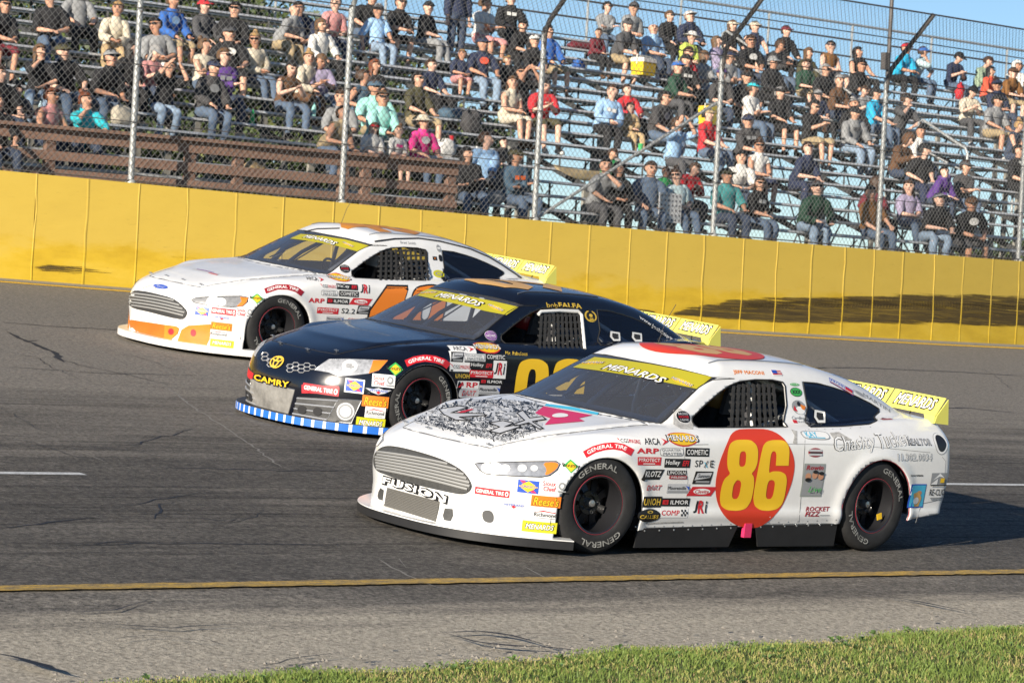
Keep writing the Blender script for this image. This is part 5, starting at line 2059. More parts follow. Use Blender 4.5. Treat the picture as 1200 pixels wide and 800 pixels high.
def rubber(t, b):
    tc = N(t, 'TexCoord')
    mp = N(t, 'Mapping')
    mp.inputs['Scale'].default_value = (.25, 9, 1)
    t.links.new(tc.outputs['Object'], mp.inputs[0])
    n = N(t, 'TexNoise', Scale=1.6, Detail=7, Roughness=.7)
    t.links.new(mp.outputs[0], n.inputs['Vector'])
    b.inputs['Base Color'].default_value = (.03, .028, .026, 1)
    b.inputs['Roughness'].default_value = .8
    t.links.new(ramp(t, n.outputs['Fac'], [(.48, (0, 0, 0)), (.72, (.62, .62, .62))]), b.inputs['Alpha'])


RUBB = node_mat('laid_rubber', rubber)
XR = np.linspace(-30, 60, 46)
for y0, sl, w in ((1.5, .004, .9), (2.45, -.003, .5), (4.6, .006, .7), (6.9, -.004, .6), (.4, .003, .45)):
    sheet('rubber_mark', [(XR, y0 + sl * XR - w / 2, .0055), (XR, y0 + sl * XR + w / 2, .0055)], RUBB)

# ---- the yellow wall
H_W = 1.345
WALLB = lambda x: bank(x, float(yw(x)), 0)


def wall_paint(t, b):
    tc = N(t, 'TexCoord')
    n = N(t, 'TexNoise', Scale=2.6, Detail=8, Roughness=.65)
    mp = N(t, 'Mapping')
    mp.inputs['Scale'].default_value = (.5, 1, 1.6)
    t.links.new(tc.outputs['Object'], mp.inputs[0])
    t.links.new(mp.outputs[0], n.inputs['Vector'])
    c = ramp(t, n.outputs['Fac'], [(.3, (.52, .335, .018)), (.52, (.63, .42, .026)), (.75, (.68, .475, .055))])
    n2 = N(t, 'TexNoise', Scale=16, Detail=5, Roughness=.7)
    mp2 = N(t, 'Mapping')
    mp2.inputs['Scale'].default_value = (.25, 1, 2.5)
    t.links.new(tc.outputs['Object'], mp2.inputs[0])
    t.links.new(mp2.outputs[0], n2.inputs['Vector'])
    sx = N(t, 'SeparateXYZ')
    t.links.new(tc.outputs['Object'], sx.inputs[0])
    ad = N(t, 'Math', operation='MULTIPLY_ADD')
    t.links.new(n.outputs['Fac'], ad.inputs[0])
    ad.inputs[1].default_value = .7
    t.links.new(sx.outputs[2], ad.inputs[2])
    c = mixc(t, c, (.60, .425, .075), ramp(t, ad.outputs[0], [(.85, (0, 0, 0)), (1.1, (.8, .8, .8))]))
    f = ramp(t, n2.outputs['Fac'], [(.62, (0, 0, 0)), (.78, (.55, .55, .55))])
    c = mixc(t, c, (.30, .19, .03), f)
    t.links.new(c, b.inputs['Base Color'])
    b.inputs['Roughness'].default_value = .6
    bp = N(t, 'Bump', Strength=.35, Distance=.02)
    t.links.new(n.outputs['Fac'], bp.inputs['Height'])
    t.links.new(bp.outputs[0], b.inputs['Normal'])


WPAINT = node_mat('wall_yellow', wall_paint)
wall = empty('barrier_wall', WALLB(16), 0, 'long yellow concrete barrier wall with vertical seams and black tyre scuffs', 'wall')
woff = np.array(wall.location)
xs = [-34.0]
while xs[-1] < 60:
    xs.append(xs[-1] + (.70 if xs[-1] < 3 or xs[-1] > 40 else rng.uniform(.66, .80)))
core, sv = MB(), []
for a, b in zip(xs[:-1], xs[1:]):
    A0, B0 = WALLB(a), WALLB(b)
    th = np.array([0, .30, 0])
    dz = np.array([0, 0, H_W])
    in_ = np.array([0, rng.uniform(0, .004), 0])
    p0, p1 = A0 + (B0 - A0) * .012 + in_, A0 + (B0 - A0) * .988 + in_
    m = MB()
    m.hexa([q - woff for q in (p0 - [0, 0, .1], p1 - [0, 0, .1], p1 + [0, .12, -.1], p0 + [0, .12, -.1], p0 + dz, p1 + dz, p1 + dz + [0, .12, 0], p0 + dz + [0, .12, 0])], WPAINT)
    m.build('wall_panel', wall)
    up = A0 + np.array([0, -.002, 0])
    w = rng.uniform(.012, .026)
    m = MB()
    V = []
    nseg = 6
    for i in range(nseg + 1):
        z = -.05 + (H_W + .048) * i / nseg
        jx = rng.normal(0, .006)
        for dx, dy in ((-w, .004), (-w * .4, -.0015), (w * .4, -.0015), (w, .004)):
            V.append(up + np.array([dx + jx, dy, z]) - woff)
    F = []
    for i in range(nseg):
        for j in range(3):
            q = 4 * i + j
            F.append((q, q + 1, q + 5, q + 4))
    F.append((4 * nseg, 4 * nseg + 1, 4 * nseg + 2, 4 * nseg + 3))
    m.add(V, F, WPAINT)
    m.build('seam', wall)
    core.hexa([q - woff for q in (A0 + [0, .06, -.2], B0 + [0, .06, -.2], B0 + th - [0, 0, .2], A0 + th - [0, 0, .2], A0 + [0, .06, H_W - .004], B0 + [0, .06, H_W - .004], B0 + th + [0, 0, H_W - .004], A0 + th + [0, 0, H_W - .004])], mat('concrete', (.33, .30, .25), .9, var=.2, scale=5, bump=.3))
core.build('wall_core', wall)


def wall_uv(u, v):
    """(x, height) on the wall face at a pixel."""
    r = ray(u, v)
    y = 17.3
    for _ in range(12):
        w = CAMC + r * (y - CAMC[1]) / r[1]
        y = WALLB(w[0])[1]
    return w[0], w[2] - WALLB(w[0])[2]


def scuff_mat(t, b):
    tc = N(t, 'TexCoord')
    mp = N(t, 'Mapping')
    mp.inputs['Scale'].default_value = (.22, 1, 9.0)
    t.links.new(tc.outputs['Object'], mp.inputs[0])
    n = N(t, 'TexNoise', Scale=3.2, Detail=9, Roughness=.72)
    t.links.new(mp.outputs[0], n.inputs['Vector'])
    at = N(t, 'Attribute', attribute_name='edge')
    ad = N(t, 'Math', operation='MULTIPLY_ADD')
    t.links.new(at.outputs['Fac'], ad.inputs[0])
    ad.inputs[1].default_value = .27
    t.links.new(n.outputs['Fac'], ad.inputs[2])
    f = ramp(t, ad.outputs[0], [(.61, (0, 0, 0)), (.71, (.92, .92, .92))])
    n2 = N(t, 'TexNoise', Scale=4.5, Detail=8, Roughness=.75)
    t.links.new(mp.outputs[0], n2.inputs['Vector'])
    t.links.new(ramp(t, n2.outputs['Fac'], [(.30, (.030, .020, .008)), (.52, (.085, .056, .013)), (.70, (.30, .20, .025))]), b.inputs['Base Color'])
    t.links.new(f, b.inputs['Alpha'])
    b.inputs['Roughness'].default_value = .8


SCUFF = node_mat('tyre_scuff', scuff_mat)
for P in ([(770, 372), (800, 360), (850, 351), (920, 346), (1000, 345), (1080, 343), (1200, 344), (1330, 352), (1330, 384), (1200, 384), (1040, 381), (960, 381), (880, 378), (820, 374)],
          [(200, 300), (330, 309), (330, 313), (210, 306)], [(640, 352), (760, 358), (780, 370), (680, 366)],
          [(30, 313), (60, 308), (85, 311), (110, 314), (150, 315), (190, 318), (190, 323), (150, 323), (110, 322), (70, 322), (40, 318)],
          [(800, 362), (900, 350), (1000, 349), (1200, 356), (1290, 360), (1200, 364), (1000, 360), (900, 362)]):
    V, T = fill([[wall_uv(*q) for q in P]], .07)
    e = np.clip(-sdpoly(V, [wall_uv(*q) for q in P]) / .05, 0, 1)
    W3 = np.array([WALLB(x) + np.array([0, -.0012, h]) for x, h in V]) - woff
    me = mesh('tyre_scuff', W3, T, SCUFF)
    a = me.attributes.new('edge', 'FLOAT', 'POINT')
    a.data.foreach_set('value', e.astype(np.float32)[:len(me.vertices)])
    link('tyre_scuff', me, wall)

# ---- catch fence on the wall
GALV = mat('galvanised_steel', (.42, .43, .42), .5, metal=.35, var=.25, scale=14)
DKST = mat('weathered_steel', (.10, .09, .085), .6, metal=.3, var=.3, scale=10)
WIRE = mat('fence_wire', (.24, .24, .23), .5, metal=.3)
POSTS = [-4.2, -1.1, 2.0, 5.06, 8.12, 11.17, 14.31, 17.62, 21.15, 24.7, 28.2, 31.7, 35.2]
fence = empty('catch_fence', WALLB(14.37) + [0, .12, H_W], 0, 'tall chain link catch fence with round steel posts on top of the yellow wall', 'fence')
foff = np.array(fence.location)
FB = lambda x: WALLB(x) + np.array([0, .12, H_W])
HP = 2.62
for x in POSTS:
    b = FB(x) - foff
    m = MB()
    m.tube([b - [0, 0, .02], b + [0, 0, HP]], .040, GALV, 12)
    m.lathe([(.07, 0), (.07, .03), (.045, .05)], GALV, 12, 'z', tuple(b))
    for z in (.75, 1.5, 2.2):
        m.tube([b + [0, -.046, z - .012], b + [0, -.046, z + .012]], .012, DKST, 6)
    m.build('post', fence, True)
    m = MB()
    m.tube([b + [0, 0, HP - .30], b + [0, -.02, HP], b + [0, -.10, HP + .16], b + [.02, -.86, HP + .95]], .036, DKST if x > 12 else GALV, 10)
    m.build('post_arm', fence, True)
XF = np.linspace(-4, 35.4, 60)
for z in (.03, .78, 1.52, 2.24, HP):
    m = MB()
    m.tube([FB(x) - foff + [0, -.05, z] for x in XF], .009 if z in (.03, HP) else .006, DKST, 5)
    m.build('cable', fence)
for a, r in ((.5, .008), (1.0, .013)):
    m = MB()
    m.tube([FB(x) - foff + [0, -.10 - .76 * a, HP + .16 + .79 * a] for x in XF], r, DKST, 5)
    m.build('cable', fence)
m = MB()
m.tube([FB(14.42) - foff + [0, .06, .05], FB(17.62) - foff + [0, .06, 1.95]], .024, GALV, 8)
m.build('brace_rail', fence, True)


def wires(h0, h1, d0, d1, x0, x1, pitch, r):
    """Woven diagonals of the chain link between two heights (and the inward leans there)."""
    V, F = [], []
    L = math.hypot(h1 - h0, d1 - d0)
    run = L * .86
    for s in (1, -1):
        for x in np.arange(x0 - run, x1 + run, pitch):
            k = len(V)
            n = 4
            for i in range(n + 1):
                t = i / n
                xx = x + s * run * (t - .5)
                p = FB(min(max(xx, x0), x1)) - foff + np.array([0, -(d0 + (d1 - d0) * t) + s * r, h0 + (h1 - h0) * t])
                p[0] = xx - foff[0]
                for q in range(3):
                    a = 2 * PI * q / 3
                    V.append(p + np.array([math.cos(a) * r * 1.3, math.sin(a) * r, 0]))
            for i in range(n):
                for q in range(3):
                    l = (q + 1) % 3
                    F.append((k + 3 * i + q, k + 3 * i + l, k + 3 * i + 3 + l, k + 3 * i + 3 + q))
    return V, F


V, F = wires(0.0, HP, .05, .05, -3, 35, .082, .0030)
tag(link('chain_link', mesh('chain_link', V, np.array(F), WIRE), fence), kind='stuff')
V, F = wires(HP, HP + .95, .05, .86, -3, 35, .082, .0030)
tag(link('chain_link', mesh('chain_link', V, np.array(F), WIRE), fence), kind='stuff')
# slim pole beside the fifth post
p = FB(21.30) + np.array([0, .12, 0])
MBp = MB()
MBp.tube([(0, 0, 0), (0, 0, 6.5)], .032, DKST, 10)
o = MBp.build('pole', None, True, loc=p)
tag(o, 'slim dark pole rising above the fence in front of the open sky', 'pole')
bx = MB().box((-.07, 0, 2.9), (.10, .10, .26), DKST).build('junction_box', o)

# ---- brown timber railing behind the fence on the left
BROWN = mat('brown_timber', (.235, .140, .100), .75, var=.25, scale=5, bump=.3)
rl = empty('timber_railing', FB(5) + [0, .55, 0], 0, 'brown painted timber railing with wide cap board behind the fence on the left', 'railing')
ro = np.array(rl.location)
RB = lambda x: FB(x) + np.array([0, .55, (x - 13.4) * .0125]) - ro
X0, X1 = -1.0, 13.4


def board(xa, xb, z0, z1, y0, y1, name, n=3):
    for i in range(n):
        a, b = xa + (xb - xa) * i / n + .004, xa + (xb - xa) * (i + 1) / n - .004
        A0, B0 = RB(a), RB(b)
        m = MB()
        m.hexa([A0 + [0, y0, z0], B0 + [0, y0, z0], B0 + [0, y1, z0], A0 + [0, y1, z0], A0 + [0, y0, z1], B0 + [0, y0, z1], B0 + [0, y1, z1], A0 + [0, y1, z1]], BROWN)
        m.build(name, rl)


board(X0, X1 + .1, .70, .745, -.12, .16, 'cap_board', 5)
board(X0, X1, .55, .69, -.03, .01, 'rail', 4)
board(X0, X1, .30, .42, -.03, .01, 'rail', 4)
board(X0, X1, .10, .19, -.03, .01, 'rail', 4)
for x in (.2, 1.1, 2.6, 3.5, 5.0, 6.2, 7.35, 9.3, 10.0, 11.6, 11.95, 13.33):
    b = RB(x)
    m = MB()
    m.hexa([b + [-.07, .012, -.3], b + [.07, .012, -.3], b + [.07, .10, -.3], b + [-.07, .10, -.3], b + [-.07, .012, .698], b + [.07, .012, .698], b + [.07, .10, .698], b + [-.07, .10, .698]], BROWN)
    m.build('post', rl)

# ---- the open grandstand
ROWS, RUN, RISE, Y0S, Z0S = 16, .62, .245, 18.85, 3.24
SX0, SX1 = -2.0, 50.0
stand = empty('grandstand', (20, Y0S, Z0S - .45), 0, 'open aluminium bleacher stand with sixteen rows of bench planks on a steel frame', 'grandstand')
so = np.array(stand.location)
seatY = lambda k: Y0S + RUN * k
seatZ = lambda k: Z0S + RISE * k
PLANK = mat('bench_aluminium', (.56, .575, .60), .5, metal=.1, var=.35, scale=7)
FRAME = mat('stand_frame', (.035, .037, .040), .7, var=.3, scale=9)
LEG = mat('stand_leg', (.26, .25, .22), .75, var=.3, scale=6)
cuts = [SX0, 5.0, 11.5, 18.0, 24.5, 31.0, 37.5, 44.0, SX1]
pm = {}


def plank(L, w):
    if (L, w) not in pm:
        m = MB()
        m.hexa([(0, -w / 2, -.032), (L, -w / 2, -.032), (L, w / 2, -.032), (0, w / 2, -.032), (0, -w / 2, 0), (L, -w / 2, 0), (L, w / 2, 0), (0, w / 2, 0)], PLANK)
        for y in (-w / 4, 0, w / 4):
            m.box((L / 2, y, .001), (L, .012, .004), PLANK)
        pm[(L, w)] = m.me('plank')
    return pm[(L, w)]


for k in range(ROWS):
    for a, b in zip(cuts[:-1], cuts[1:]):
        L = round(b - a - .012, 3)
        link('seat_plank', plank(L, .26), stand, (a - so[0], seatY(k) - so[1], seatZ(k) - so[2]))
        link('foot_plank', plank(L, .24), stand, (a - so[0], seatY(k) - .42 - so[1], seatZ(k) - .44 - so[2]))
for x in np.arange(SX0 + .9, SX1, 1.83):
    m = MB()
    n1 = ROWS - 1
    a, b = np.array([x, seatY(0) - .55, seatZ(0) - .56]) - so, np.array([x, seatY(n1) + .1, seatZ(n1) - .50]) - so
    m.hexa([a + [-.025, 0, -.09], a + [.025, 0, -.09], b + [.025, 0, -.09], b + [-.025, 0, -.09], a + [-.025, 0, 0], a + [.025, 0, 0], b + [.025, 0, 0], b + [-.025, 0, 0]], FRAME)
    for k in range(ROWS):
        p = np.array([x, seatY(k), seatZ(k)]) - so
        m.tube([p + [0, .02, -.50], p + [0, .02, -.034]], .022, FRAME, 4)
        m.tube([p + [0, -.52, -.475], p + [0, .04, -.475]], .02, FRAME, 4)
        m.tube([p + [0, -.05, -.06], p + [0, .30, -.36]], .014, FRAME, 4)
    m.build('stringer', stand)
    for k in range(1, ROWS, 3):
        p = np.array([x + .05, seatY(k) + .05, seatZ(k) - .5]) - so
        z = 1.5 - so[2]
        MB().hexa([(p[0] - .05, p[1] - .03, z), (p[0] + .05, p[1] - .03, z), (p[0] + .05, p[1] + .03, z), (p[0] - .05, p[1] + .03, z), (p[0] - .05, p[1] - .03, p[2]), (p[0] + .05, p[1] - .03, p[2]), (p[0] + .05, p[1] + .03, p[2]), (p[0] - .05, p[1] + .03, p[2])], LEG).build('leg', stand)
    if int(round(x)) % 2 == 0:
        for k in (4, 8, 12):
            m = MB()
            p = np.array([x, seatY(k), 1.6]) - so
            q = np.array([x + 1.83, seatY(k), seatZ(k) - .6]) - so
            m.tube([p, q], .02, FRAME, 4)
            m.tube([p + [1.83, 0, 0], q - [1.83, 0, 0]], .02, FRAME, 4)
            m.build('cross_brace', stand)
# guard rail along the back
yb, zb_ = seatY(ROWS - 1) + .35, seatZ(ROWS - 1)
for z, r in ((.46, .02), (.80, .02), (1.12, .028)):
    m = MB()
    m.tube([(SX0 - so[0], yb - so[1], zb_ + z - so[2]), (SX1 - so[0], yb - so[1], zb_ + z - so[2])], r, GALV if z > 1 else DKST, 6)
    m.build('back_rail', stand, True)
for x in np.arange(SX0 + .5, SX1, 2.44):
    m = MB()
    m.tube([(x - so[0], yb - so[1], zb_ - .6 - so[2]), (x - so[0], yb - so[1], zb_ + 1.12 - so[2])], .024, GALV, 6)
    m.build('back_post', stand, True)

# aisle hand rails at the right
for i, (x, k) in enumerate(((28.6, 13), (29.2, 10), (29.6, 6), (30.2, 3))):
    h = empty('handrail', (x, seatY(k), seatZ(k) - .44), 0, ['bent grey handrail at the top of the right hand aisle', 'second bent grey handrail down the right hand aisle', 'third grey handrail in the aisle beside the empty benches', 'lowest grey handrail of the right hand aisle near the wall'][i], 'handrail', 'aisle handrails')
    m = MB()
    m.tube([(0, 0, 0), (0, 0, .85), (.0, .05, .95), (.0, .16, 1.0), (0, 1.14, 1.0 + 2 * RISE), (0, 1.24, .95 + 2 * RISE), (0, 1.24, 2 * RISE)], .024, GALV, 8)
    m.build('tube_rail', h, True)
    m = MB()
    m.tube([(0, 0, .5), (0, 1.24, .5 + 2 * RISE)], .018, GALV, 6)
    m.build('mid_rail', h, True)


# ---- trees behind the stand
LEAFS = [mat('leaf_dark', (.050, .078, .022), .6, var=.3, scale=2), mat('leaf_mid', (.085, .120, .030), .6, var=.3, scale=2), mat('leaf_light', (.15, .175, .05), .6, var=.3, scale=2)]
BARK = mat('bark', (.07, .05, .035), .9, var=.3, scale=5)


def tree_meshes(seed, H, R):
    r = np.random.default_rng(seed)
    t = MB()
    t.tube([(0, 0, -.1), (.05, .02, H * .25), (-.04, .05, H * .5), (.05, 0, H * .8)], [.16, .13, .10, .04], BARK, 8)
    tips = []
    for i in range(16):
        z = H * r.uniform(.10, .75)
        a = r.uniform(0, 2 * PI)
        l = R * r.uniform(.55, 1.0) * (1.1 - .5 * z / H)
        e = np.array([math.cos(a) * l, math.sin(a) * l, z + l * r.uniform(.2, .7)])
        t.tube([(0, 0, z), e * np.array([.5, .5, 1]) - [0, 0, .1 * l], e], [.06, .04, .015], BARK, 5)
        tips.append(e)
    V, F, fm = [], [], []
    cl = list(tips)
    for i in range(84):
        a, q = r.uniform(0, 2 * PI), math.sqrt(r.random())
        z = H * r.uniform(.05, 1.0)
        w = R * (1 - .65 * max(0, z / H - .35) ** 1.2) * q
        cl.append(np.array([math.cos(a) * w, math.sin(a) * w, z]))
    for c in cl:
        sz = r.uniform(.35, .75)
        mi = int(r.choice([0, 0, 1, 1, 2]))
        for j in range(62):
            d = r.normal(0, 1, 3)
            p = c + d / np.linalg.norm(d) * sz * r.random() ** .5 * np.array([1, 1, .75])
            n, u = unit(r.normal(0, 1, 3) + [0, 0, .4]), unit(r.normal(0, 1, 3))
            u = unit(u - n * (u @ n))
            v = np.cross(n, u)
            s = r.uniform(.06, .12)
            k = len(V)
            V += [p - u * s, p + v * s * .55, p + u * s, p - v * s * .55]
            F.append((k, k + 1, k + 2, k + 3))
            fm.append(mi if r.random() < .8 else int(r.integers(3)))
    return t.me('trunk', True), mesh('crown', V, np.array(F), LEAFS, fm)


TM = [tree_meshes(s, h, w) for s, h, w in ((1, 6.6, 2.4), (2, 5.2, 2.2), (3, 3.4, 1.9))]
tl = ['tall leafy tree far left behind the stand', 'dense tree left of the first fence post, behind the benches', 'bushy tree behind the benches between the first two posts', 'leafy tree behind the stand above the brown railing', 'broad green tree behind the stand near the second post',
      'lower bushy tree behind the benches past the second post', 'round green shrub tree under the stand before the third post', 'small bushy tree where the greenery ends behind the stand', 'low dark bush behind the lower benches at the right end', 'second low bush under the benches at the far right', 'third low bush at the right edge under the stand', 'dark green bush low behind the left benches', 'second row tree far left beyond the stand', 'second row tree beyond the stand behind the red cap', 'second row tree beyond the stand behind the second post', 'round bush low behind the left end of the railing', 'round bush low behind the railing at its middle']
for i, (u, Y, v, s) in enumerate(((-30, 37, 0, 1.0), (45, 39, 0, 1.0), (120, 37, 0, 1.05), (200, 38.5, 0, 1.1), (275, 37, 0, .95), (350, 39, 1, 1.0), (420, 37, 1, 1.05), (500, 38, 2, 1.35), (1175, 33, 2, .75), (1235, 34, 2, .8), (1290, 34, 2, .9), (330, 34, 2, 1.0), (0, 43, 0, 1.15), (235, 43, 0, 1.2), (390, 43, 0, 1.0), (90, 33, 2, 1.0), (215, 33, 2, 1.0))):
    r0 = ray(u, 250)
    w = CAMC + r0 * (Y - CAMC[1]) / r0[1]
    root = empty('tree', (w[0], Y, 1.5), rng.uniform(0, 6), tl[i], 'tree', 'trees behind the grandstand')
    root.scale = (s, s, s)
    link('trunk', TM[v][0], root)
    link('crown', TM[v][1], root)
print('setting', round(time.time() - T0, 1))
# ------------------------------------------------------------------ people


def ik(a, b, l1, l2, pole):
    """Elbow or knee between two points."""
    a, b = np.array(a, float), np.array(b, float)
    d = b - a
    L = np.linalg.norm(d)
    if L > (l1 + l2) * .995:
        b = a + d / L * (l1 + l2) * .995
        d = b - a
        L = np.linalg.norm(d)
    u = d / L
    x = (l1 * l1 - l2 * l2 + L * L) / (2 * L)
    h = math.sqrt(max(l1 * l1 - x * x, 1e-5))
    p = np.array(pole, float)
    p = unit(p - u * (p @ u))
    return a + u * x + p * h, b


POSES = {
    # lean, torso twist, head yaw, head pitch, hand targets (right = -x side first), elbow poles, knees/ankles
    'sit': dict(lean=.05, yaw=.2, hands=[(-.15, -.36, .20), (.15, -.34, .20)]),
    'lean': dict(lean=.22, yaw=-.3, hands=[(-.04, -.50, .22), (.04, -.50, .20)]),
    'cross': dict(lean=.02, yaw=.5, hands=[(.10, -.24, .34), (-.10, -.26, .30)]),
    'chin': dict(lean=.16, yaw=.6, hands=[(-.02, -.31, .60), (.10, -.34, .22)]),
    'brow': dict(lean=.04, yaw=-.5, hands=[(-.11, -.24, .80), (.11, -.24, .80)]),
    'lap': dict(lean=.07, yaw=-.7, hands=[(-.03, -.28, .24), (.05, -.27, .22)], ank=[(-.10, -.50, -.39), (.02, -.56, -.38)]),
    'phone': dict(lean=.12, yaw=.1, pitch=.45, hands=[(-.04, -.38, .38), (.05, -.36, .36)]),
    'turn': dict(lean=.05, yaw=1.0, twist=.35, hands=[(-.20, -.30, .22), (.05, -.38, .22)]),
    'back': dict(lean=-.08, yaw=-.9, hands=[(-.24, .05, .06), (.14, -.32, .20)], ank=[(-.10, -.52, -.40), (.12, -.46, -.40)]),
    'hunch': dict(lean=.32, yaw=-.2, pitch=-.2, hands=[(-.12, -.52, .20), (.12, -.55, .16)]),
    'stand': dict(stand=True, lean=0, yaw=.4, hands=[(-.24, -.04, .80), (.24, -.06, .80)]),
}


class Skel:
    def __init__(s):
        s.P, s.R, s.E, s.K = [], [], [], []

    def add(s, p, r, parent=None, lab='torso'):
        s.P.append(np.array(p, float))
        s.R.append(r if hasattr(r, '__len__') else (r, r))
        if parent is not None:
            s.E.append((parent, len(s.P) - 1, lab))
        return len(s.P) - 1


def make_pose(name, mirror, seed):
    q = POSES[name]
    r = np.random.default_rng(seed)
    st = q.get('stand', False)
    z0 = .82 if st else 0
    L = q['lean'] + r.uniform(-.02, .03)
    S = Skel()
    tw = q.get('twist', 0) * 1.0
    ct, sn = math.cos(tw), math.sin(tw)
    rot = lambda p, a=tw: np.array([p[0] * math.cos(a) - p[1] * math.sin(a), p[0] * math.sin(a) + p[1] * math.cos(a), p[2]])
    sag = .25 * L * L / .5
    pel = S.add((0, .02, z0 + .11), (.150, .115))
    wa = S.add((0, .03 - L * .35, z0 + .27), (.140, .105), pel)
    ch = S.add((0, .03 - L * .85, z0 + .44 - sag), (.160, .115), wa)
    up = S.add((0, .03 - L * 1.05, z0 + .535 - sag), (.105, .085), ch)
    nb = S.add((0, .02 - L * 1.12, z0 + .60 - sag), .052, up, 'neck')
    yaw = (q['yaw'] + r.uniform(-.15, .15))
    pit = q.get('pitch', 0)
    hb = S.P[nb]
    Rh = Matrix.Rotation(yaw, 3, 'Z') @ Matrix.Rotation(pit, 3, 'X')
    HS = 1.12
    H = lambda p: hb + np.array(Rh @ Vector(p)) * HS
    h0 = S.add(H((0, -.030, .085)), (.062 * HS, .068 * HS), nb, 'head')
    h1 = S.add(H((0, -.018, .150)), (.082 * HS, .095 * HS), h0, 'head')
    h2 = S.add(H((0, -.004, .225)), (.070 * HS, .080 * HS), h1, 'head')
    S.add(H((0, -.118, .135)), .012, h1, 'head')
    for sg in (-1, 1):
        S.add(H((sg * .088, .0, .145)), .015, h1, 'head')
    for i, sg in enumerate((-1, 1)):
        sh = S.add(S.P[up] + rot((sg * .165, .0, .0)), .066, up, 'torso')
        tgt = np.array(q['hands'][i], float) + r.normal(0, .012, 3) * np.array([1, 1, .6])
        if st:
            tgt = tgt + np.array([0, 0, .0])
        pole = (sg * .8, .5, -.6) if name not in ('brow', 'chin') else (sg * .7, -.5, -.7)
        el_, wr = ik(S.P[sh], tgt, .275, .25, pole)
        e = S.add(el_, .046, sh, 'uarm')
        mid = S.add((el_ * .55 + wr * .45), .040, e, 'farm')
        w = S.add(wr, .028, mid, 'farm')
        d = unit(wr - el_)
        # palm and five fingers
        side = unit(np.cross(d, (0, 0, 1.0)) + 1e-6) * sg
        nrm = np.cross(d, side)
        pm_ = S.add(wr + d * .055, (.034, .022), w, 'hand')
        curl = .5 if name in ('brow',) else .8
        for fi, (off, ln) in enumerate(((-.027, .060), (-.009, .070), (.009, .066), (.026, .052))):
            b = wr + d * .085 + side * off
            k1 = S.add(b, .0105, pm_, 'hand')
            t1 = b + (d * math.cos(curl * .5) - nrm * math.sin(curl * .5) * .9) * ln * .5
            k2 = S.add(t1, .0095, k1, 'hand')
            S.add(t1 + (d * math.cos(curl) - nrm * math.sin(curl) * .9) * ln * .5, .008, k2, 'hand')
        tb = S.add(wr + d * .045 - side * .036, .012, pm_, 'hand')
        S.add(wr + d * .085 - side * .056 - nrm * .012, .009, tb, 'hand')
    for i, sg in enumerate((-1, 1)):
        hp = S.add((sg * .095, -.01, z0 + .09), (.092, .088), pel, 'hip')
        if st:
            kn, an = np.array((sg * .11, -.02, .47)), np.array((sg * .12, .02, .08))
        else:
            an = np.array(q.get('ank', [(-.12, -.44, -.40), (.13, -.40, -.40)])[i], float) + np.array([r.uniform(-.03, .03), r.uniform(-.05, .05), 0])
            kn, an = ik(S.P[hp], an, .44, .47, (sg * .12, -1, .6))
        m1 = S.add(S.P[hp] * .5 + kn * .5, .074, hp, 'thigh')
        k = S.add(kn, .058, m1, 'thigh')
        m2 = S.add(kn * .6 + an * .4, .054, k, 'shin')
        a = S.add(an, .036, m2, 'shin')
        f = S.add(an + np.array([sg * .01, -.06, -.045]), (.042, .034), a, 'foot')
        S.add(an + np.array([sg * .025, -.16, -.055]), (.040, .024), f, 'foot')
    P = np.array(S.P)
    if mirror:
        P = P * np.array([-1, 1, 1])
    me = bpy.data.meshes.new('body')
    me.from_pydata([tuple(p) for p in P], [(a, b) for a, b, _ in S.E], [])
    o = bpy.data.objects.new('body', me)
    COL.objects.link(o)
    md = o.modifiers.new('skin', 'SKIN')
    md.use_smooth_shade = True
    md.branch_smoothing = .3
    for i, v in enumerate(me.skin_vertices[0].data):
        v.radius = S.R[i]
        v.use_root = i == 0
    sd = o.modifiers.new('sub', 'SUBSURF')
    sd.levels = sd.render_levels = 1
    dg = bpy.context.evaluated_depsgraph_get()
    full = bpy.data.meshes.new_from_object(o.evaluated_get(dg))
    bpy.data.objects.remove(o)
    n = len(full.vertices)
    V = np.zeros(n * 3)
    full.vertices.foreach_get('co', V)
    V = V.reshape(-1, 3)
    NV = np.zeros(n * 3)
    full.vertices.foreach_get('normal', NV)
    NV = NV.reshape(-1, 3)
    F = [tuple(p.vertices) for p in full.polygons]
    bpy.data.meshes.remove(full)
    # nearest bone of every vertex
    best, lab = np.full(n, 9.0), np.array(['torso'] * n, dtype=object)
    for a, b, l in S.E:
        e = P[b] - P[a]
        t = np.clip(((V - P[a]) @ e) / max(e @ e, 1e-9), 0, 1)
        dd = np.linalg.norm(V - P[a] - t[:, None] * e, axis=1) - (S.R[a][0] * (1 - t) + S.R[b][0] * t)
        up_ = dd < best
        best = np.where(up_, dd, best)
        lab[up_] = l
    fl = []
    for f in F:
        c = [lab[i] for i in f]
        fl.append(max(set(c), key=c.count))
    cz = np.array([V[list(f)].mean(0)[2] for f in F])

    def garment(nm, keep, off):
        idx = [i for i in range(len(F)) if keep(fl[i], cz[i], V[list(F[i])].mean(0))]
        used = sorted({v for i in idx for v in F[i]})
        mp = {v: k for k, v in enumerate(used)}
        rr = np.random.default_rng(len(used))
        fold = .007 * np.sin(V[used] @ rr.normal(0, 38, 3) + rr.uniform(0, 6))[:, None] + .006 * np.sin(V[used] @ rr.normal(0, 60, 3))[:, None]
        W = V[used] + NV[used] * (off + .004 + fold + rr.normal(0, .004, (len(used), 1)))
        me = mesh(nm, W, [tuple(mp[v] for v in F[i]) for i in idx], [BODYM], smooth=True)
        return me
    out = dict(body=mesh('person', V, F, [BODYM], smooth=True))
    zt = z0 + .10
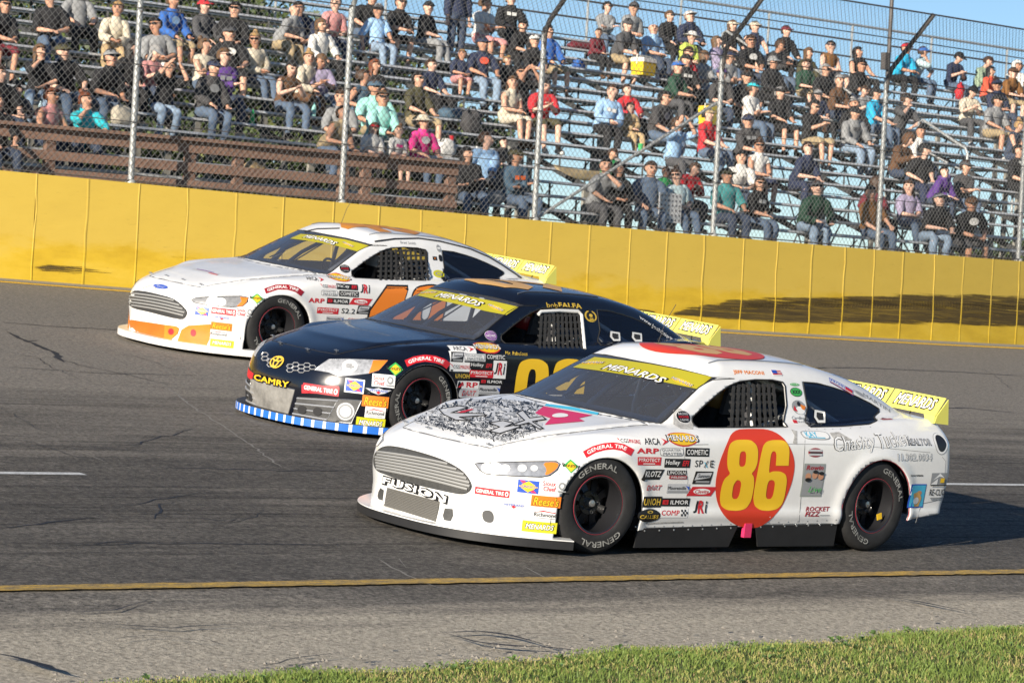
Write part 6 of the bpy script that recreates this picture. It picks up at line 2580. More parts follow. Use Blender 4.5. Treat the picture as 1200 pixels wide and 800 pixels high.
    out['short'] = garment('shirt', lambda l, z, c: (l in ('torso', 'uarm') and z > zt) or (l == 'hip' and z > zt + .03), .020)
    out['long'] = garment('jacket', lambda l, z, c: (l in ('torso', 'uarm', 'farm') and z > zt - .02) or (l == 'hip' and z > zt + .03) or (l == 'neck' and c[2] < z0 + .62 - sag), .026)
    out['tank'] = garment('vest', lambda l, z, c: (l == 'torso' and z > zt and abs(c[0]) < .185), .014)
    out['trousers'] = garment('trousers', lambda l, z, c: l in ('thigh', 'shin', 'hip') or (l == 'torso' and z < zt + .05), .013)
    out['shorts'] = garment('shorts', lambda l, z, c: l in ('thigh', 'hip') or (l == 'torso' and z < zt + .05), .018)
    out['shoeL'] = garment('shoe', lambda l, z, c: l == 'foot' and c[0] < 0, .010)
    out['shoeR'] = garment('shoe', lambda l, z, c: l == 'foot' and c[0] >= 0, .010)
    sgm = -1 if mirror else 1
    M = Matrix.Translation(Vector((hb[0] * sgm, hb[1], hb[2]))) @ (Matrix.Rotation(sgm * yaw, 4, 'Z') @ Matrix.Rotation(pit, 4, 'X') @ Matrix.Scale(HS, 4))
    out['head'] = M
    out['top'] = hb[2] + .24 * HS
    out['headxyz'] = np.array([hb[0] * sgm, hb[1], hb[2] + .14 * HS])
    return out


BODYM = mat('skin_mid', (.60, .34, .23), .5)
SKINS = [BODYM, mat('skin_fair', (.68, .42, .31), .55), mat('skin_tan', (.50, .26, .165), .55), mat('skin_deep', (.16, .075, .045), .55)]
CLOTH = dict(black=(.010, .010, .012), white=(.62, .61, .58), grey=(.24, .245, .25), dgrey=(.065, .065, .07), navy=(.018, .026, .060), blue=(.03, .12, .40), sky=(.28, .45, .66), cyan=(.02, .38, .62), aqua=(.03, .50, .58),
             mint=(.30, .62, .56), teal=(.06, .28, .28), green=(.05, .42, .12), dgreen=(.015, .055, .032), olive=(.06, .055, .025), lime=(.50, .60, .10), red=(.50, .02, .03), maroon=(.14, .015, .025), pink=(.75, .04, .25),
             rose=(.55, .25, .24), orange=(.80, .14, .02), coral=(.70, .10, .05), purple=(.09, .035, .20), brown=(.10, .048, .022), rust=(.20, .09, .025), tan=(.42, .30, .16), cream=(.55, .49, .38), khaki=(.34, .26, .15), denim=(.085, .125, .19),
             ljean=(.22, .30, .40), djean=(.035, .050, .085), charcoal=(.045, .043, .045), sage=(.26, .34, .24), slate=(.06, .11, .16), yellow=(.62, .46, .03), lilac=(.30, .26, .38), pale=(.42, .55, .58))
HAIRC = dict(b=(.012, .010, .009), n=(.05, .026, .014), y=(.36, .22, .09), g=(.30, .29, .28), r=(.16, .05, .02), t=(.12, .065, .03))


def cloth(k):
    return mat('cloth_' + k, CLOTH[k], .85, var=.30, scale=11, bump=.5, bscale=16)


def hairm(k):
    return mat('hair_' + k, HAIRC[k], .6, var=.3, scale=30)


def head_meshes():
    o = {}
    c = np.array([0, -.006, .158])

    def dome(rx, ry, rz, keep, m, name, n=14, rings=9):
        V, F = [], []
        for i in range(rings + 1):
            p = PI * i / rings
            for k in range(n):
                a = 2 * PI * k / n
                V.append(c + np.array([rx * math.sin(p) * math.cos(a), ry * math.sin(p) * math.sin(a), rz * math.cos(p)]))
        for i in range(rings):
            for k in range(n):
                l = (k + 1) % n
                f = (i * n + k, i * n + l, (i + 1) * n + l, (i + 1) * n + k)
                if keep(np.mean([V[j] for j in f], 0) - c):
                    F.append(f[::-1])
        used = sorted({j for f in F for j in f})
        mp = {j: q for q, j in enumerate(used)}
        return [V[j] for j in used], [tuple(mp[j] for j in f) for f in F]
    g = np.random.default_rng(3)
    jit = lambda V, s: [np.array(v) + g.normal(0, s, 3) for v in V]
    HM = hairm('n')
    V, F = dome(.094, .110, .108, lambda p: p[2] > .045 or (p[1] > .015 and p[2] > -.06), HM, 'hair')
    o['short'] = mesh('hair', *[np.array(jit(V, .004)), F], HM, smooth=True)
    V, F = dome(.098, .114, .112, lambda p: p[2] > .05 or (p[1] > -.02 and p[2] > -.09) or (p[1] > .03), HM, 'hair')
    m = MB()
    m.add(jit(V, .004), F, HM)
    # hair falling behind and beside the neck
    rows = [(.05, .085, .105), (-.05, .095, .100), (-.15, .10, .085), (-.26, .085, .07), (-.34, .04, .03)]
    V, F = [], []
    for z, w, d in rows:
        for k in range(9):
            a = PI * (k - 1) / 6
            V.append(c + np.array([w * math.cos(a), .012 + d * max(-.35, math.sin(a)) * .9, z]) + g.normal(0, .005, 3))
    for i in range(4):
        for k in range(8):
            F.append((9 * i + k, 9 * i + k + 1, 9 * i + 10 + k, 9 * i + 9 + k))
    m.add(V, F, HM)
    o['long'] = m.me('hair', True, 80)
    m = MB()
    V, F = dome(.097, .113, .110, lambda p: p[2] > .045 or (p[1] > .0 and p[2] > -.05), HM, 'hair')
    m.add(jit(V, .003), F, HM)
    m.lathe([(0, .045), (.032, .035), (.042, 0), (.03, -.03), (0, -.035)], HM, 8, 'z', tuple(c + [0, .07, .11]))
    o['bun'] = m.me('hair', True, 80)
    CM = cloth('black')
    V, F = dome(.099, .113, .102, lambda p: p[2] > .032, CM, 'cap')
    m = MB()
    m.add(V, F, CM)
    bv, bf = [], []
    for i in range(9):
        a = PI + PI * (i + .0) / 8
        for rr, dz in ((.0, 0), (1, -.018)):
            bv.append(c + np.array([.097 * math.cos(a), .106 * math.sin(a) + (.085 * rr * math.sin(a) if rr else 0), .040 + dz]))
    for i in range(8):
        bf.append((2 * i, 2 * i + 1, 2 * i + 3, 2 * i + 2))
    m.add(bv, bf, CM)
    k0 = len(bv)
    rim = [(2 * i + 1, 2 * i + 3, k0 + 2 * i + 3, k0 + 2 * i + 1) for i in range(8)] + [(2 * i + 2, 2 * i, k0 + 2 * i, k0 + 2 * i + 2) for i in range(8)]
    m.V, m.F, m.M = m.V[:-k0], m.F[:-8], m.M[:-8]
    m.add(bv + [np.array(v) - [0, 0, .007] for v in bv], bf + [tuple(j + k0 for j in f[::-1]) for f in bf] + rim, CM)
    o['cap'] = m.me('cap', True, 50)
    m = MB()
    m.lathe([(0, .105), (.05, .10), (.085, .075), (.098, .035), (.13, .025), (.175, .012), (.172, .006), (.10, .025)], CM, 16, 'z', tuple(c))
    o['sun'] = m.me('sun_hat', True, 60)
    V, F = dome(.108, .125, .125, lambda p: p[2] > .055 or p[1] > -.035, CM, 'hood')
    o['hood'] = mesh('hood', np.array(jit(V, .004)), F, CM, smooth=True)
    G = mat('sunglass', (.01, .01, .012), .15)
    m = MB()
    for sg in (-1, 1):
        m.hexa([c + np.array(q) for q in ((sg * .006, -.106, -.005), (sg * .060, -.088, -.003), (sg * .060, -.082, -.003), (sg * .006, -.100, -.005), (sg * .008, -.108, .026), (sg * .066, -.088, .028), (sg * .066, -.082, .028), (sg * .008, -.102, .026))][::1 if sg > 0 else 1], G)
        m.tube([c + [sg * .064, -.085, .02], c + [sg * .088, .0, .012]], .003, G, 4)
    m.tube([c + [-.012, -.107, .02], c + [.012, -.107, .02]], .003, G, 4)
    o['glasses'] = m.me('sunglasses')
    for sg, nm in ((-1, 'eyeL'), (1, 'eyeR')):
        m = MB()
        m.lathe([(0, -.006), (.009, -.003), (.011, .003)], mat('eye', (.02, .014, .01), .3), 8, 'y', tuple(c + [sg * .033, -.090, .010]))
        m.box(c + [sg * .034, -.088, .024], (.032, .010, .008), hairm('n'))
        o[nm] = m.me('eye')
    o['mouth'] = MB().box(c + [0, -.088, -.060], (.040, .010, .008), mat('lips', (.30, .10, .08), .5)).me('mouth')
    return o


HEAD = head_meshes()
PM = {}


def get_pose(name, mirror, var=0):
    k = (name, mirror, var)
    if k not in PM:
        PM[k] = make_pose(name, mirror, hash(name) % 97 if False else sum(map(ord, name)) + 31 * mirror + 7 * var)
    return PM[k]


def slot(o, m):
    o.material_slots[0].link = 'OBJECT'
    o.material_slots[0].material = m


def person(loc, rz, pose, shirt, legs, hair, hat=None, glasses=False, scale=1.0, skin=None, label=None, group='spectators in the grandstand', print_=None, parent=None, logo=None):
    mir = pose.endswith('_')
    ps = get_pose(pose.rstrip('_'), mir, int(rng.integers(4)) if not parent else 0)
    o = link('person', ps['body'])
    o.location = loc
    o.rotation_euler = (0, 0, rz) if parent else (rng.normal(0, .05), rng.normal(0, .07), rz)
    wd = rng.uniform(.94, 1.16)
    o.scale = (scale * wd, scale * (1 + (wd - 1) * .6), scale)
    slot(o, skin or SKINS[int(rng.choice([0, 0, 1, 1, 2]))])
    tag(o, label, 'person', group)
    kind, col = shirt
    c = link({'short': 'shirt', 'long': 'jacket', 'tank': 'vest'}[kind], ps[kind], o)
    slot(c, cloth(col))
    kind, lc = legs
    c = link(kind, ps[kind], o)
    slot(c, cloth(lc))
    sc = cloth(str(rng.choice(['black', 'white', 'dgrey', 'brown', 'grey'])))
    for s in ('shoeL', 'shoeR'):
        c = link('shoe', ps[s], o)
        slot(c, sc)

    def on_head(me, nm):
        h = link(nm, me, o)
        h.matrix_parent_inverse = Matrix.Identity(4)
        h.matrix_local = ps['head']
        return h
    if glasses:
        on_head(HEAD['glasses'], 'sunglasses')
    else:
        for nm in ('eyeL', 'eyeR'):
            on_head(HEAD[nm], 'eye')
    on_head(HEAD['mouth'], 'mouth')
    if hair != '0':
        style = {'S': 'short', 'L': 'long', 'B': 'bun'}[hair[0]]
        h = on_head(HEAD[style], 'hair')
        slot(h, hairm(hair[1]))
    if hat:
        kd, hc = hat.split(':')
        h = on_head(HEAD[kd], {'cap': 'cap', 'sun': 'sun_hat', 'hood': 'hood'}[kd])
        for i in range(len(h.material_slots)):
            h.material_slots[i].link = 'OBJECT'
            h.material_slots[i].material = cloth(hc)
    if logo:
        # a print on the chest
        hx = ps['headxyz']
        h = link('shirt_print', LOGO[logo[0]], o)
        d = PROBE(ps, kind)
        h.location = d
        slot(h, cloth(logo[1]))
    return o


LOGO = {'block': mesh('shirt_print', [(-.09, 0, -.03), (-.02, -.004, -.03), (-.02, -.004, .035), (-.09, 0, .035), (.0, -.005, -.035), (.09, 0, -.03), (.09, 0, .03), (.0, -.005, .03)], [(0, 1, 2, 3), (4, 5, 6, 7)], [cloth('white')]),
        'disc': mesh('shirt_print', [(.085 * math.cos(a), -.004 + .004 * abs(math.cos(a)), .065 * math.sin(a)) for a in np.arange(12) * PI / 6], [tuple(range(12))], [cloth('white')])}


def PROBE(ps, kind):
    """The front of the chest of a pose."""
    me = ps['short']
    if 'probe' not in ps:
        V = np.zeros(len(me.vertices) * 3)
        me.vertices.foreach_get('co', V)
        V = V.reshape(-1, 3)
        top = V[:, 2].max()
        s = V[(np.abs(V[:, 0]) < .10) & (V[:, 2] > top - .30) & (V[:, 2] < top - .10)]
        f = s[s[:, 1].argmin()]
        ps['probe'] = (0, f[1] - .012, top - .20)
    return ps['probe']


TAKEN = []


def seat_person(u, v, pose, **kw):
    """Seats a spectator on the bench row whose height fits the head seen at a pixel."""
    sc = kw.get('scale', 1.0)
    ps = get_pose(pose.rstrip('_'), pose.endswith('_'), 0)
    stand_ = pose.startswith('stand')
    hh = ps['headxyz'][2] * sc - (.44 if stand_ else 0)
    best = None
    for k in range(ROWS):
        Y = seatY(k) - (.42 if stand_ else 0) + ps['headxyz'][1] * sc
        r = ray(u, v)
        w = CAMC + r * (Y - CAMC[1]) / r[1]
        e = abs(w[2] - (seatZ(k) + hh))
        for (k2, x2) in TAKEN:
            if k2 == k and abs(x2 - w[0]) < .40:
                e += .5 * (.40 - abs(x2 - w[0])) + .08
        if best is None or e < best[0]:
            best = (e, k, w[0])
    e, k, x = best
    for (k2, x2) in TAKEN:
        if k2 == k and abs(x2 - x) < .34:
            x = x2 + (.36 if x >= x2 else -.36)
    TAKEN.append((k, x))
    z = seatZ(k) - (.44 if stand_ else -.006)
    y = seatY(k) - (.42 if stand_ else 0)
    return person((x, y, z), kw.pop('rz', 0) + rng.normal(-.12, .22), pose, **kw), k, x
PEOPLE = '''
3,14|lean|short:black|shorts:maroon|Sb||g|person in black tee and maroon shorts at the left edge of the top benches
1,92|sit|short:black|trousers:djean|Sn|||person in black at the left edge, level with the long haired woman
66,-4|lap|short:black|trousers:denim|Sn|||man in black tee and blue jeans holding a red can, high on the left
95,-8|sit|short:grey|trousers:black|Sb|||person in grey tee and black trousers beside the man with the red can
51,62|chin|short:black|trousers:ljean|Lt||w|woman with long brown hair, black top and pale jeans, hand at her chin
82,55|sit|short:black|trousers:denim|Sb|cap:olive|lrz|broad man in plain black tee and olive cap beside the long haired woman
125,60|hunch|short:black|trousers:denim|Sb|cap:grey|g|man in black tee and grey cap leaning forward, left of the first post
142,6|lean|long:cream|trousers:tan|Sy|||person bent over in a cream jacket, above the first post
151,62|turn|long:black|trousers:black|Lb||w|woman in black jacket right behind the first fence post
180,60|phone|short:rose|trousers:djean|Lg|cap:grey|w|woman in rose top and grey cap looking down at her lap
191,76|brow|short:black|trousers:ljean|Lb||w|woman in black tee and pale jeans with both hands raised to her face
192,31|lap|short:grey|shorts:white|Sb||g|man in grey tee and white shorts in front of the royal blue hoodie
202,8|sit|long:blue|shorts:khaki|St||b|man in royal blue hoodie near the top of the left stand
241,13|sit|long:dgrey|trousers:black|Sb|cap:red||man in dark jacket and bright red cap on an upper left bench
242,50|cross|tank:cream|shorts:denim|Bt||w|woman in cream vest with tied up hair sitting below the red cap
281,17|lean|long:black|trousers:black|Sb||g|man in black jacket and dark glasses near the top, left of the grey haired woman
273,38|sit|short:black|shorts:black|Sb|cap:dgrey|p|man in black shirt with white numbers and a dark cap
303,46|lap|long:cream|trousers:denim|By||wg|blond woman in cream hoodie and jeans with sunglasses
246,88|sit|long:charcoal|trousers:denim|Sb|cap:navy|p|man in charcoal jacket with printed chest and navy cap, alone above the railing
262,77|cross|long:purple|trousers:djean|St||gp|person in purple hoodie with printed chest behind the charcoal jacket
59,121|sit|tank:rose|trousers:djean|Br||wg|red haired woman in rose vest and sunglasses behind the brown railing
107,128|chin|short:aqua|trousers:djean|Br||w|red haired woman in aqua tee behind the brown railing
2,133|sit|short:black|trousers:djean|Sn|||person at the left edge just above the brown railing
340,17|hunch|short:grey|trousers:khaki|0|||balding man in grey tee and khaki trousers bending forward
360,12|sit|long:navy|trousers:denim|Sb|||person in navy jacket next to the balding man in grey
379,22|sit|long:white|trousers:black|Lt||w|young woman in white jacket and black leggings near the second post
391,2|lap|short:rose|trousers:djean|Sn|||man in rose shirt at the top, left of the second post
427,3|sit|short:black|trousers:denim|Sb|cap:red|g|man in black tee with red cap, right behind the second post top
440,13|back|short:sky|trousers:ljean|Sg|cap:dgrey||heavy man in sky blue denim shirt and dark cap with pale jeans
465,6|lean|short:black|shorts:black|Sn||g|man in black tee and shorts with sunglasses beside the denim shirt
501,15|lap|short:black|trousers:grey|Sb|cap:black||man all in black with black cap and grey trousers high in the stand
537,-26|stand|long:navy|trousers:djean|Sb|||standing person in dark jeans whose head is above the picture
567,4|cross|short:white|shorts:rose|St|||man in white tee and rose shorts with folded arms at the top
358,64|lap|long:cream|trousers:brown|By||w|blond woman in knitted cream sweater looking down
340,86|phone|tank:brown|trousers:denim|Lb||wm|large dark haired woman in brown vest sitting sideways in jeans
378,73|phone|short:lilac|trousers:denim|St||w|woman in lilac top looking at her phone beside the knitted sweater
395,132|hunch|tank:khaki|trousers:denim|Sn|||person bending low behind the second post in khaki vest
409,112|lean|short:grey|trousers:denim|Sn|||person in grey tee mostly hidden by the second post
427,96|turn|tank:slate|trousers:black|Bn||w|woman in slate blue vest turned away beside the second post
442,73|cross|long:black|trousers:black|Lr||w|red haired girl wrapped in a black jacket
507,74|sit|short:navy|trousers:black|Sn||t|boy in navy tee beside the blond child
540,66|lap|short:navy|shorts:rose|Sy||c|small blond child with white shoes sitting between two adults
567,50|sit|short:navy|trousers:ljean|Sb|cap:navy|p|man in navy jersey with red and white print and pale jeans
492,96|sit|short:olive|shorts:khaki|Sb||g|big man in plain olive tee and khaki shorts
443,110|sit|short:mint|trousers:khaki|Sn|cap:slate|g|man in mint shirt and slate blue cap behind the mint hoodie
452,124|lean|long:mint|trousers:grey|St||g|man in mint hoodie and sunglasses in the second row above the railing
436,150|lap|short:white|trousers:black|Lt|cap:red|c|little girl in white tee with bright red headgear
465,151|lap|short:white|shorts:rose|Bt||cp|little girl in printed white tee beside the pink shirt
497,141|sit|short:pink|trousers:denim|St|sun:cream|wp|woman in hot pink tee with cream sun hat behind the railing
600,3|sit|long:black|trousers:black|Sg||p|man in black hoodie with small chest print at the top of the middle stand
609,30|lean|short:black|trousers:black|Sb||t|boy in black tee just below the black hoodie
600,66|sit|long:black|trousers:black|Sy||c|fair haired kid in black beside the man with pale jeans
630,54|lean|short:black|shorts:dgrey|Sn|cap:white||man in dark tee with red and white cap left of the third post
646,42|sit|long:blue|shorts:khaki|Sb|||person in blue jacket behind the top of the third post
600,97|lap|tank:cream|shorts:cream|Lt||w|woman in cream dress with long hair and bare knees
612,92|brow|short:black|trousers:black|Lb||wg|woman in black with sunglasses behind the cream dress
641,97|phone|short:red|shorts:olive|Sb||m|man in red tee and olive shorts drinking behind the third post
556,181|cross|long:black|trousers:denim|Lb||w|smiling dark haired woman in black sweatshirt in the front row
571,160|turn|long:sky|trousers:dgrey|Sn|||person in sky blue shirt with red headset seen from behind
590,176|hunch|long:charcoal|trousers:dgrey|Sb||c|child in charcoal jacket leaning beside the sky blue shirt
607,178|cross|long:slate|trousers:denim|Sb|cap:olive|v|boy in slate jacket over an orange vest, left of the third post
710,9|cross|long:grey|trousers:denim|Sb||wg|woman in grey cardigan with sunglasses on the top row before open sky
740,12|lap|short:grey|trousers:black|Sn|cap:dgrey|g|man in pale grey tee and dark cap on the top row
731,31|lean|short:dgrey|shorts:khaki|Sb|cap:dgrey||man in dark grey tee and khaki shorts left of the yellow cooler
767,33|lap|short:sky|trousers:djean|0|||bald man in sky blue polo right above the yellow cooler
784,12|sit|long:black|trousers:black|St||wg|woman in black jacket with brown hair on the top row
811,16|hunch|long:navy|trousers:black|Sg|cap:white||man in navy jacket with white cap on the top row
807,40|lap|short:lime|trousers:brown|St|sun:white|w|woman in lime top and white hat
801,57|lean|short:red|trousers:black|Sn||g|man in red tee with sunglasses left of the grey cardigan
805,76|sit|short:black|trousers:black|Sn|cap:black|p|man in printed black tee and black cap below the red tee
826,65|turn|long:grey|trousers:ljean|Lt||wg|woman in open grey jacket with long hair, left of the fourth post
792,86|lean|short:dgreen|trousers:dgrey|Sg|cap:blue||heavy man in dark green polo and blue cap
772,112|sit|short:charcoal|trousers:denim|Sb||gp|bearded man in charcoal tee with blue print and sunglasses
741,106|sit|long:red|trousers:black|Sn||t|youth in bright red hoodie behind the tan jacket
740,126|lap|long:tan|trousers:tan|Sn||c|young boy in tan jacket below the red hoodie
712,112|lap|long:sky|trousers:black|Sn||p|person in sky blue hoodie and black trousers alone in the middle aisle
717,174|phone|short:green|shorts:khaki|Sn||c|small boy in bright green tee eating in the middle benches
792,152|brow|short:sky|trousers:dgrey|Sn||m|man in sky blue striped tee shading his eyes with both hands
833,134|sit|short:red|trousers:denim|Sb|cap:khaki||man in red polo and khaki cap right behind the fourth post
707,229|chin|short:grey|trousers:dgrey|Sb||m|man in grey tee with chin on his fist in the front row
731,214|lean|long:black|trousers:black|Lb||wp|woman in black hoodie with white print behind the grey tee in front
761,236|sit|short:denim|trousers:denim|Sn|||person hidden behind the pale perforated board
778,208|lap|short:green|trousers:dgrey|Sn||c|child in green behind the perforated board
808,203|phone|long:red|trousers:dgrey|Sn||t|youth in red jacket above the woman in pale aqua
800,226|lap|short:pale|trousers:denim|Bn||wg|woman in pale aqua tee and sunglasses in the front rows
855,211|sit|short:teal|trousers:djean|Sb|cap:olive||man in teal tee and olive cap, right of the fourth post
860,24|sit|short:black|trousers:black|Lt|cap:cream|wg|woman in black top with cream cap on the upper right rows
886,27|sit|tank:navy|shorts:dgrey|Sb|cap:cream||man in navy vest with bare arms and cream cap
922,34|sit|long:black|trousers:black|Sb|cap:maroon||man in black hooded jacket and maroon cap on the top row
846,47|cross|long:lilac|trousers:denim|Lt||w|woman in lilac grey jacket behind the arm of the fourth post
882,46|lean|short:black|trousers:djean|Sn||gp|man in black tee with bright print below the cream cap
911,50|phone|long:charcoal|trousers:denim|Sn||g|man in charcoal jacket holding a maroon bag on his knees
945,62|sit|long:olive|trousers:black|Lt||w|woman in olive jacket with long brown hair
975,55|lap|tank:rust|shorts:dgrey|Sb||g|man in rust coloured vest with bare arms on a high row
966,79|sit|short:black|trousers:black|Sg||g|grey haired man in black tee with sunglasses
946,80|lap|short:dgreen|shorts:khaki|Sn||t|boy in dark green tee beside the grey haired man
905,77|sit|long:black|trousers:black|Sg|cap:grey|g|grey bearded man in wide black jacket
876,86|sit|short:black|trousers:black|Sn|cap:black|g|man in black tee and black cap beside the grey beard
854,66|cross|short:grey|trousers:dgrey|Sn|cap:navy|g|man in grey tee and navy cap behind the fourth post
850,84|lean|short:charcoal|trousers:djean|Sn|cap:purple||man in charcoal tee and purple cap right of the fourth post
881,108|cross|short:white|trousers:denim|Sn|cap:aqua||man in white tee and aqua cap
916,112|sit|short:black|shorts:black|Sg|cap:black||very large man in black tee and black shorts with bare knees
957,121|phone|short:black|shorts:khaki|Sb||g|man in black tee and khaki shorts next to the very large man
984,98|lean|short:brown|trousers:djean|Sg|||older man in brown tee on the upper right rows
1006,81|lean|short:black|trousers:black|Sb||g|man in black and orange jersey on a high row
964,108|lap|short:navy|trousers:black|Sn|cap:grey|t|youth in navy tee with grey and blue cap
1014,107|phone|short:grey|trousers:denim|Sn||t|boy in grey tee bent over next to the brown tee
1003,122|sit|long:black|trousers:black|Bg||w|white haired woman in black coat behind the grey sweatshirt
1028,113|sit|short:cyan|trousers:denim|Sb|cap:black||man in bright cyan tee and black cap behind the fifth post
1001,134|sit|long:grey|trousers:ljean|Sb|cap:black|gp|man in grey sweatshirt and pale jeans with black cap
1060,114|chin|short:dgrey|trousers:black|Sn|cap:black|g|man in dark grey tee with hand at his mouth, right of the fifth post
1057,160|phone|long:brown|trousers:djean|Sn|hood:brown||person in brown hoodie with the hood up taking a picture
1076,160|lap|short:white|trousers:djean|Sb|||young man in white tee beside the brown hood
882,141|lean|short:charcoal|trousers:denim|Sn|cap:navy|p|man in charcoal polo with badge and navy cap below the aqua cap
876,182|hunch|short:white|trousers:djean|Lb||w|woman in plain white tee with black hair
892,167|lap|tank:white|shorts:navy|Bn||wg|woman in white and navy top with sunglasses on her lap a phone
949,179|hunch|short:navy|trousers:navy|Sn||g|man in navy polo and sunglasses leaning on his knees
888,215|lap|short:black|trousers:denim|Ln||wgp|woman in black tee with white lettering in the second row
963,225|hunch|long:dgreen|trousers:ljean|Sn|cap:dgrey|g|man in dark green jacket and cap leaning forward near the front
1024,212|turn|long:maroon|trousers:black|Ln||w|person in maroon hoodie behind the fifth post
1023,237|sit|short:rust|trousers:denim|Sb||m|large man in rust brown tee at the foot of the fifth post
1080,182|turn|short:black|trousers:navy|Sb|cap:black||man in black tee and cap turned sideways below the white tee
1068,222|lap|short:lilac|trousers:denim|Ln||w|woman in patterned lilac top beside the rust brown tee
1104,246|hunch|short:black|trousers:ljean|Sb|cap:grey|g|man in black tee and grey cap in the front row at the right
1141,242|lean|short:black|shorts:dgrey|Sn|cap:brown|gp|man in printed black tee and brown cap in the front row at the right
1131,195|cross|short:charcoal|trousers:denim|Sn|cap:dgrey|g|man in charcoal tee and cap beside the purple jacket
1107,203|hunch|long:purple|trousers:djean|Sb||t|youth bent over in a purple jacket on the lower right rows
1190,148|phone|tank:djean|shorts:djean|By||w|blond woman in dark blue dress at the right edge
1060,38|lean|short:cyan|trousers:black|Sb|cap:red||man in cyan tee and red cap on the top row at the right
1080,46|chin|short:pale|trousers:denim|Sn|cap:blue||man in pale aqua tee and blue cap on the top row at the right
1121,51|phone|short:navy|trousers:denim|Sb|cap:black||man in navy polo and black cap on the top row at the right
1155,55|phone|short:sage|trousers:denim|Sn|||man in sage green tee on the top row at the right
1195,62|cross|long:white|trousers:denim|Sn|hood:white||person in pale hooded jacket at the right edge of the top row
1159,79|sit|short:coral|trousers:black|Lb||wg|woman in coral top with sunglasses at the upper right
1139,113|phone|short:cream|trousers:dgrey|Sb|cap:black||man in cream tee and dark cap on the right hand rows
1166,116|sit|short:grey|shorts:khaki|Sb|cap:black|g|man in grey tee and black cap with khaki shorts on the right
1186,85|lean|short:rust|shorts:khaki|Sn|cap:brown|g|man in rust tee and brown cap at the right edge
1172,100|lap|short:navy|trousers:djean|Sn|cap:navy|g|man in navy tee and navy cap between the rust and grey tees
1196,180|sit|short:black|trousers:black|Sb|||person in black at the right edge beside the blue dress
26,108|lap|short:dgrey|trousers:black|Sn||c|child in dark grey low on the left beside the pale bag
1010,60|sit|tank:black|trousers:black|Lb||w|woman in black vest high beside the fifth post
700,36|lap|long:maroon|trousers:black|Sn||c|child in maroon jacket at the top of the middle aisle
'''
seen = set()
crowd = []
for ln in PEOPLE.strip().split('\n'):
    uv, pose, sh, lg, hr, hat, op, label = ln.split('|')
    u, v = map(float, uv.split(','))
    sc = .67 if 'c' in op else .81 if 't' in op else .89 if 'w' in op else rng.uniform(.92, .99)
    if 'm' in op:
        pose += '_'
    lo = None
    if 'p' in op:
        lo = (('disc', 'block')[len(crowd) % 2], {'black': 'white', 'pink': 'white', 'navy': 'coral', 'white': 'pink', 'sky': 'white', 'grey': 'dgrey'}.get(sh.split(':')[1], 'grey'))
    if 'b' in op:
        lo = ('disc', 'sky')
    if 'v' in op:
        lo = ('block', 'orange')
    o, k, x = seat_person(u, v, pose, shirt=tuple(sh.split(':')), legs=tuple(lg.split(':')), hair=hr, hat=hat or None, glasses='g' in op, scale=sc, label=label, logo=lo)
    crowd.append((o, u, v, k, x))
    if 'v' in op:
        pass

# drivers, seen through the window nets
for car, helm, who in ((c86, 'black', 'driver in dark suit and black and gold helmet at the wheel of the nearest car'), (c2, 'red', 'driver in dark suit and red helmet behind the net of the dark car'), (c3, 'white', 'driver in dark suit and white helmet in the car beside the wall')):
    o = person((0, 0, 0), 0, 'sit', ('long', 'black'), ('trousers', 'black'), '0', None, False, .97, SKINS[0], who, 'drivers in the race cars')
    Mw = car.root.matrix_world @ Matrix.Translation((1.50, -.38, .36)) @ Matrix.Rotation(-PI / 2, 4, 'Z') @ Matrix.Rotation(rad(-10), 4, 'X') @ Matrix.Scale(.94, 4)
    o.matrix_world = Mw
    ps = get_pose('sit', False, 0)
    m = MB()
    c = np.array([0, -.01, .152])
    HMt = mat('helmet_' + helm, dict(black=(.22, .12, .03), red=(.35, .02, .02), white=(.6, .6, .6))[helm], .25, coat=.5)
    m.lathe([(0, .150), (.06, .138), (.105, .10), (.132, .05), (.138, 0), (.132, -.06), (.118, -.11), (.10, -.125)], HMt, 20, 'z', tuple(c + [0, .01, .0]))
    m.tube([c + [.137 * math.sin(a), .01 - .137 * math.cos(a), .02] for a in np.linspace(-1.1, 1.1, 9)], [.02] + [.034] * 7 + [.02], mat('visor', (.45, .17, .03), .15), 6)
    h = m.build('helmet', o, True, 60)
    h.matrix_local = ps['head']
print('people', len(crowd), round(time.time() - T0, 1))
# ------------------------------------------------------------------ things left on the benches


def on_bench(u, v, foot=False):
    best = None
    for k in range(ROWS):
        Y, z = (seatY(k) - .42, seatZ(k) - .44) if foot else (seatY(k), seatZ(k))
        r = ray(u, v)
        w = CAMC + r * (Y - CAMC[1]) / r[1]
        if best is None or abs(w[2] - z) < best[0]:
            best = (abs(w[2] - z), w[0], Y, z)
    return best[1:]


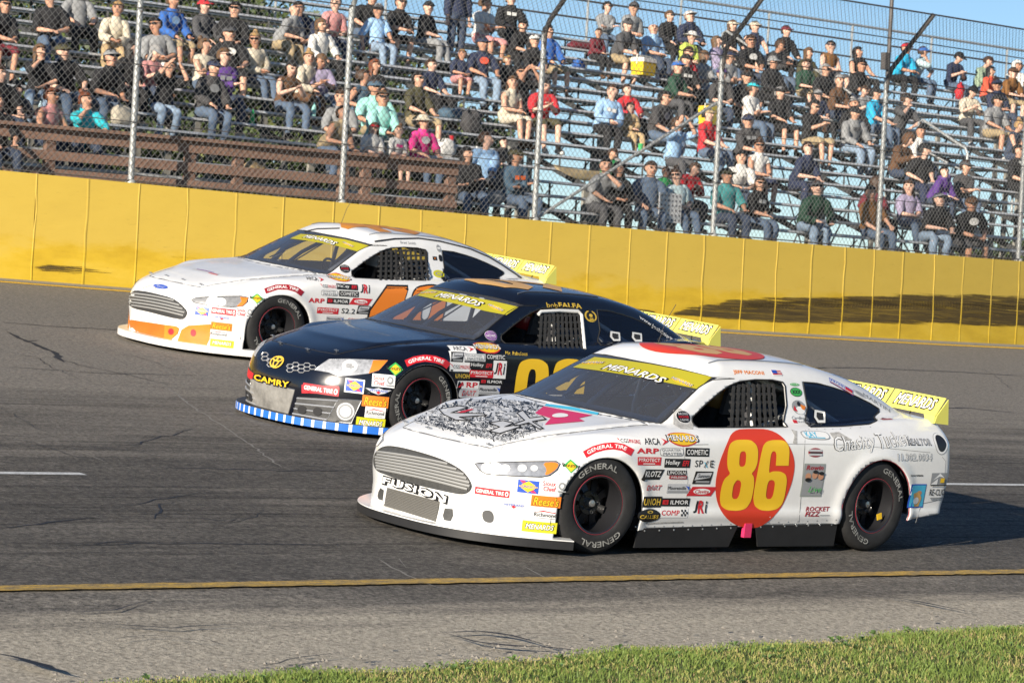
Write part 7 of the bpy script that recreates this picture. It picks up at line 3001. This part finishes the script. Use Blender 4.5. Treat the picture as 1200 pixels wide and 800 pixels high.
def soft_bag(name, u, v, size, col, label, cat='bag', foot=False, seed=0, strap=True):
    x, y, z = on_bench(u, v, foot)
    r = np.random.default_rng(seed)
    root = empty(name, (x, y, z), 0, label, cat, 'bags and clothes left on the benches')
    V, F = [], []
    n, rings = 14, 8
    w, d, h = size
    for i in range(rings + 1):
        p = PI * i / rings
        for k in range(n):
            a = 2 * PI * k / n
            c, s = math.cos(a), math.sin(a)
            e = .6
            q = np.array([w / 2 * np.sign(c) * abs(c) ** e * math.sin(p) ** .45, d / 2 * np.sign(s) * abs(s) ** e * math.sin(p) ** .45, h / 2 * (1 - math.cos(p)) * (1 + .12 * math.sin(2 * a + seed))])
            V.append(q + r.normal(0, .012, 3) * (1 if 0 < i < rings else 0))
    for i in range(rings):
        for k in range(n):
            l = (k + 1) % n
            F.append((i * n + k, i * n + l, (i + 1) * n + l, (i + 1) * n + k))
    link('fabric', mesh('fabric', V, F, cloth(col), smooth=True), root)
    if strap:
        MB().tube([(-w * .3, -d * .1, h * .9), (-w * .15, -d * .1, h * 1.25), (w * .15, -d * .1, h * 1.25), (w * .3, -d * .1, h * .9)], .012, cloth('black'), 5).build('strap', root)
    return root


for i, a in enumerate((('duffel_bag', 297, 222, (.42, .24, .28), 'tan', 'tan duffel bag behind the brown railing'), ('tote_bag', 14, 196, (.36, .2, .2), 'cream', 'cream cloth bag behind the railing at the left edge'),
                       ('backpack', 551, 160, (.34, .22, .34), 'charcoal', 'charcoal backpack on the bench above the sky blue shirt'), ('sports_bag', 575, 240, (.42, .25, .18), 'grey', 'pale grey sports bag on the front bench beside the black sweatshirt'),
                       ('carry_bag', 520, 177, (.34, .25, .26), 'white', 'white and blue carry bag next to the pink shirt'), ('knapsack', 677, 81, (.2, .2, .14), 'blue', 'small blue knapsack at the top of the middle aisle'),
                       ('rucksack', 1124, 119, (.17, .15, .36), 'red', 'bright red rucksack standing on the upper right benches'), ('handbag', 142, 140, (.3, .2, .26), 'cream', 'cream handbag beside the first fence post'),
                       ('shoulder_bag', 1106, 222, (.24, .2, .16), 'purple', 'purple shoulder bag on the lower right benches'), ('coat', 528, 139, (.4, .25, .16), 'slate', 'slate coat heaped beside the dark backpack'),
                       ('blanket', 680, 60, (.62, .25, .12), 'maroon', 'maroon blanket folded on the top of the middle aisle'), ('jacket', 605, 150, (.36, .24, .12), 'cream', 'cream jacket lying on the bench left of the third post'))):
    soft_bag(*a[:5], a[5], a[0].replace('_', ' '), seed=i, strap=a[0] not in ('coat', 'blanket', 'jacket'))


def cooler(u, v, w, lid, label):
    x, y, z = on_bench(u, v)
    root = empty('cooler', (x, y - .12, z + .006), .2, label, 'cooler', 'coolers in the stand')
    Yc, Wc = mat('cooler_yellow', (.62, .45, .02), .4), mat('cooler_white', (.68, .66, .58), .4)
    m = MB()
    s = w / 2
    m.hexa([(-s, -.13, 0), (s, -.13, 0), (s, .13, 0), (-s, .13, 0), (-s * 1.06, -.145, .24), (s * 1.06, -.145, .24), (s * 1.06, .145, .24), (-s * 1.06, .145, .24)], Yc)
    m.build('tub', root)
    m = MB()
    m.hexa([(-s * 1.1, -.155, .242), (s * 1.1, -.155, .242), (s * 1.1, .155, .242), (-s * 1.1, .155, .242), (-s * 1.02, -.14, .32), (s * 1.02, -.14, .32), (s * 1.02, .14, .32), (-s * 1.02, .14, .32)], Wc if lid else Yc)
    m.build('lid', root)
    MB().tube([(-s * 1.12, 0, .2), (-s * 1.15, 0, .36), (s * 1.15, 0, .36), (s * 1.12, 0, .2)], .012, Wc, 5).build('handle', root, True)


cooler(748, 91, .38, True, 'yellow cooler with white lid and handle below the bald man')
cooler(826, 143, .30, False, 'plain yellow cooler behind the fourth fence post')

x, y, z = on_bench(762, 254)
root = empty('perforated_board', (x, y - .42, z - .06), 0, 'pale perforated board standing upright in the front row hiding a person', 'board')
m = MB()
PB = mat('board_grey', (.66, .66, .65), .6, var=.1)
m.box((0, 0, .22), (.46, .02, .44), PB)
m.build('panel', root)
for i in range(6):
    m = MB()
    for j in range(6):
        m.box((-.19 + .076 * j, -.0115, .04 + .072 * i), (.03, .004, .03), mat('board_hole', (.16, .16, .17), .8))
    tag(m.build('hole', root), kind='stuff')
x0, y0, z0 = on_bench(636, 200)
x1 = on_bench(712, 204)[0]
V, F = [], []
for i in range(13):
    t = i / 12
    s = .10 * math.sin(PI * t)
    for j in range(4):
        q = j / 3
        V.append((x0 + (x1 - x0) * t, y0 - .25 - .05 * q + .02 * math.sin(9 * t + 3 * q), z0 + .04 - s * .4 - q * (.07 + .10 * math.sin(PI * min(1, t * 1.1)))))
for i in range(12):
    for j in range(3):
        F.append((4 * i + j, 4 * i + 4 + j, 4 * i + 5 + j, 4 * i + 1 + j))
o = link('cloth_banner', mesh('cloth_banner', V, F, cloth('olive') if False else cloth('khaki'), smooth=True))
tag(o, 'sagging khaki cloth hung along an empty bench right of the third post', 'cloth')
o.modifiers.new('thickness', 'SOLIDIFY').thickness = .006

cupm = {}
for i, (u, v, c, kind, lab) in enumerate(((298, 141, 'green', 'b', 'green bottle standing on an empty bench left of the brown vest'), (370, 134, 'mint', 'b', 'mint green bottle beside the second post'), (697, 59, 'white', 'b', 'white bottle beside the maroon blanket'),
                                          (772, 92, 'white', 'c', 'white and red cup right of the yellow cooler'), (753, 174, 'green', 'c', 'small green cup on the bench below the tan jacket'), (963, 281, 'cyan', 'b', 'small cyan bottle at the feet of the dark green jacket'),
                                          (952, 281, 'red', 'c', 'red cup at the feet of the dark green jacket'), (1095, 92, 'white', 'c', 'tall white cup on the top bench at the right'), (16, 112, 'cream', 'c', 'cream cup on the bench at the left edge'),
                                          (49, 140, 'pale', 'b', 'pale bottle held beside the rose vest'), (560, 195, 'white', 'b', 'white bottle behind the black sweatshirt'), (531, 168, 'red', 'c', 'red cup beside the white carry bag'),
                                          (640, 60, 'sky', 'c', 'sky blue cup near the top of the third post'), (86, 22, 'red', 'c', 'red can beside the man at the top left'), (505, 62, 'white', 'c', 'white cup below the man all in black'))):
    x, y, z = on_bench(u, v)
    key = (c, kind)
    if key not in cupm:
        m = MB()
        if kind == 'c':
            m.lathe([(0, 0), (.032, 0), (.045, .13), (.047, .135), (.041, .13), (0, .125)], cloth(c), 12, 'z')
        else:
            m.lathe([(0, 0), (.034, 0), (.036, .12), (.030, .16), (.013, .19), (.013, .215), (0, .217)], cloth(c), 12, 'z')
        cupm[key] = m.me('cup' if kind == 'c' else 'bottle', True)
    o = link('cup' if kind == 'c' else 'bottle', cupm[key], None, (x, y + .05, z + .006))
    tag(o, lab, 'cup' if kind == 'c' else 'bottle', 'drinks on the benches')

# ------------------------------------------------------------------ grass verge
def y_edge(x):
    x = np.asarray(x, float)
    return np.minimum(-3.06 + .078 * (x + 5.6), -2.57) + .05 * np.sin(x * 2.1) + .03 * np.sin(x * 5.3 + 1)


GX = np.linspace(-14, 14, 141)
SOIL = node_mat('verge_turf', lambda t, b: asphalt(t, b, (.11, .13, .045), (.24, .22, .10)))
sheet('grass_verge', [(GX, y_edge(GX), .003), (GX, y_edge(GX) - .06, .012), (GX, y_edge(GX) - .5, .03), (GX, y_edge(GX) - 1.2, .02), (GX, y_edge(GX) - 3, -.05)], SOIL)
GR = [mat('grass_green', (.15, .21, .045), .6, spec=.3), mat('grass_deep', (.09, .145, .03), .6, spec=.3), mat('grass_yellow', (.30, .29, .09), .65, spec=.3), mat('grass_straw', (.36, .29, .14), .7, spec=.2)]
n = 70000
bx = rng.uniform(-6.2, 4.2, n)
by = rng.random(n) ** 1.25 * 1.75 - .10
patch = np.sin(bx * 2.3 + by * 3) + np.sin(bx * 5.1 - by * 4.4 + 2) + rng.normal(0, .8, n)
keep = (by > 0) | (rng.random(n) < .35)
bx, by, patch = bx[keep], by[keep], patch[keep]
n = len(bx)
hgt = rng.uniform(.015, .038, n) * (1 + .25 * np.tanh(patch)) * np.clip(.45 + by * 3, .4, 1)
ang = rng.uniform(0, 2 * PI, n)
ln = rng.normal(0, .55, (n, 2)) * hgt[:, None]
wd = rng.uniform(.0018, .0036, n)
Yl = y_edge(bx) - by
Zl = np.where(by > 0, .012, .004) + np.clip(by, 0, .5) * .03
base = np.stack([bx, Yl * CB - Zl * SB, Yl * SB + Zl * CB], 1)
sd = np.stack([np.cos(ang) * wd, np.sin(ang) * wd, np.zeros(n)], 1)
mid = base + np.stack([ln[:, 0] * .3, ln[:, 1] * .3, hgt * .6], 1)
tip = base + np.stack([ln[:, 0], ln[:, 1], hgt], 1)
dry = rng.random(n) < .12 * (np.sin(bx * 1.7 + 1) + np.sin(by * 6 + bx * 3) > .3)
tip[dry] -= np.stack([np.zeros(n), np.zeros(n), hgt * .55], 1)[dry]
GV = np.stack([base - sd, base + sd, mid - sd * .8, mid + sd * .8, tip], 1).reshape(-1, 3)
k5 = np.arange(n)[:, None] * 5
GT = np.concatenate([k5 + [0, 1, 3], k5 + [0, 3, 2], k5 + [2, 3, 4]], 1).reshape(-1, 3)
gi = np.where(dry, 3, np.where(patch > 1.0, 0, np.where(patch > -.4, rng.choice([0, 1, 2], n, p=[.55, .2, .25]), rng.choice([1, 2, 3], n, p=[.4, .42, .18]))))
tag(link('grass', mesh('grass', GV, GT, GR, np.repeat(gi, 3))), kind='stuff')
# broad leaved weeds among the blades
m = MB()
WD = mat('weed_leaf', (.10, .17, .045), .55)
for i in range(170):
    x, d = rng.uniform(-6, 4), rng.random() ** 1.3 * 1.6
    p = bank(x, float(y_edge(x)) - d, .018)
    for j in range(int(rng.integers(4, 8))):
        a = rng.uniform(0, 2 * PI)
        l, w, u = rng.uniform(.03, .07), rng.uniform(.008, .014), rng.uniform(.012, .035)
        dx, dy = math.cos(a), math.sin(a)
        m.add([p, p + [dx * l * .5 - dy * w, dy * l * .5 + dx * w, u], p + [dx * l, dy * l, u * .8], p + [dx * l * .5 + dy * w, dy * l * .5 - dx * w, u]], [(0, 3, 2, 1)], WD)
tag(m.build('weeds'), kind='stuff')
# clover heads and stray stones by the edge
m = MB()
ST = mat('stone', (.24, .22, .19), .9, var=.3, scale=30)
for i in range(420):
    x, d = rng.uniform(-6.5, 4), abs(rng.normal(0, .22)) - .05
    p = bank(x, float(y_edge(x)) + d, .008)
    r = rng.uniform(.005, .016)
    V = [p + np.array(q) * r * rng.uniform(.6, 1.3) for q in ((1, 0, 0), (0, 1, 0), (-1, 0, 0), (0, -1, 0), (0, 0, .8), (0, 0, -.5))]
    m.add(V, [(0, 1, 4), (1, 2, 4), (2, 3, 4), (3, 0, 4), (1, 0, 5), (2, 1, 5), (3, 2, 5), (0, 3, 5)], ST)
tag(m.build('gravel'), kind='stuff')
print('objects', len(scene.objects), 'script s', round(time.time() - T0, 1))
